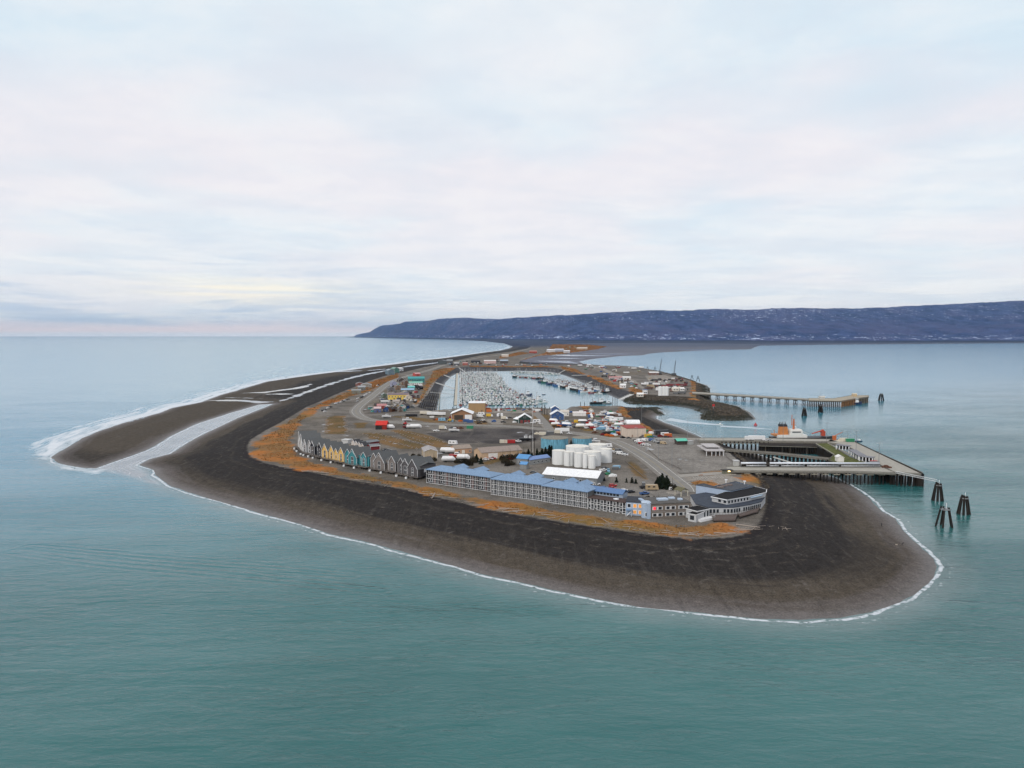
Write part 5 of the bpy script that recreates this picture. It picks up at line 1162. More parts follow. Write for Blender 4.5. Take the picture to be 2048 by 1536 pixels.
# dolphins: clusters of raking piles
def dolphin(px, pybase, H, piles, label, spread, r, cap=False, steel=False, group='pile dolphins'):
    o = G(px, pybase, 0); t = empty('pile_dolphin', o, 0, label, 'dolphin', group)
    for i in range(piles):
        a = 2 * math.pi * i / piles + .3; x, y = math.cos(a) * spread, math.sin(a) * spread * .8
        MB().tube((x, y, -1.5), (x * .42, y * .42, H * (.93 + .09 * ((i * 7) % 3) / 2)), r, r * .9, 8).build('pile', PILE, t)
    if cap: MB().cyl(.5, 0, H * .8, H + 1.6, .14, n=5).build('marker', WHITE, t)
    MB().cyl(0, 0, H * .84, H * .90, spread * .48 + r * .6, n=10).build('strap', STEEL, t)
dolphin(1875, 1001, 10.0, 8, 'thick pile dolphin tied by a catwalk to the dock corner', 3.0, .55, True)
dolphin(1927, 1028, 9.6, 8, 'thick pile dolphin farthest right beyond the dock', 3.1, .58, True)
dolphin(1889, 1053, 9.8, 5, 'open splayed pile dolphin nearest the viewer', 4.2, .46, True)
dolphin(1608.5, 832, 9.6, 7, 'far pile dolphin left of the pair in front of the wharf', 3.0, .6)
dolphin(1641, 825, 9.6, 7, 'far pile dolphin right of the pair in front of the wharf', 3.0, .6)
dolphin(1762, 801, 9.6, 9, 'pile dolphin standing off the outer end of the far wharf', 4.0, .7)
def catwalk():
    a, b = G(1792, 945.5, 8.3), G(1872, 962, 9.6); o = Vector((a.x, a.y, 0)); t = empty('catwalk', o, 0, 'white truss catwalk from the dock out to the nearest thick dolphin', 'catwalk')
    m = MB(); d = b - a
    for s in (-.6, .6):
        for z in (0, 1.1): m.tube((0, s, a.z + z - .2), (d.x, d.y + s, a.z + d.z + z - .2), .09, n=4)
    for i in range(25):
        p = d * i / 25; q = d * (i + 1) / 25
        for s in (-.6, .6): m.tube((p.x, p.y + s, a.z + p.z - .2), (q.x, q.y + s, a.z + q.z + .9), .05, n=4)
    m.build('truss', WHITE, t); MB().loft([[(0, -.5, a.z - .3), (0, .5, a.z - .3), (0, .5, a.z - .15), (0, -.5, a.z - .15)], [(d.x, d.y - .5, b.z - .3), (d.x, d.y + .5, b.z - .3), (d.x, d.y + .5, b.z - .15), (d.x, d.y - .5, b.z - .15)]]).build('walkway', STEEL, t)
catwalk()
# lamp posts
def lamp_proto(H, arms=1):
    t = empty('lamp_post', (0, 0, 0)); T = Thing(t); T.add(MB().cyl(0, 0, 0, H, .17, .10, 7).build('pole', STEEL, t))
    m = MB()
    for s in (-1, 1)[:max(1, arms)]: m.box(min(0, s * 1.5), max(0, s * 1.5), -.1, .1, H - .15, H + .02).box(s * 1.5 - .5, s * 1.5 + .5, -.28, .28, H - .22, H - .02)
    T.add(m.build('lamp_head', M('lamp_grey', (.35, .37, .38), .5), t)); return T
LP = {}
for px, y0, y1, z0, arms, lab in ((1566,882,844,8,2,'lamp post on the back causeway left of the ship funnel'),(1653,882,845,8,2,'lamp post on the dock corner beside the red crane'),(1712,902,861,8,2,'tall twin lamp post at the inner side of the broad dock'),(1757.6,925,886,8,2,'lamp post on the broad dock near the silver pipes'),(1695,884,862,8,1,'small lamp post beside the green container on the dock'),
    (1640,800,781,8,1,'lamp post on the far wharf'),(1716,794,773,8,1,'thin mast at the outer end of the far wharf'),(1292,904,864,6,1,'lamp post at the roadside, left of three along the ferry lot'),(1317,921,890,6,1,'lamp post at the roadside, middle of three along the ferry lot'),(1343.6,935,881,6,1,'tallest lamp post at the roadside, right of three along the ferry lot'),
    (1274,893,855,6,1,'lamp post in front of the cream warehouse with red roof edge'),(1375,888,838,6,1,'tall thin pole beside the green-roofed kiosk'),(1242,880,856,6,1,'pole at the road bend near the cream warehouse'),(1310,881,860,6,1,'lamp post at the far edge of the ferry lot'),
    (1392,882,856,8,1,'slim post where the back causeway begins'),(1408,882,868,8,0,'short post at the landward end of the back causeway'),(1446,882,872,8,0,'short post on the causeway before its first open span'),(1526,930,910,8,0,'thin post beside the pipes on the front causeway'),(1283,846,809,6,1,'pole above the cove beach by the breakwater mound'),(1293,775,719,6,2,'very tall light mast in the east yard, right of the tallest one'),(1252,748,706,6,2,'tallest light mast at the middle of the east yard'),(1219,733,715,6,0,'thin far mast on the mudflat side of the east yard'),
    (850,741,704,6,0,'thin radio mast beside the spit road, left one of two'),(865,737,697,6,1,'pale radio mast beside the spit road, right one of two'),(884,716,699,0,0,'far channel marker pole off the outer beach')):
    a = G(px, y0, z0); H = round((zat(y1, a.y) - z0) * 2) / 2
    if (H, arms) not in LP: LP[(H, arms)] = lamp_proto(H, arms)
    LP[(H, arms)].copy(a, 0, lab, 'lamp post' if arms else 'pole', 'tall lamp posts and masts')
for T in LP.values(): T.remove()
def masts():
    a = G(1065, 905); H = zat(806, a.y) - LAND; t = empty('radio_mast', a, 0, 'very tall white lattice radio mast behind the blue-roofed sheds', 'mast'); m = MB()
    for i in range(3):
        an = i * 2.1; m.tube((.45 * math.cos(an), .45 * math.sin(an), 0), (.3 * math.cos(an), .3 * math.sin(an), H), .07, n=4)
    for z in range(0, int(H), 1): m.tube((.42, 0, z), (-.25, .3, z + 1), .04, n=3).tube((-.25, .35, z), (-.2, -.35, z + 1), .04, n=3)
    m.build('lattice', M('white_steel', (.6, .6, .6), .5), t); MB().cyl(.5, 0, H * .6, H * .66, .35, n=8).build('antenna', WHITE, t)
    for px, y1, lab in ((1062.5, 864, 'left dark pole beside the tall radio mast'), (1068.5, 874, 'right dark pole beside the tall radio mast')):
        a = G(px, 921); t = empty('utility_pole', a, 0, lab, 'pole', 'dark poles by the radio mast'); H = zat(y1, a.y) - LAND; MB().cyl(0, 0, 0, H, .28, .2, 7).build('pole', DARKW, t); MB().box(-1.1, 1.1, -.1, .1, H - 1.2, H - 1.0).build('cross_arm', DARKW, t)
masts()
# silver pipe frame, boulders and wall by the lot
def guard(pts, label, h=.8, z=LAND):
    o = G(*pts[0], z); t = empty('barrier', o, 0, label, 'barrier'); m = MB()
    for a, b in zip(pts, pts[1:]):
        A, B = G(*a, z) - o, G(*b, z) - o; m.tube((A.x, A.y, h), (B.x, B.y, h), .18, n=4); n = max(2, int((B - A).length / 3))
        for i in range(n + 1): c = A + (B - A) * i / n; m.box(c.x - .1, c.x + .1, c.y - .1, c.y + .1, 0, h)
    m.build('rail', TIMBER, t)
guard([(1297,901),(1320,921),(1358,938),(1362,941)], 'dark low rail along the roadside edge of the ferry lot')
guard([(1452,914),(1468,927)], 'pale concrete edge along the slope by the ferry lot')
guard([(1250,924),(1264,935),(1290,957)], 'pale low fence beside the road bend behind the hotel', .6)
# ================================================================ THE SHIP AND THE CRANES
def hull_mesh(L, B, H, z0, bow=.25, n=9, deckcut=0, flare=.75, sheer=.0):
    """simple faired hull: stations along x from stern (0) to bow (L)"""
    m = MB(); rings = []
    for i in range(n):
        f = i / (n - 1); w = B / 2 * (1 - max(0, (f - (1 - bow)) / bow) ** 1.8 * .97) * (.86 + .14 * min(1, f * 4)); x = f * L; top = H + sheer * max(0, f - .5) ** 2 * 4
        k = max(.15, w * flare)
        rings.append([(x, -w, top), (x, -k, z0 + (top - z0) * .35), (x * .97 + L * .01, -k * .5, z0), (x * .97 + L * .01, k * .5, z0), (x, k, z0 + (top - z0) * .35), (x, w, top)])
    return m.loft(rings)
ORANGE = M('ship_orange', (.46, .12, .035), .5, var=.1); BUFF = M('buff_orange', (.50, .19, .055), .5); BLK = M('black_paint', (.015, .015, .02), .5); SHIPW = M('ship_white', (.72, .70, .66), .5, var=.06)
def ship():
    a = G(1546, 884.5, 0); b = G(1672, 884.5, 0); L = (b - a).length; a.y += 6; t = empty('buoy_tender', a, 0, 'moored buoy tender with buff and black funnel, orange mast and white bridge', 'ship'); s = L / 126
    X = lambda px: (px - 1546) * s
    hull_mesh(L, 11, 3.7, -1.5, sheer=1).build('hull', BLK, t)
    MB().box(X(1556), X(1616), -4.2, 4.2, 3.4, 6.0).build('deckhouse', SHIPW, t)
    b_ = MB().box(X(1582), X(1607), -4, 4, 6.0, 9.6).build('bridge', SHIPW, t); MB().box(X(1586), X(1603), -4.15, -3.9, 8.1, 9.0).build('bridge_window', GLASS, b_)
    MB().box(X(1583), X(1606), -3.4, 3.4, 9.6, 10.6).build('bridge_roof', SHIPW, t)
    f_ = MB().prism([(X(1562), -2.2), (X(1580), -2.2), (X(1580), 2.2), (X(1562), 2.2)], 6.0, 13.0, [(X(1563), -1.8), (X(1578), -1.8), (X(1578), 1.8), (X(1563), 1.8)]).build('funnel', BUFF, t)
    MB().prism([(X(1562.6), -1.9), (X(1578), -1.9), (X(1578), 1.9), (X(1562.6), 1.9)], 13.0, 15.0, [(X(1561), -1.5), (X(1577), -1.5), (X(1577), 1.5), (X(1561), 1.5)]).build('funnel_top', BLK, f_)
    e = MB()
    for px in (1563.5, 1568, 1574.5): e.tube((X(px), 0, 15), (X(px) + .4, 0, 17), .35, n=6)
    e.build('exhaust', BLK, f_)
    m = MB().tube((X(1592), 0, 10.6), (X(1592), 0, 19.5), .9, .6, 6).tube((X(1588), 0, 14), (X(1588), 0, 23), .3, n=5).tube((X(1587), 0, 14.5), (X(1597), 0, 14.5), .2, n=4).tube((X(1589), 0, 16.6), (X(1597), 0, 16.6), .2, n=4)
    m.build('mast', ORANGE, t); MB().box(X(1591), X(1597), -.3, .3, 12.6, 13.1).box(X(1593), X(1599), -.25, .25, 11.5, 11.8).build('radar', SHIPW, t)
    MB().box(X(1549), X(1561), -3.6, 3.6, 5.2, 6.6).build('stern_house', BUFF, t); MB().tube((X(1553), 0, 6.5), (X(1553), 0, 10), .25).build('stern_mast', BUFF, t)
    r = MB()
    for i in range(12): r.tube((X(1606) + i * 1.0 * s, -3.6, 7.2), (X(1606) + i * 1.0 * s, -3.6, 9.6 - i * .2), .06, n=3)
    r.tube((X(1606), -3.6, 9.6), (X(1620), -3.6, 7.0), .08, n=3).build('railing', SHIPW, t)
    c = MB().box(X(1648), X(1655), -1.6, 1.6, 4.8, 9.0).tube((X(1651), 0, 9.4), (X(1629), 0, 6.6), .7, .4, 5).cyl(X(1651), 0, 9, 10.3, 1.2, n=8)
    c.build('deck_crane', M('crane_red', (.42, .06, .03), .5), t)
ship()
def small_crane():
    o = G(1668.5, 880, 8); t = empty('dock_crane', o, 0, 'small orange crane with raised jib at the back of the dock', 'crane'); MB().box(-1.2, 1.2, -1, 1, 0, 3.6).build('base', ORANGE, t)
    MB().tube((0, 0, 3.2), (6.6, 0, 6.6), .32, .2, 5).build('jib', ORANGE, t); MB().tube((5.6, 0, 6.1), (6.0, 0, 1.8), .06, n=3).build('cable', STEEL, t)
small_crane()
def lattice_crane(px, yb, pxt, yt, label):
    a = G(px, yb); H = zat(yt, a.y) - LAND; dx = (pxt - px) / F * a.y; t = empty('crawler_crane', a, 0, label, 'crane', 'lattice boom cranes')
    MB().box(-5, 4, -3, 3, 1.4, 5.0).build('cab', M('crane_grey', (.08, .09, .10), .6), t); MB().box(-5, 5, -3.6, -2, 0, 1.4).build('track', DARKW, t); MB().box(-5, 5, 2, 3.6, 0, 1.4).build('track', DARKW, t)
    m = MB()
    for sx in (-.9, .9):
        for sy in (-.9, .9): m.tube((sx, sy, 4), (dx + sx * .5, sy * .5, H), .22, n=4)
    n = int(H / 2.4)
    for i in range(n):
        z0 = 4 + (H - 4) * i / n; z1 = 4 + (H - 4) * (i + 1) / n; x0 = dx * i / n; x1 = dx * (i + 1) / n
        m.tube((x0 - .9, -.9, z0), (x1 + .9, -.9, z1), .13, n=3).tube((x0 + .9, .9, z0), (x1 - .9, .9, z1), .13, n=3)
    m.build('boom', M('boom_steel', (.10, .11, .13), .6), t); MB().tube((dx, 0, H), (-4, 0, 5), .12, n=3).build('stay_cable', STEEL, t)
lattice_crane(1319, 749, 1323, 718, 'tall lattice crane with slightly leaning boom, left of the pair in the east yard')
lattice_crane(1348, 751, 1351, 721, 'slim lattice crane, right of the pair in the east yard')
for i, (px, yb, yt, lab) in enumerate(((1295,739.5,733,'far small timber frame, leftmost of four on the east shore'),(1310,742,734,'small timber frame, second from the left of four on the east shore'),(1384,759,750.5,'timber A-frame, left one of the pair near the barge ramp'),(1396,763,752,'timber A-frame, right one of the pair near the barge ramp'))):
    a = G(px, yb); H = zat(yt, a.y) - LAND; t = empty('timber_tripod', a, 0, lab, 'frame', 'timber frames on the east shore')
    posts('leg', DARKW, t, [], .3); w = H * .28
    for s in (-1, 1): MB().tube((s * w, 0, 0), (s * w * .25, 0, H), .45, n=5).build('leg', DARKW, t)
    MB().box(-w * .5, w * .5, -.3, .3, H * .55, H * .62).build('cross_beam', DARKW, t)
# ================================================================ HARBOUR: floats and boats
FLOAT = M('float_timber', (.33, .31, .26), .9, var=.25, scale=.8)
HULLC = {'white': (.72,.72,.70), 'navy': (.025,.04,.10), 'black': (.018,.018,.02), 'blue': (.045,.12,.28), 'green': (.03,.12,.09), 'red': (.28,.035,.03), 'grey': (.22,.23,.24), 'cream': (.55,.50,.40), 'teal': (.06,.22,.24), 'orange': (.50,.17,.05)}
def hm(c): return M('hull_' + c, HULLC[c], .45, var=.08)
PROTO = []
def boat_proto(kind, col):
    name = {'sail': 'sailboat', 'cruiser': 'cabin_cruiser', 'fish': 'fishing_boat', 'trawler': 'trawler', 'skiff': 'skiff'}[kind]
    t = empty(name, (0, 0, 0)); T = Thing(t); rng = random.Random(hash((kind, col)) & 0 or len(PROTO) + 3)
    CW = M('cabin_white', (.72, .73, .73), .5, var=.06)
    if kind == 'sail':
        L = 10.5; T.add(hull_mesh(L, 3.2, 1.1, -.4, .5, 8).build('hull', hm(col), t, (-L / 2, 0, 0))); T.add(MB().prism([(-2.4, -1), (2.0, -.7), (2.0, .7), (-2.4, 1)], 1.1, 1.75).build('cabin', CW, t))
        m = MB().cyl(.6, 0, 1.1, 13.0, .13, n=5).box(.5, .7, -1.0, 1.0, 7.5, 7.6).tube((.6, 0, 13), (5, 0, 1.2), .04, n=3).tube((.6, 0, 13), (-5, 0, 1.2), .04, n=3); T.add(m.build('mast', M('mast_alloy', (.55, .56, .57), .4), t))
        T.add(MB().tube((.5, 0, 2.6), (-3.8, 0, 2.5), .24, .16, 6).build('furled_sail', hm('blue' if col == 'white' else 'cream'), t))
    elif kind == 'cruiser':
        L = 9.0; T.add(hull_mesh(L, 3.1, 1.3, -.4, .45, 8).build('hull', hm(col), t, (-L / 2, 0, 0))); c = T.add(MB().prism([(-1.8, -1.25), (1.6, -1.1), (2.3, 0), (1.6, 1.1), (-1.8, 1.25)], 1.3, 3.0, [(-1.8, -1.15), (1.0, -.95), (1.5, 0), (1.0, .95), (-1.8, 1.15)]).build('cabin', CW, t))
        T.add(MB().prism([(-1.6, -1.27), (1.35, -1.1), (1.95, 0), (1.35, 1.1), (-1.6, 1.27)], 2.1, 2.65).build('window_band', GLASS, c)); T.add(MB().box(-3.2, -1.0, -1.1, 1.1, 3.0, 3.1).cyl(-1, 0, 3.1, 4.6, .06, n=4).build('hardtop', CW, t))
    elif kind == 'fish':
        L = 13.0; T.add(hull_mesh(L, 4.1, 1.7, -.6, .4, 8, sheer=.8).build('hull', hm(col), t, (-L / 2, 0, 0))); c = T.add(MB().box(.3, 3.4, -1.4, 1.4, 1.6, 4.3).box(.1, 3.8, -1.55, 1.55, 4.3, 4.45).build('wheelhouse', CW, t))
        T.add(MB().box(1.2, 3.46, -1.45, 1.45, 3.1, 3.8).build('window_band', GLASS, c))
        m = MB().cyl(-.3, 0, 1.6, 9.5, .13, n=5).tube((-.3, 0, 8.5), (-1.2, -3.0, 12.0), .08, n=4).tube((-.3, 0, 8.5), (-1.2, 3.0, 12.0), .08, n=4).tube((-.3, 0, 4), (-5, 0, 6.5), .09, n=4).tube((-.3, 0, 9.5), (6, 0, 2.8), .03, n=3); T.add(m.build('rigging', M('rig_grey', (.30, .31, .32), .5), t))
        T.add(MB().cyl(-4, 0, 1.5, 2.9, .9, n=10).box(-2.8, -1.4, -1, 1, 1.5, 2.3).build('net_drum', M('net_green', (.05, .14, .09), .9), t))
    elif kind == 'trawler':
        L = 22.0; T.add(hull_mesh(L, 6.6, 2.7, -1, .38, 9, sheer=1.6).build('hull', hm(col), t, (-L / 2, 0, 0))); c = T.add(MB().box(1.5, 6.5, -2.4, 2.4, 2.5, 5.2).box(2.6, 6.2, -2.1, 2.1, 5.2, 7.6).box(2.3, 6.6, -2.3, 2.3, 7.6, 7.8).build('wheelhouse', CW, t))
        T.add(MB().box(3.0, 6.3, -2.18, 2.18, 6.3, 7.1).build('window_band', GLASS, c))
        m = MB().cyl(.8, 0, 2.6, 14, .22, n=5).cyl(-7.5, 0, 2.6, 9.5, .2, n=5).tube((-7.5, -2.5, 2.6), (-7.5, 0, 9.5), .15, n=4).tube((-7.5, 2.5, 2.6), (-7.5, 0, 9.5), .15, n=4).tube((.8, 0, 12), (-1.5, -6, 14), .12, n=4).tube((.8, 0, 12), (-1.5, 6, 14), .12, n=4).tube((.8, 0, 6), (-8, 0, 9.4), .12, n=4).cyl(4.2, 0, 7.8, 11, .1, n=4)
        T.add(m.build('rigging', M('rig_grey', (.30, .31, .32), .5), t)); T.add(MB().box(-6, -2.5, -1.8, 1.8, 2.5, 3.8).build('hatch', M('rust_deck', (.24, .10, .05), .9, var=.4), t))
    else:
        L = 6.0; T.add(hull_mesh(L, 2.2, .8, -.3, .45, 7).build('hull', hm(col), t, (-L / 2, 0, 0))); T.add(MB().box(-.6, 1.0, -.8, .8, .8, 2.0).build('cabin', CW, t))
    T.kind = kind; T.col = col; T.L = L; PROTO.append(T); return T
BP = {(k, c): boat_proto(k, c) for k, cs in (('sail', ('white', 'navy', 'green')), ('cruiser', ('white', 'blue', 'cream', 'black', 'grey', 'navy')), ('fish', ('white', 'grey', 'green', 'red')), ('trawler', ('navy', 'black', 'blue', 'white', 'green')), ('skiff', ('white', 'navy', 'grey'))) for c in cs}
WORD = {'sail': 'sailboat', 'cruiser': 'cabin cruiser', 'fish': 'fishing boat', 'trawler': 'trawler', 'skiff': 'skiff'}
def marina():
    rng = random.Random(21)
    wl = [(746, 914.5), (770, 914), (790, 913), (811, 911)]; rt = [(745, 996), (758, 1008), (770, 1018), (780, 1030), (790, 1052), (800, 1072), (811, 1083)]
    rows = []; D = 935.0
    while D < 1730: rows.append(D); D += 37 + (D - 930) * .012
    near_stock = []; far = []; spots = []
    for r, D in enumerate(rows):
        py = Y0 + CAMZ * F / D; x0 = (np.interp(py, *zip(*wl)) - 1024) / F * D + 5; x1 = (np.interp(py, *zip(*rt)) - 1024) / F * D - 3
        if r < 30:
            t = empty('float_dock', (x0 - 2, D, 0), 0, 'long timber float, %s row from the quay in the packed marina' % ORD[r], 'float', 'float rows of the marina')
            MB().box(0, x1 - x0, -1.0, 1.0, .1, .55).build('deck', FLOAT, t)
            n = int((x1 - x0) / 14)
            posts('pile', DARKW, t, [(6 + i * 14, 1.1, -1, 4.6) for i in range(n)], .24, False)
        for side in (-1, 1):
            x = x0 + 2; k = 0
            while x < x1 - 2:
                if rng.random() < .86:
                    kd = rng.choices(['sail', 'cruiser', 'fish', 'skiff'], [.36, .34, .20, .10] if r > 3 else [.22, .34, .36, .08])[0]
                    c = rng.choice([p[1] for p in BP if p[0] == kd]) if rng.random() < .72 else [p[1] for p in BP if p[0] == kd][0]
                    L = BP[(kd, c)].L; y = D + side * (1.6 + L / 2); rz = side * math.pi / 2 * (1 if rng.random() < .5 else -1)
                    spots.append((y, x, kd, c, rz + rng.gauss(0, .03), r, side, k)); k += 1
                    x += {'sail': 3.9, 'cruiser': 3.9, 'fish': 4.8, 'skiff': 3.2}[kd] + rng.uniform(0, 1.1)
                else: x += 4
    spots.sort(); 
    for (y, x, kd, c, rz, r, side, k) in spots[:172]:
        BP[(kd, c)].copy((x, y, 0), rz, '%s %s %s from left, %s side of the %s float row' % (c, WORD[kd], ORD[k], 'near' if side < 0 else 'far', ORD[r]), 'boat', 'boats packed in the marina')
    V = []; Fc = []; mi = []; mats = []; base = 0
    for (y, x, kd, c, rz, r, side, k) in spots[172:]:
        cs, sn = math.cos(rz), math.sin(rz)
        for ch in BP[(kd, c)].kids:
            me = ch.data; co = np.empty(len(me.vertices) * 3); me.vertices.foreach_get('co', co); co = co.reshape(-1, 3) + np.array(ch.location)
            V.append(np.stack([co[:, 0] * cs - co[:, 1] * sn + x, co[:, 0] * sn + co[:, 1] * cs + y, co[:, 2]], -1)); m = me.materials[0]
            if m not in mats: mats.append(m)
            for p in me.polygons: Fc.append(tuple(base + v for v in p.vertices)); mi.append(mats.index(m))
            base += len(co)
    me = bpy.data.meshes.new('moored_boats'); me.from_pydata(np.concatenate(V).tolist(), [], Fc)
    for m in mats: me.materials.append(m)
    me.polygons.foreach_set('material_index', mi); tag(link('moored_boats', me), 'mass of small boats in the farther rows of the marina', 'boats', kind='stuff')
    # spine walkway
    a, b = G(914.5, 746, 0), G(911, 811, 0); d = b - a; o = Vector((a.x, a.y, 0)); t = empty('main_float', o, 0, 'long pale main walkway float down the left side of the marina', 'float'); n = Vector((-d.y, d.x, 0)).normalized() * 1.9
    MB().prism([((-n).x, (-n).y), ((d - n).x, (d - n).y), ((d + n).x, (d + n).y), (n.x, n.y)], .1, .8).build('deck', M('pale_float', (.46, .43, .36), .9, var=.15), t)
    posts('pile', DARKW, t, [((d * i / 18).x - 2.4, (d * i / 18).y, -1, 5.5) for i in range(19)], .28, False)
marina()
def raft(a, b, n, kinds, where, seed, off=0, two=False, ang=None):
    rng = random.Random(seed); A, B = G(*a, 0), G(*b, 0); d = (B - A); L = d.length; d.normalize(); nn = Vector((-d.y, d.x, 0)); nn = nn if nn.y < 0 else -nn
    t = empty('float_dock', A, math.atan2(d.y, d.x), 'timber float %s' % where, 'float', 'float rows of the fishing fleet'); MB().box(0, L, -1.3, 1.3, .1, .6).build('deck', FLOAT, t)
    for s in ((1, -1) if two else (1,)):
        for i in range(n):
            kd, c = rng.choice(kinds); T = BP[(kd, c)]; p = A + d * L * (i + .5) / n + nn * s * (2 + T.L / 2)
            T.copy(p, math.atan2(nn.y, nn.x) + (math.pi if rng.random() < .5 else 0) + rng.gauss(0, .06), '%s %s, %s from left, %s side, %s' % (c, WORD[kd], ORD[i], 'near' if s > 0 else 'far', where), 'boat', 'fishing fleet on the east side')
TR = [('trawler', c) for c in ('navy', 'black', 'blue', 'green', 'white')]
raft((1098, 764), (1197, 787), 25, [('trawler', c) for c in ('navy', 'black', 'blue', 'green', 'navy', 'black')] + [('fish', 'grey'), ('trawler', 'white'), ('fish', 'red')], 'in the diagonal line off the east bank', 2, two=True)
raft((1040, 754), (1092, 758), 14, [('fish', 'white'), ('fish', 'red'), ('trawler', 'black'), ('fish', 'grey')], 'in the short line at mid harbour', 5)
raft((1024, 745.5), (1118, 750), 26, [('fish', 'white'), ('sail', 'white'), ('fish', 'green'), ('cruiser', 'white')], 'in the back line at the north end', 9, two=True)
a = G(1093, 792, 0)
for px, py, kd, c, rz, lab in ((1087.5, 789.5, 'skiff', 'navy', .3, 'small navy skiff moving alone across open harbour water'), (1440, 850, 'skiff', 'white', -.15, 'white motorboat ahead of its pale wake off the breakwater'), (1718, 883, 'skiff', 'navy', .1, 'dark little boat lying behind the corner of the broad dock'),
    (1706, 809, 'trawler', 'navy', -.1, 'navy and white boat alongside the far angled wharf'), (1197, 789, 'fish', 'white', .2, 'white fishing boat at the near end of the east fleet'), (1072, 803, 'trawler', 'white', .5, 'white and teal boat at the marina corner by the open water'), (1050, 792, 'trawler', 'navy', 0, 'navy seiner at the right edge of the marina'),
    (1086, 806, 'fish', 'white', .2, 'white fishing boat with raised poles at the outer marina corner'), (1196, 808, 'trawler', 'black', .15, 'black workboat moored at the near quay of the harbour'), (1214, 808, 'fish', 'grey', 0, 'grey workboat right of the black one at the near quay')):
    BP[(kd, c)].copy(G(px, py, 0), rz, lab, 'boat')
# harbour furniture
def bridge(a, az, b, bz, label, w=2.2):
    A, B = G(*a, az), G(*b, bz); o = Vector((A.x, A.y, 0)); t = empty('gangway', o, 0, label, 'gangway', 'gangways down to the harbour floats'); d = B - A; n = Vector((-d.y, d.x, 0)).normalized() * w / 2
    MB().loft([[Vector((0, 0, az)) - n, Vector((0, 0, az)) + n, Vector((0, 0, az + .5)) + n, Vector((0, 0, az + .5)) - n], [Vector((d.x, d.y, bz)) - n, Vector((d.x, d.y, bz)) + n, Vector((d.x, d.y, bz + .5)) + n, Vector((d.x, d.y, bz + .5)) - n]]).build('deck', M('pale_gangway', (.5, .5, .48)), t)
    r = MB()
    for s in (-1, 1): r.tube(Vector((0, 0, az + 1.4)) + n * s, Vector((d.x, d.y, bz + 1.4)) + n * s, .12, n=4)
    r.build('railing', M('pale_gangway', (.5, .5, .48)), t)
bridge((918, 736), 6, (934, 747), .6, 'thin gangway at the far left corner of the marina'); bridge((888, 750.5), 6, (913, 760), .6, 'gangway on the left bank, second from the far corner'); bridge((872, 766), 6, (912, 779), .6, 'gangway on the left bank beside the tidal grid'); bridge((860, 785), 6, (911, 790), .6, 'long gangway over the tidal grid to the main walkway')
bridge((1130, 740.5), 6, (1117, 747.5), .6, 'gangway at the north-east corner of the harbour'); bridge((1144, 751.5), 6, (1176, 750.5), 6, 'level pale ramp onto the east bank', 4); bridge((1184, 763.5), 6, (1168, 770.5), .6, 'gangway half way down the east bank'); bridge((1264, 789), 6, (1241, 799.5), .3, 'broad concrete launching ramp at the harbour mouth', 7)
def tidal_grid():
    o = G(860, 816, 0); t = empty('tidal_grid', o, 0, 'dark timber tidal grid of posts along the left harbour bank', 'grid'); pts = []
    for py in (790, 796, 802, 809, 816, 822):
        for i in range(8):
            p = G(850 - (py - 790) * .35 + i * 4.3, py, 0) - o
            if 850 - (py - 790) * .35 + i * 4.3 < 884: pts.append((round(p.x, 2), round(p.y, 2), -1, 6.6))
    posts('post', DARKW, t, pts, .4)
    for i, py in enumerate((790, 802, 816)):
        a, b = G(848, py, 6) - o, G(876, py, 6) - o; MB().tube((a.x, a.y, 6.2), (b.x, b.y, 6.2), .35, n=4).build('beam', EDGE, t)
    a, b = G(880, 785, 6) - o, G(877, 822, 6) - o; MB().tube((a.x, a.y, 6.4), (b.x, b.y, 6.4), .6, n=4).build('fender_wall', M('pale_timber', (.30, .28, .23)), t)
tidal_grid()
def quay():
    a, b = G(905, 817.5), G(1100, 818.5); o = Vector((a.x, a.y, 0)); t = empty('quay', o, 0, 'timber quay edge between the marina and the harbour street', 'quay'); d = b - a
    MB().box(0, d.x, -1, 1.2, 4.6, 6.3).build('deck', EDGE, t); posts('pile', DARKW, t, [(d.x * i / 24, 1.5, -2, 8.2) for i in range(25)], .35, False)
quay()
for i_, (px, y0, y1) in enumerate(((1161, 812, 804), (1169, 811, 804), (1184, 811, 804), (1225.5, 811, 794), (1230, 812, 795), (1234, 812, 796), (1084, 828, 806), (1089, 829, 810), (1094, 830, 818))):
    a = G(px, y0); t = empty('mooring_pile', a, 0, 'tall dark mooring pile at pixel-near quay', 'pile', 'tall mooring piles along the near quay'); H = zat(y1, a.y) - LAND; MB().cyl(0, 0, -4, H, .35, n=7).build('pile', DARKW, t); t['label'] = 'tall dark mooring pile by the near quay, %s in line from left' % ORD[[4, 5, 6, 7, 8, 9, 1, 2, 3][i_] - 1]
# the red channel buoy, the red light on the breakwater
a = G(1511, 850.5, 0); t = empty('channel_buoy', a, 0, 'red channel buoy floating right of the breakwater tip', 'buoy'); RED = M('buoy_red', (.42, .02, .02), .5); MB().cyl(0, 0, -.3, .9, 1.9, 1.7, 14).build('float', RED, t); MB().cyl(0, 0, .9, 2.3, 1.0, .5, 8).build('tower', RED, t); MB().cyl(0, 0, 2.3, 2.8, .3, n=8).build('light', RED, t)
a = G(1427, 817); t = empty('beacon', a, 0, 'red daymark beacon on the breakwater crest', 'beacon'); MB().cyl(0, 0, 0, 3, .4, n=8).build('post', STEEL, t); MB().box(-1.4, 1.4, -.3, .3, 2.4, 5.2).build('daymark', RED, t)
for T in list(BP.values()): pass
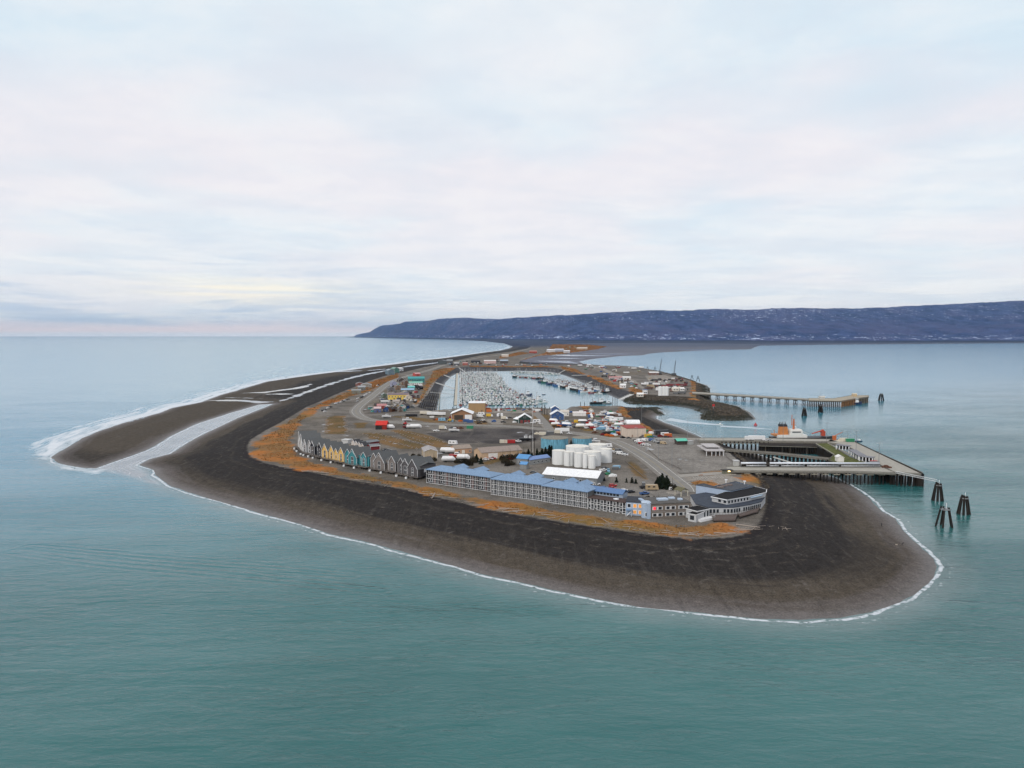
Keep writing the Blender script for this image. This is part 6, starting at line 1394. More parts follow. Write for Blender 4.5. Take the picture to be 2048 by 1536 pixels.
# ================================================================ VEHICLES, TRAILERS, YARD THINGS
TYRE = M('tyre', (.015, .015, .015), .9)
PAINT = {'white': (.72,.72,.72), 'silver': (.42,.43,.44), 'black': (.015,.015,.018), 'grey': (.12,.125,.13), 'dark': (.03,.03,.035), 'red': (.38,.02,.02), 'blue': (.04,.10,.26), 'light blue': (.22,.42,.58), 'green': (.03,.22,.11), 'yellow': (.65,.40,.03), 'tan': (.38,.29,.18), 'orange': (.50,.13,.03), 'brown': (.12,.06,.04), 'maroon': (.16,.02,.025), 'turquoise': (.10,.42,.40), 'cream': (.60,.55,.45)}
def pm(c): return M('paint_' + c.replace(' ', '_'), PAINT[c], .4, var=.08)
_WH = {}
def wheels(T, t, xs, y, r=.36):
    for x in xs:
        for s in (-1, 1):
            k = round(r, 2)
            if k not in _WH: _WH[k] = MB().tube((0, -.12, 0), (0, .12, 0), r, n=9).mesh('wheel', TYRE)
            T.add(link('wheel', _WH[k], t, (x, s * y, r)))
VP = {}
def vehicle(kind, c):
    if (kind, c) in VP: return VP[(kind, c)]
    nm = {'car': 'parked_car', 'suv': 'parked_car', 'pickup': 'pickup_truck', 'van': 'van', 'truck': 'box_truck', 'semi': 'semi_trailer', 'rv': 'camper', 'container': 'shipping_container', 'yardboat': 'boat_on_stand', 'pile': 'gear_pile', 'wrapped': 'wrapped_boat', 'loader': 'loader', 'skip': 'skip_bin', 'cabin': 'cabin', 'hut': 'hut'}[kind]
    t = empty(nm, (0, 0, 0)); T = Thing(t); P = pm(c)
    if kind in ('car', 'suv'):
        h = 1.0 if kind == 'suv' else .85; T.add(MB().prism([(-2.25, -.88), (2.1, -.88), (2.3, -.5), (2.3, .5), (2.1, .88), (-2.25, .88)], .3, h, [(-2.2, -.86), (2.0, -.84), (2.2, -.5), (2.2, .5), (2.0, .84), (-2.2, .86)]).build('body', P, t))
        x0 = -2.15 if kind == 'suv' else -1.7; T.add(MB().prism([(x0, -.82), (1.0, -.82), (1.0, .82), (x0, .82)], h, h + .35, [(x0 + .2, -.74), (.55, -.74), (.55, .74), (x0 + .2, .74)]).build('window_band', GLASS, t)); T.add(MB().prism([(x0 + .2, -.73), (.5, -.73), (.5, .73), (x0 + .2, .73)], h + .35, h + .62, [(x0 + .35, -.68), (.3, -.68), (.3, .68), (x0 + .35, .68)]).build('roof', P, t)); wheels(T, t, (-1.4, 1.4), .82)
    elif kind == 'pickup':
        T.add(MB().box(-2.7, 2.6, -.92, .92, .45, 1.1).box(-2.7, -.5, -.92, -.84, 1.1, 1.35).box(-2.7, -.5, .84, .92, 1.1, 1.35).build('body', P, t)); T.add(MB().prism([(-.5, -.88), (1.5, -.88), (1.5, .88), (-.5, .88)], 1.1, 1.55, [(-.4, -.8), (1.0, -.8), (1.0, .8), (-.4, .8)]).build('window_band', GLASS, t)); T.add(MB().box(-.4, .95, -.78, .78, 1.55, 1.8).build('cab_roof', P, t)); wheels(T, t, (-1.7, 1.7), .85, .4)
    elif kind == 'van':
        T.add(MB().prism([(-2.6, -.98), (2.6, -.98), (2.6, .98), (-2.6, .98)], .35, 2.3, [(-2.55, -.9), (1.5, -.9), (1.5, .9), (-2.55, .9)]).build('body', P, t)); T.add(MB().box(.6, 1.75, -.97, .97, 1.3, 1.9).build('windscreen', GLASS, t)); wheels(T, t, (-1.7, 1.7), .9, .38)
    elif kind == 'truck':
        T.add(MB().box(-3.6, 1.4, -1.2, 1.2, .9, 3.5).build('box', P, t)); T.add(MB().prism([(1.5, -1.1), (3.6, -1.1), (3.6, 1.1), (1.5, 1.1)], .6, 2.7, [(1.5, -1), (2.8, -1), (2.8, 1), (1.5, 1)]).build('cab', pm('white'), t)); T.add(MB().box(2.7, 3.3, -1.02, 1.02, 1.7, 2.3).build('windscreen', GLASS, t)); wheels(T, t, (-2.4, 2.5), 1.0, .48)
    elif kind == 'semi':
        T.add(MB().box(-6.5, 6.0, -1.25, 1.25, 1.2, 3.9).build('box', P, t)); T.add(MB().box(-6.5, 6.0, -.5, .5, .9, 1.19).build('chassis', pm('dark'), t)); wheels(T, t, (-5.5, -4.3, 4.2), 1.05, .5)
    elif kind == 'rv':
        T.add(MB().prism([(-3.6, -1.2), (3.6, -1.2), (3.6, 1.2), (-3.6, 1.2)], .5, 3.1, [(-3.5, -1.15), (3.0, -1.15), (3.0, 1.15), (-3.5, 1.15)]).build('body', P, t)); T.add(MB().box(-2.6, -1.2, -1.24, 1.24, 1.7, 2.4).box(.2, 1.6, -1.24, 1.24, 1.7, 2.4).build('window', GLASS, t)) ; wheels(T, t, (-2.0, 2.2), 1.0, .42)
    elif kind == 'container':
        m = MB().box(-3.05, 3.05, -1.2, 1.2, .05, 2.6)
        for i in range(12): m.box(-2.9 + i * .5, -2.7 + i * .5, -1.24, 1.24, .2, 2.45)
        T.add(m.build('box', P, t)); T.add(MB().box(3.05, 3.12, -1.1, 1.1, .15, 2.5).build('door', pm('grey'), t))
    elif kind in ('yardboat', 'wrapped'):
        L = 9.5; T.add(hull_mesh(L, 3.0, 2.6, .9, .45, 8).build('hull', P, t, (-L / 2, 0, 0)))
        if kind == 'yardboat': c_ = T.add(MB().box(-.8, 2.0, -1.1, 1.1, 2.6, 4.1).build('cabin', pm('white'), t)); T.add(MB().box(-.4, 2.05, -1.14, 1.14, 3.2, 3.8).build('window_band', GLASS, c_)); T.add(MB().cyl(-.9, 0, 2.6, 6.2, .07, n=4).build('mast', STEEL, t))
        else: T.add(MB().prism([(-4.6, -1.4), (2.5, -1.4), (4.6, 0), (2.5, 1.4), (-4.6, 1.4)], 2.6, 4.2, [(-4.0, -.25), (2.0, -.2), (3.0, 0), (2.0, .2), (-4.0, .25)]).build('shrink_wrap', pm('white'), t))
        T.add(MB().box(-3.5, 3.5, -.35, .35, .35, .9).build('trailer', pm('dark'), t)); wheels(T, t, (-2.2, -1.3), 1.1, .36)
    elif kind == 'pile':
        rng = random.Random(sum(map(ord, c))); m = MB()
        for i in range(34):
            a = rng.uniform(0, 6.28); r = rng.uniform(0, 2.2); x, y = math.cos(a) * r, math.sin(a) * r; z = (2.4 - r) * .45; s = rng.uniform(.3, .8); m.box(x - s, x + s * rng.uniform(.6, 1.4), y - s, y + s, max(0, z - .5), z + s * rng.uniform(.4, 1))
        T.add(m.build('gear', M('gear_' + c.replace(' ', '_'), PAINT[c], .95, var=.6, scale=2.5), t)) ; t.name = 'gear_pile'
    elif kind == 'loader':
        T.add(MB().box(-2.2, 1.4, -1, 1, .9, 1.9).box(-.8, .9, -.8, .8, 1.9, 3.0).build('body', P, t)); T.add(MB().tube((1.2, -.7, 1.6), (3.4, -.7, .8), .16, n=4).tube((1.2, .7, 1.6), (3.4, .7, .8), .16, n=4).box(3.3, 4.1, -1.3, 1.3, .2, 1.1).build('bucket', P, t)); wheels(T, t, (-1.4, 1.2), 1.1, .7)
    elif kind in ('cabin', 'hut'):
        w, d, h, rh = (3.6, 3.2, 3.4, 2.2) if kind == 'cabin' else (2.4, 2.0, 2.5, 1.1)
        T.add(MB().house(-w, w, -d, d, 0, h, rh, 'y' if kind == 'cabin' else 'x').build('wall', M('cabin_wall_' + c.replace(' ', '_'), tuple(v * .8 for v in PAINT[c]), .85, var=.25, streak=True), t)); T.add(MB().gable(-w, w, -d, d, h, rh, 'y' if kind == 'cabin' else 'x', ov=.45).build('roof', M('cabin_roof_' + ('dark' if c in ('brown', 'dark', 'maroon', 'blue') else 'pale'), (.07, .065, .065) if c in ('brown', 'dark', 'maroon', 'blue') else (.27, .26, .25), .85, var=.3), t))
        f = T.add(MB().box(-1.9, -.7, -d - .05, -d + .02, 1.0, 2.1).build('window', WHITE, t)); T.add(MB().box(-1.8, -.8, -d - .09, -d, 1.1, 2.0).build('pane', GLASS, f)); T.add(MB().box(.5, 1.5, -d - .06, -d + .02, 0, 2.1).build('door', pm('dark'), t))
    elif kind == 'skip': T.add(MB().prism([(-2, -1), (2, -1), (2, 1), (-2, 1)], .1, 1.7, [(-2.4, -1.1), (2.4, -1.1), (2.4, 1.1), (-2.4, 1.1)]).build('bin', P, t))
    VP[(kind, c)] = T; return T
KW = {'car': 'car', 'suv': 'SUV', 'pickup': 'pickup', 'van': 'van', 'truck': 'box truck', 'semi': 'semi-trailer', 'rv': 'camper', 'container': 'container', 'yardboat': 'boat on a trailer', 'wrapped': 'shrink-wrapped boat', 'pile': 'gear heap', 'loader': 'loader', 'skip': 'skip bin', 'cabin': 'gabled cabin', 'hut': 'little hut'}
CAT = {'car': 'car', 'suv': 'car', 'pickup': 'pickup', 'van': 'van', 'truck': 'truck', 'semi': 'trailer', 'rv': 'camper', 'container': 'container', 'yardboat': 'boat', 'wrapped': 'boat', 'pile': 'gear', 'loader': 'loader', 'skip': 'bin', 'cabin': 'cabin', 'hut': 'hut'}
GRP = {'car': 'parked cars', 'suv': 'parked cars', 'pickup': 'parked cars', 'van': 'parked cars', 'truck': 'trucks and trailers', 'semi': 'trucks and trailers', 'rv': 'parked campers', 'container': 'yard containers', 'yardboat': 'boats stored ashore', 'wrapped': 'boats stored ashore', 'pile': 'heaps of gear', 'loader': 'yard machines', 'skip': 'skips', 'cabin': 'small cabins of the spit', 'hut': 'small cabins of the spit'}
MARKS = [(715,783,'the olive beach-side shop'),(790,747,'the blue-grey stilted building'),(755,823,'the navy-fronted boutique'),(797,795,'the long yellow shop'),(832,762,'the big teal building'),(801,823,'the blackish gabled shop'),(763,855,'the red hangar'),(730,890,'the garage row'),(861,908,'the tan warehouse'),(926,903,'the peach shop'),(1004,905,'the pink-tan building'),
 (924,832,'the open-fronted white-roofed shed'),(954,815,'the flat tan warehouse'),(1048,836,'the dark green workshop'),(1115,830,'the navy harbour office'),(1159,829,'the maroon-topped shed'),(1267,850,'the rounded white-roofed shed'),(1272,866,'the cream warehouse'),(1108,885,'the big blue tank'),(1163,886,'the smaller blue tank'),(1165,918,'the white tanks'),
 (1140,948,'the white warehouse'),(1324,960,'the big spruce clump'),(1292,900,'the leftmost roadside lamp'),(1364,883,'the green-roofed kiosk'),(1432,903,'the ferry terminal'),(1450,976,'the restaurant'),(1262,1000,'the lit hotel block'),(1254,757,'the long white yard shed'),(1326,785,'the three silos'),(1309,748,'the barn by the left crane'),(1233,757,'the pink-roofed shed'),(1282,792,'the ramp cottage'),
 (980,727,'the long pale building'),(1480,930,'the pale metal hut'),(1681,918,'the hut on the mossy platform'),(1600,880,'the ship'),(1240,705,'the tall light mast'),(1065,860,'the tall radio mast'),(1352,777,'the cream container office'),(1010,714,'the cream flat building'),(1110,702,'the far white cluster')]
TODO = []
def put(kind, c, px, py, rz=0.0, z=LAND + .03): TODO.append((kind, c, px, py, rz, z))
rng = random.Random(77)
CC = ['white', 'white', 'silver', 'dark', 'grey', 'black', 'red', 'blue', 'white', 'tan', 'dark']
for px, py in [(646,822),(651,820),(656,817),(661,815),(672,808),(677,806.5),(682,805),(687,803),(690,801),(693,800),(697,799),(716,798),(719,797),(722,796),(725,794.5),(728,793),(731,791),(734,789),(740,786),(744,782),(755,772),(715,803),(650,824),(757,770)]: put(rng.choice(['car', 'suv', 'pickup']), rng.choice(CC), px, py, 1.1 + rng.gauss(0, .1))
for px, py in [(1271.6,882),(1275,884),(1279,884.5),(1277,887),(1281,880.8),(1283,888),(1287,890),(1291,891),(1296,891.5),(1304,882),(1308,883),(1317,880),(1312,884.5),(1320,887.6),(1327,888.3),(1290,882),(1232,901),(1237,903),(1246,908.5),(1240,909),(1228,905),(1250,911),(1229,900)]: put(rng.choice(['car', 'suv', 'pickup', 'van']), rng.choice(CC), px, py, -.3 + rng.gauss(0, .1))
put('suv','white',1193,970,.2); put('suv','red',1226,973,.25); put('van','grey',1287,972,1.4); put('pickup','dark',1289,977,.1); put('suv','white',1342,979,1.2); put('rv','tan',1304,980,0); put('suv','dark',1210,938,.3); put('car','grey',1067,946,-.4); put('pickup','white',1207,942,.2)
for i in range(9): put(rng.choice(['car', 'suv', 'pickup']), rng.choice(CC), 1183 + i * 13 + rng.uniform(-2, 2), 974 + i * 1.9, .3 + rng.gauss(0, .1)) if i not in (1, 4, 7) else None
# shop village
for i in range(64):
    px = rng.uniform(748, 842); py = rng.uniform(762, 824)
    if px < 800 - (py - 762) * .95 + 4 or px > 846 - (py - 762) * .32: continue
    put(rng.choice(['car', 'suv', 'pickup', 'van', 'rv', 'yardboat']), rng.choice(CC), px, py, rng.choice([.1, 1.5, 1.2]))
for px, py, k, c in [(852,829.5,'semi','cream'),(866,831,'semi','white'),(880,831.5,'semi','white'),(884,842,'rv','light blue'),(900,843,'loader','yellow'),(907,842,'pile','tan'),(940,845,'container','blue'),(960,835,'truck','white'),(963,830,'rv','white'),(958,843,'pickup','grey'),(966,841,'car','white'),(979.5,834,'truck','yellow'),(976,820,'container','orange'),(978,824,'container','orange'),(996.5,833,'rv','white'),(1003.5,833,'rv','white'),(1009,839,'truck','cream'),(1020,836,'car','dark'),(1074,845,'rv','white'),(1080,848,'car','white'),(1066,847,'pickup','white'),
  (817,833,'container','black'),(823,833,'container','black'),(829,833,'container','black'),(773,836,'yardboat','white'),(814,843,'yardboat','white'),(811,850,'loader','red'),(823,857,'wrapped','white'),(833,857,'wrapped','white'),(816,857,'yardboat','maroon'),(779,858,'wrapped','white'),(886,859,'truck','cream'),(873,863,'pickup','white'),(912,857,'pile','brown'),(922,857,'pile','brown'),(904,856,'pile','grey'),(940,857,'container','green'),(908,864,'yardboat','white'),(906,889,'rv','white'),(1007,886,'container','cream'),(1016,886,'container','red'),(1023,886,'container','red'),(1050,882,'yardboat','dark'),(1060,882,'yardboat','dark'),(1036,884,'pickup','white'),
  (893,906,'wrapped','white'),(903,907,'wrapped','white'),(912,916,'yardboat','red'),(918,918,'loader','orange'),(927,920,'wrapped','white'),(897,924,'wrapped','white'),(979,919,'pickup','white'),(972,920,'car','white'),(1125,865,'semi','white'),(1139,868,'car','white'),(1117,868,'truck','cream'),(1085,870,'container','cream'),(1093,872,'pile','grey'),(1100,869,'container','grey'),(1074,868,'pile','cream'),(1189,887,'yardboat','white'),(1198,889,'pickup','cream'),(1207,891,'pickup','white'),(1215,895,'rv','white'),
  (1154,845,'container','yellow'),(1163,845.5,'container','yellow'),(1175,845,'container','maroon'),(1214,832,'container','blue'),(1218,829,'container','blue'),(1222,832,'wrapped','white'),(1197,859,'container','light blue'),(1206,859.5,'container','light blue'),(1202,855,'container','light blue'),(1209,866,'pile','green'),(1214,871,'pile','orange'),(1223,872,'pile','orange'),(1205,870,'pile','maroon'),(1190,866,'pile','brown'),(1224,860,'container','maroon'),(1235,861,'container','maroon'),(1234,842,'semi','white'),(1214,842,'yardboat','tan'),(1224,844,'yardboat','cream'),(1239,847,'yardboat','red'),(1238,854,'wrapped','silver'),(1246,853,'pile','grey'),(1250,849,'yardboat','white'),(1247,864,'pile','green'),(1296,874,'container','yellow'),(1300,874,'van','dark'),(1283,876,'car','dark'),(1258,877,'car','dark'),(1246,876,'pile','black'),(1301,866,'pile','white'),(1330,872,'rv','white'),(1323,869,'semi','dark'),(1336,873,'container','orange'),
  (1499,881,'truck','white'),(1514,881,'semi','white'),(1531,881.5,'pickup','white'),(1540,881.5,'car','silver'),(1700,883.5,'container','green'),(1688,882.5,'container','cream'),(1680,882.5,'pile','cream'),(1749,928,'van','red'),(1748,931,'container','grey'),(1772,935,'pile','brown'),
  (1305,771,'pile','maroon'),(1313,771,'pile','maroon'),(1322,760,'pile','brown'),(1330,761,'loader','dark'),(1345,771,'container','red'),(1355,771,'container','red'),(1349,775,'container','white'),(1361,776,'container','cream'),(1345,761,'pile','brown'),(1352,758,'pile','maroon'),(1358,760,'pile','brown'),(1364,757,'pile','grey'),(1338,776,'pile','white'),(1320,777,'pickup','white'),(1316,778,'container','white'),(1350,788,'container','grey'),(1364,788,'semi','grey'),(1240,763,'yardboat','dark'),(1262,766,'yardboat','white'),(1229,763,'container','red'),(1300,757,'pile','tan'),(1283,736,'semi','white'),(1268,738,'semi','white'),(1253,747,'semi','white'),(1230,741,'yardboat','white'),(1208,735,'yardboat','blue'),(1210,737,'yardboat','blue'),(1202,744,'container','blue'),(1172,739,'yardboat','green'),(1160,732,'semi','white'),(1138,733,'truck','white'),(1175,733.5,'rv','white')]:
    z = 8.04 if px > 1410 else LAND + .03
    put(k, c, px, py, (1.5 if k in ('rv',) and 990 < px < 1010 else 0) + rng.gauss(0, .12), z)
# boatyard and gear yards: dense odds and ends
def fill(poly, n, kinds, cols, seed):
    r_ = random.Random(seed); P = np.array(poly, float); mn, mx = P.min(0), P.max(0); k = 0; seen = []
    while k < n:
        x, y = r_.uniform(mn[0], mx[0]), r_.uniform(mn[1], mx[1])
        if sdf(np.array([x]), np.array([y]), P)[0] < 0: continue
        if any(abs(x - a) < 4 and abs(y - b) < 1.6 for a, b in seen[-40:]): k += .2; continue
        seen.append((x, y)); put(r_.choice(kinds), r_.choice(cols), x, y, r_.choice([0, .3, 1.5, -.5])); k += 1
OC = ['white', 'white', 'white', 'grey', 'red', 'blue', 'tan', 'orange', 'green', 'brown', 'dark', 'cream', 'light blue', 'maroon']
fill([(1104,845),(1150,847),(1180,846),(1192,858),(1155,856),(1112,855)], 44, ['pile', 'yardboat', 'pile', 'car', 'skip', 'wrapped'], OC, 4)
fill([(1176,846),(1205,843),(1250,851),(1248,872),(1230,872),(1196,864),(1180,857)], 52, ['pile', 'yardboat', 'container', 'pile', 'skip', 'yardboat'], OC, 6)
fill([(1172,829),(1240,826),(1246,846),(1200,846),(1180,840)], 34, ['car', 'yardboat', 'pile', 'pickup', 'wrapped', 'container'], OC, 8)
fill([(1132,822),(1240,816),(1235,826),(1140,830)], 12, ['pickup', 'pile', 'skip'], OC, 18)
fill([(945,842),(1060,842),(1060,849),(950,848)], 10, ['car', 'pickup', 'pile'], CC, 31)
fill([(1190,746),(1230,750),(1266,765),(1278,780),(1255,772),(1215,755)], 40, ['car', 'pickup', 'van', 'pile', 'container', 'yardboat'], OC, 12)
fill([(1285,760),(1370,756),(1378,785),(1300,784),(1280,768)], 34, ['pile', 'container', 'loader', 'pickup', 'semi'], ['brown', 'maroon', 'grey', 'dark', 'white', 'tan'], 13)
fill([(1125,730),(1180,731),(1260,735),(1290,745),(1240,745),(1190,742)], 24, ['yardboat', 'pile', 'semi', 'pickup'], OC, 14)
fill([(985,818.5),(1095,819),(1075,826),(1000,824)], 20, ['pickup', 'pile', 'car', 'container'], OC, 15)
fill([(862,832),(935,833),(932,848),(866,846)], 12, ['pile', 'pickup', 'skip', 'container'], OC, 16)
fill([(880,726),(1060,728),(1120,731),(900,733)], 30, ['car', 'van', 'pile', 'yardboat'], OC, 17)
fill([(1060,700),(1150,699),(1150,706),(1060,710)], 18, ['semi', 'container', 'yardboat'], ['white', 'white', 'grey', 'red', 'tan'], 19)
fill([(1292,863),(1330,868),(1345,876),(1298,875)], 12, ['pile', 'car', 'pickup'], OC, 20)
fill([(700,872),(720,880),(760,906),(800,912),(820,915),(800,905),(740,884)], 6, ['car', 'pickup'], CC, 23)
CB = ['brown', 'dark', 'grey', 'tan', 'blue', 'maroon', 'cream', 'brown', 'dark', 'turquoise', 'white']
fill([(768,806),(780,790),(792,772),(806,762),(846,760),(842,790),(834,806),(820,822),(770,824)], 34, ['cabin', 'cabin', 'hut'], CB, 51)
fill([(748,826),(775,800),(790,780),(800,765),(795,764),(770,790),(738,820)], 16, ['hut', 'car', 'van'], CB, 52)
fill([(1195,750),(1250,756),(1275,772),(1240,768)], 12, ['hut', 'semi', 'container'], CB, 53)
fill([(880,724),(930,722),(1010,720),(1035,728),(900,732)], 16, ['cabin', 'hut'], CB, 54)
fill([(1295,758),(1372,757),(1376,783),(1310,780)], 22, ['pile', 'container', 'semi', 'hut'], ['brown', 'maroon', 'grey', 'dark', 'white', 'tan'], 55)
fill([(1085,690),(1160,689),(1200,693),(1150,699),(1095,699)], 14, ['hut', 'semi', 'cabin'], CB, 56)
fill([(950,905),(1045,921),(1040,926),(960,922)], 6, ['pile', 'car', 'pickup'], OC, 57)
fill([(1210,938),(1240,935),(1245,950),(1215,955)], 5, ['pile', 'pickup', 'skip'], OC, 58)
# red hangar
building('hangar', 'bright red boat hangar with red peaked roof in the gravel lot', 'hangar', (751,859), (773,859), 12, 4.2, 3.0, 'x', (.26,.03,.02), (.55,.035,.025), doors=((.3,6,3.6,(.02,.02,.02)),))
# labels: say which one by the nearest landmark and the rank there
recs = []
for kind, c, px, py, rz, z in TODO:
    d = sorted(((px - m[0]) ** 2 + ((py - m[1]) * 2.2) ** 2, m) for m in MARKS)[0][1]; dx, dy = px - d[0], (py - d[1]) * 2.2
    rel = ('right of' if dx > 0 else 'left of') if abs(dx) > abs(dy) else ('in front of' if dy > 0 else 'behind')
    recs.append([kind, c, px, py, rz, z, rel, d[2], math.hypot(dx, dy)])
from collections import defaultdict
bk = defaultdict(list)
for r_ in recs: bk[(r_[0], r_[1], r_[6], r_[7])].append(r_)
for key, L in bk.items():
    L.sort(key=lambda q: q[8])
    for i, (kind, c, px, py, rz, z, rel, mk, dd) in enumerate(L):
        lab = '%s %s %s %s' % (c, KW[kind], rel, mk)
        if len(L) > 1: lab += ', %s nearest to it' % ORD[i] if i else ', nearest to it'
        vehicle(kind, c).copy(G(px, py, z), rz, lab, CAT[kind], GRP[kind])
for T in VP.values(): T.remove()
for T in BP.values(): T.remove()
# short bumper logs between the camping pitches
def camp_logs():
    r_ = random.Random(41); me = MB().tube((-1, 0, .22), (1, 0, .22), .22, .18, 6).mesh('parking_log', M('bleached_driftwood', (.33, .28, .24)))
    for where, a, b, n, th in (('along the front edge of the nearer camping strip', (724,868), (838,899), 22, 1.3), ('along the back edge of the nearer camping strip', (742,866), (850,890), 20, 1.3), ('along the front edge of the farther camping strip', (785,864), (868,890), 18, 1.4), ('along the back edge of the farther camping strip', (800,861), (892,886), 20, 1.4), ('beside the left camping plot', (652,838), (652,866), 10, .3), ('on the right side of the left camping plot', (690,836), (694,866), 10, .3)):
        for i in range(n):
            f = (i + .5) / n; p = G(a[0] + (b[0] - a[0]) * f + r_.gauss(0, 1), a[1] + (b[1] - a[1]) * f + r_.gauss(0, .5)); o = link('parking_log', me, None, (p.x, p.y, LAND + .02), th + r_.gauss(0, .2)); o.scale = (1.6, 1.4, 1.4)
            tag(o, 'pale parking log %s, %s from the left' % (where, ORD[i]) if 'camping strip' in where else 'pale parking log %s, %s from the back' % (where, ORD[i]), 'log', 'parking logs of the camping ground')
camp_logs()
# ================================================================ TREES
def tree_proto(kind, seed):
    rng = random.Random(seed); t = empty('spruce_tree' if kind != 'bare' else 'bare_tree', (0, 0, 0)); T = Thing(t)
    H = 10.0; tr = MB().tube((0, 0, -.2), (rng.uniform(-.3, .3), 0, H * .93), .28, .05, 7)
    cr = MB()
    if kind == 'bare':
        for i in range(26):
            a = rng.uniform(0, 6.28); z = rng.uniform(1, 6); L = rng.uniform(3, 6); e = (math.cos(a) * L * .7, math.sin(a) * L * .7, z + L * .75); tr.tube((0, 0, z), e, .09, .03, 4)
            for j in range(4):
                b = a + rng.uniform(-.9, .9); m = rng.uniform(.3, .9); s_ = (e[0] * m, e[1] * m, z + (e[2] - z) * m); tr.tube(s_, (s_[0] + math.cos(b) * 1.4, s_[1] + math.sin(b) * 1.4, s_[2] + 1.3), .04, .02, 3)
        T.add(tr.build('trunk', M('pale_bark', (.20, .17, .15), .9), t)); return T
    if kind == 'shrub':
        for i in range(9):
            a = rng.uniform(0, 6.28); tr.tube((0, 0, 0), (math.cos(a) * 2, math.sin(a) * 2, 3.5), .08, .03, 4)
        for i in range(1500):
            a = rng.uniform(0, 6.28); rr = 3.6 * rng.random() ** .4; z = 4.6 * rng.random() ** .7 * (1 - (rr / 4.4) ** 2) + .2; lump = 1 + .25 * math.sin(a * 3 + seed) 
            leaf(cr, rng, math.cos(a) * rr * lump, math.sin(a) * rr * lump, z, .34)
    else:
        layers = 15
        for k in range(layers):
            z = H * (.10 + .88 * k / layers); R0 = (4.1 if kind == 'wide' else 3.0) * (1 - (k / layers)) ** .8 * rng.uniform(.8, 1.12)
            for j in range(rng.randint(8, 11)):
                a = rng.uniform(0, 6.28); L = R0 * rng.uniform(.65, 1.15); dz = -L * .25
                tr.tube((0, 0, z), (math.cos(a) * L, math.sin(a) * L, z + dz), .05, .02, 3)
                for q in range(int(6 + L * 5)):
                    f = rng.uniform(.25, 1.05); leaf(cr, rng, math.cos(a) * L * f + rng.gauss(0, .16), math.sin(a) * L * f + rng.gauss(0, .16), z + dz * f + rng.gauss(0, .12), .46)
    T.add(tr.build('trunk', M('dark_bark', (.05, .04, .03), .9), t))
    T.add(cr.build('crown', foliage(kind), t)); return T
def leaf(m, rng, x, y, z, s):
    u = Vector((rng.gauss(0, 1), rng.gauss(0, 1), rng.gauss(0, .6))).normalized(); v = u.orthogonal().normalized(); s *= rng.uniform(.6, 1.3); c = Vector((x, y, z))
    m.poly([c - u * s, c + v * s * .5, c + u * s, c - v * s * .5])
def foliage(kind):
    return M('spruce_needles' if kind != 'shrub' else 'dark_shrub', (.014, .022, .013) if kind != 'shrub' else (.040, .033, .020), .9, var=.7, scale=1.3)
TP = {('spruce', 0): tree_proto('spruce', 1), ('spruce', 1): tree_proto('spruce', 5), ('wide', 0): tree_proto('wide', 9), ('wide', 1): tree_proto('wide', 12), ('shrub', 0): tree_proto('shrub', 3), ('shrub', 1): tree_proto('shrub', 8), ('bare', 0): tree_proto('bare', 4)}
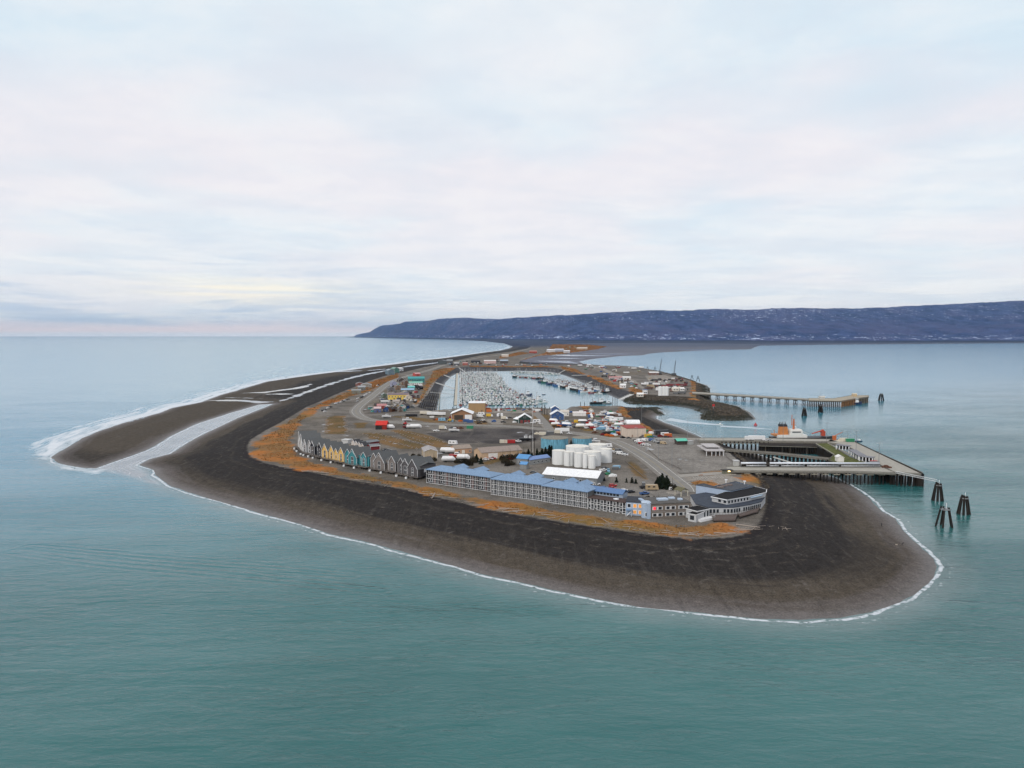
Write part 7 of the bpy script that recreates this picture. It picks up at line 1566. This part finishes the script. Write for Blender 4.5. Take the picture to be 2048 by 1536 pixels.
TREES = [  # px, base y, top y, kind, label
 (1324,972,945,'wide','biggest dark spruce beside the road, above the parking lot'),(1333,975,950,'wide','right half of the big dark spruce clump by the road'),(1315,973,953,'wide','left half of the big dark spruce clump by the road'),
 (1319,977,951,'wide','front left tree of the big dark spruce clump by the road'),(1328,978,953,'wide','front middle tree of the big dark spruce clump by the road'),(1337,978,957,'wide','low front right tree of the big dark spruce clump'),(1312,977,960,'wide','lowest tree at the left edge of the big dark spruce clump'),(1103,908,890,'wide','dark spruce touching the leftmost white tank'),(1079,921,903,'wide','spruce in front of the row left of the white tanks'),(1064,924,905,'wide','spruce at the foot of the tall radio mast'),(1094,921,902,'wide','front spruce between the radio mast and the white tanks'),(1010,926,915,'shrub','dark bush left of the brown bush by the blue-roofed office'),(962,928,914,'wide','second dark spruce behind the left hotel wing, right of the first'),(940,931,921,'shrub','dark hedge bush right behind the left hotel roof'),
 (1345,979,967,'shrub','low dark bush at the right foot of the big spruce clump'),(1233,965,953,'spruce','small spruce in the row behind the hotel, above the red car'),(1253,965,955,'spruce','small spruce in the row behind the hotel, middle one alone'),
 (1264,966,953,'wide','bushy spruce, left of the close pair behind the hotel'),(1271.5,967,957,'wide','bushy spruce, right of the close pair behind the hotel'),(1209,962,954,'spruce','smallest tree by the right end of the white warehouse'),(1202,962,955,'shrub','reddish-dark bush by the right end of the white warehouse'),
 (1173,957,945,'spruce','spruce in front of the white warehouse'),(1142,955,946,'spruce','little spruce left of it in front of the white warehouse wall'),(1178,959,951,'shrub','dark bush in front of the white warehouse near its right end'),
 (1122,893,880,'spruce','spruce against the wall of the big faded blue tank'),(1158,892,879,'spruce','spruce against the smaller faded blue tank'),(1181,890,876,'spruce','spruce at the right edge of the smaller faded blue tank'),(1142,892,880,'wide','spruce in the gap between the two faded blue tanks'),
 (1099,914,889,'wide','tall dark spruce left of the white tanks'),(1091,914,893,'spruce','narrow spruce second to the left of the white tanks'),(1084,914,896,'wide','spruce third to the left of the white tanks'),(1074,915,896,'spruce','dark spruce beside the radio mast on its right'),
 (1057,916,897,'wide','dark spruce beside the radio mast on its left'),(1048,916,904,'shrub','thicket in front of the pink-tan building, rightmost'),(1036,917,906,'shrub','thicket in front of the pink-tan building, second from the right'),(1020,919,908,'shrub','thicket in front of the pink-tan building, middle'),(1006,920,909,'shrub','thicket in front of the pink-tan building, leftmost'),
 (953,924,907,'wide','dark spruce behind the left hotel wing'),(946,925,914,'shrub','bush left of the spruce behind the left hotel wing'),(930,927,916,'shrub','bush behind the left hotel roof near the beached boats'),(914,926,918,'shrub','bush at the left of the beached boats'),(958,903,894,'spruce','small tree between the peach shop and the pink-tan building'),
 (1022,930,921,'shrub','brown bush left of the blue-roofed office'),(1014,932,925,'shrub','low brown bush behind the middle hotel wing'),
 (868,922,914,'shrub','bush against the tan warehouse'),(838,915,908,'shrub','dark bush left of the tan warehouse'),(826,913,907,'shrub','dark bush behind the charcoal house'),
 (1120,950,929,'bare','pale leafless tree in front of the white warehouse roof'),(1308,1001,991,'wide','spruce behind the round stair tower'),(1317,1000,993,'shrub','reddish bush behind the shingled wing'),(1296,998,991,'shrub','bush behind the lit blue hotel block'),
]
for i, (px, yb, yt, kind, lab) in enumerate(TREES):
    a = G(px, yb); H = zat(yt, a.y) - LAND; k = (kind, i % 2 if kind != 'bare' else 0); sc = H / (10.0 if kind != 'shrub' else 4.6)
    if kind == 'bare': sc = H / 9.5
    TP[k].copy(a, i * 1.7, lab, 'tree' if kind != 'shrub' else 'bush', 'trees and bushes behind the hotel', scale=sc)
for T in TP.values(): T.remove()

# ================================================================ DUNE GRASS, ROCKS (nobody could count them)
def scatter_in(polys, n, z, rng):
    areas = []; P = [GP(p, z) for p in polys]
    for p in P:
        q = np.roll(p, -1, 0); areas.append(abs(np.sum(p[:, 0] * q[:, 1] - q[:, 0] * p[:, 1])) / 2)
    # more where they show larger
    w = np.array([a / (p[:, 1].mean() ** 1.2) for a, p in zip(areas, P)]); w = w / w.sum(); out = []
    for p, k in zip(P, (w * n).astype(int)):
        mn, mx = p.min(0), p.max(0); got = 0
        while got < k:
            x = rng.uniform(mn[0], mx[0], 4000); y = rng.uniform(mn[1], mx[1], 4000); s = sdf(x, y, p) > .3; x, y = x[s], y[s]
            if not len(x): break
            d = fbm(x * .06, y * .06, 3); s = d > .46; out += list(zip(x[s][:k - got], y[s][:k - got])); got += int(s.sum())
    return out
def dune_grass():
    rng = np.random.RandomState(3); pts = scatter_in(GRASS, 22000, LAND, rng); P = np.array(pts)
    z, dl, dh, t = land_height(P[:, 0], P[:, 1]); V = []; Fc = []
    for (x, y), zz in zip(pts, z):
        s = rng.uniform(.2, .55) * (1 + max(0, y - 500) / 900); b = len(V)
        for k in range(3):
            a = rng.uniform(0, 3.14); cx, cy = math.cos(a) * s, math.sin(a) * s; lx, ly = rng.normal(0, .3, 2) * s; h = s * rng.uniform(.5, 1.0)
            V += [(x - cx, y - cy, zz - .1), (x + cx, y + cy, zz - .1), (x + cx * .8 + lx, y + cy * .8 + ly, zz + h), (x - cx * .7 + lx, y - cy * .7 + ly, zz + h * .8)]; Fc.append((b, b + 1, b + 2, b + 3)); b += 4
    m = bpy.data.materials.new('dry_dune_grass'); m.use_nodes = True; k = NT(m.node_tree); pb = k.n['Principled BSDF']; P_ = k.new('ShaderNodeNewGeometry').outputs['Position']
    n1 = k.noise(P_, .03, 4, .6); n2 = k.noise(P_, .8, 3, .7); c = k.mix(k.mapr(n1, .42, .66), (.25, .145, .058), (.44, .160, .040)); c = k.mix(k.mapr(n2, .4, .7), c, (.15, .085, .034))
    k.l.new(c, pb.inputs['Base Color']); pb.inputs['Roughness'].default_value = .95
    me = bpy.data.meshes.new('dune_grass'); me.from_pydata(V, [], Fc); me.materials.append(m); tag(link('dune_grass', me), 'orange dry dune grass tufts along the back of the beach', 'grass', kind='stuff')
dune_grass()
def riprap():
    rng = np.random.RandomState(5); pts = scatter_in(ROCK, 6500, 3.0, rng); P = np.array(pts); z, dl, dh, t = land_height(P[:, 0], P[:, 1]); V = []; Fc = []
    for (x, y), zz, d in zip(pts, z, dh):
        if d > 2.5 or zz < -.6: continue
        r = rng.uniform(.5, 1.4) * (1 if y > 600 else .6); b = len(V); u = rng.normal(0, 1, (6, 3)) * .22 + np.array([[1, 0, 0], [0, 1, 0], [-1, 0, 0], [0, -1, 0], [0, 0, .8], [0, 0, -.6]])
        V += [tuple(q) for q in (u * r + np.array([x, y, zz + r * .25]))]; Fc += [(b, b + 1, b + 4), (b + 1, b + 2, b + 4), (b + 2, b + 3, b + 4), (b + 3, b, b + 4), (b + 1, b, b + 5), (b + 2, b + 1, b + 5), (b + 3, b + 2, b + 5), (b, b + 3, b + 5)]
    m = bpy.data.materials.new('riprap'); m.use_nodes = True; k = NT(m.node_tree); pb = k.n['Principled BSDF']; P_ = k.new('ShaderNodeNewGeometry').outputs['Position']; sp = k.new('ShaderNodeSeparateXYZ'); k.l.new(P_, sp.inputs[0])
    c = k.mix(k.mapr(k.noise(P_, .5, 3, .7), .35, .68), (.012, .010, .009), (.125, .100, .072)); c = k.mix(k.mapr(sp.outputs[2], 4.2, 2.4, 0, .85), c, (.026, .028, .016))
    k.l.new(c, pb.inputs['Base Color']); pb.inputs['Roughness'].default_value = .9
    me = bpy.data.meshes.new('riprap'); me.from_pydata(V, [], Fc); me.materials.append(m); tag(link('riprap', me), 'dark armour rock heaped on the breakwater and banks', 'rocks', kind='stuff')
riprap()
# ================================================================ DRIFTWOOD
def driftwood():
    rng = random.Random(11); WOOD = M('bleached_driftwood', (.34, .29, .25), .9, var=.3, scale=2); protos = []
    for k in range(5):
        m = MB(); L = 1.0; a = Vector((-.5, 0, .02)); pts = [a + Vector((L * i / 4, rng.uniform(-.04, .04), rng.uniform(0, .02))) for i in range(5)]
        for i in range(4): m.tube(pts[i], pts[i + 1], .035 - i * .004, .031 - i * .004, 6)
        if k % 2: m.tube(pts[2], pts[2] + Vector((.12, .10, .05)), .015, .008, 4).tube(pts[0], pts[0] + Vector((-.05, .07, .06)), .03, .01, 4).tube(pts[0], pts[0] + Vector((-.04, -.07, .04)), .03, .01, 4)
        protos.append(m.mesh('driftwood_log', WOOD))
    line = [(560,936),(622,946),(685,958),(747,970),(810,981),(880,996),(938,1008),(998,1021),(1068,1033),(1156,1046),(1238,1057),(1316,1069),(1394,1074),(1453,1073),(1500,1062),(1535,1060),(1575,1055)]
    marks = [(640, 'below the yellow house'), (700, 'below the teal house'), (760, 'below the brownish grey house'), (815, 'below the charcoal house'), (870, 'below the left end of the long hotel'), (960, 'below the middle of the left hotel wing'), (1040, 'below the middle hotel wing'), (1130, 'below the right blue-roofed wing'), (1215, 'below the low flat-roofed wing'), (1270, 'below the lit blue block'), (1340, 'below the shingled wing'), (1410, 'below the white pavilion'), (1470, 'below the restaurant'), (1560, 'on the dark shingle right of the restaurant')]
    N = 150; out = []
    xs, ys = zip(*line)
    for i in range(N):
        f = rng.random(); px = 560 + 1015 * (f ** .75 if rng.random() < .75 else f); py = float(np.interp(px, xs, ys)) - abs(rng.gauss(0, 3.4)) + rng.uniform(-1, 2)
        if 1040 < px < 1300 and rng.random() < .5: py -= rng.uniform(0, 9)
        out.append((px, py))
    out.sort(); zz, *_ = land_height(np.array([G(a, b, 5.6).x for a, b in out]), np.array([G(a, b, 5.6).y for a, b in out])); last = {}
    for (px, py), z in zip(out, zz):
        p = G(px, py, 5.6); L = rng.uniform(2, 6) if rng.random() < .85 else rng.uniform(6, 11); mk = min(marks, key=lambda m: abs(m[0] - px))[1]
        size = 'short' if L < 4 else 'long' if L > 6 else 'mid-length'; key = (mk, size); last[key] = last.get(key, -1) + 1
        o = link('driftwood_log', protos[rng.randrange(5)], None, (p.x, p.y, float(z) + .1 + L * .01), rng.gauss(-.12 if rng.random() < .7 else 1.2, .35)); o.scale = (L, L * .8, L * .8)
        tag(o, '%s driftwood log %s, %s from left' % (size, mk, ORD[last[key]]), 'driftwood', 'bleached driftwood logs along the berm')
driftwood()
# ================================================================ PEOPLE ON THE BEACH
def person(px, py, label, pose, coat, legs, rz):
    a = G(px, py, 1.0); z, *_ = land_height(np.array([a.x]), np.array([a.y])); a = G(px, py, float(z[0])); z, *_ = land_height(np.array([a.x]), np.array([a.y]))
    o = empty('person', (a.x, a.y, float(z[0]) - .02), rz, label, 'person')
    if pose == 'stand':
        V = [(0, 0, .92), (0, 0, 1.15), (0, .0, 1.42), (0, 0, 1.54), (0, .01, 1.68), (0, .01, 1.76), (.18, 0, 1.40), (.24, .02, 1.12), (.22, -.10, .88), (-.18, 0, 1.40), (-.24, .02, 1.12), (-.20, -.12, .90), (.09, 0, .88), (.11, -.04, .48), (.11, .06, .06), (.12, -.12, .03), (-.09, 0, .88), (-.11, -.10, .48), (-.11, -.02, .06), (-.12, -.20, .03)]
    else:
        V = [(0, .05, .86), (0, -.18, 1.02), (0, -.42, 1.12), (0, -.54, 1.12), (0, -.66, 1.10), (0, -.74, 1.06), (.18, -.40, 1.08), (.22, -.44, .78), (.18, -.56, .54), (-.18, -.40, 1.08), (-.22, -.44, .78), (-.14, -.58, .54), (.10, .05, .84), (.14, -.14, .46), (.14, .04, .06), (.15, -.14, .03), (-.10, .05, .84), (-.13, .10, .46), (-.13, .28, .06), (-.13, .10, .03)]
    E = [(0, 1), (1, 2), (2, 3), (3, 4), (4, 5), (2, 6), (6, 7), (7, 8), (2, 9), (9, 10), (10, 11), (0, 12), (12, 13), (13, 14), (14, 15), (0, 16), (16, 17), (17, 18), (18, 19)]
    Rr = [.15, .15, .15, .06, .10, .07, .07, .055, .04, .07, .055, .04, .09, .07, .05, .045, .09, .07, .05, .045]
    me = bpy.data.meshes.new('body'); me.from_pydata(V, E, []); b = link('body', me, o); sk = b.modifiers.new('skin', 'SKIN'); 
    for i, r in enumerate(Rr): me.skin_vertices[0].data[i].radius = (r, r * .85)
    me.skin_vertices[0].data[0].use_root = True
    b.modifiers.new('smooth', 'SUBSURF').levels = 1
    me.materials.append(M(coat[0], coat[1], .9))
    h = Vector(V[4]); MB().cyl(h.x, h.y, h.z - .02, h.z + .13, .115, .06, 10).build('hat', M(legs[0], legs[1], .9), o)
def fixskin(): pass
person(1763, 1053, 'person standing alone on the wet shingle in dark clothes, the farther of the two', 'stand', ('black_coat', (.012, .012, .015)), ('dark_cap', (.02, .018, .018)), .4)
person(1804.5, 1090, 'person in black bending forward by the water, next to a pale dog', 'bend', ('black_coat', (.012, .012, .015)), ('dark_cap', (.02, .018, .018)), 1.2)
def dog():
    a = G(1793, 1091, .9); z, *_ = land_height(np.array([a.x]), np.array([a.y])); o = empty('dog', (a.x, a.y, float(z[0])), .5, 'pale tan dog standing left of the bending person', 'dog')
    V = [(0, .30, .46), (0, .05, .44), (0, -.22, .48), (0, -.36, .62), (0, -.42, .70), (0, -.56, .67), (0, .42, .50), (0, .56, .62), (.09, .30, .36), (.10, .34, .20), (.10, .30, .03), (-.09, .30, .36), (-.10, .34, .20), (-.10, .30, .03), (.09, -.22, .36), (.09, -.20, .20), (.09, -.22, .03), (-.09, -.22, .36), (-.09, -.20, .20), (-.09, -.22, .03)]
    E = [(0, 1), (1, 2), (2, 3), (3, 4), (4, 5), (0, 6), (6, 7), (0, 8), (8, 9), (9, 10), (0, 11), (11, 12), (12, 13), (2, 14), (14, 15), (15, 16), (2, 17), (17, 18), (18, 19)]
    Rr = [.11, .11, .13, .08, .08, .04, .03, .02] + [.06, .035, .03] * 4
    me = bpy.data.meshes.new('body'); me.from_pydata(V, E, []); b = link('body', me, o); b.modifiers.new('skin', 'SKIN')
    for i, r in enumerate(Rr): me.skin_vertices[0].data[i].radius = (r, r)
    me.skin_vertices[0].data[0].use_root = True; b.modifiers.new('smooth', 'SUBSURF').levels = 1; me.materials.append(M('pale_fur', (.50, .44, .36), .9))
dog()
# ---------------------------------------------------------------- air
def build_haze():
    me = MB().box(-43000, 43000, -8600, 43500, -6, 900)
    m = bpy.data.materials.new('haze'); m.use_nodes = True; k = NT(m.node_tree)
    k.n.remove(k.n['Principled BSDF'])
    v = k.new('ShaderNodeVolumePrincipled'); v.inputs['Color'].default_value = (.44, .70, 1, 1); v.inputs['Density'].default_value = HAZE_D
    v.inputs['Anisotropy'].default_value = .65
    k.l.new(v.outputs[0], k.n['Material Output'].inputs['Volume'])
    o = me.build('haze', m); tag(o, kind='stuff')
HAZE_D = 1.5e-5
build_haze()
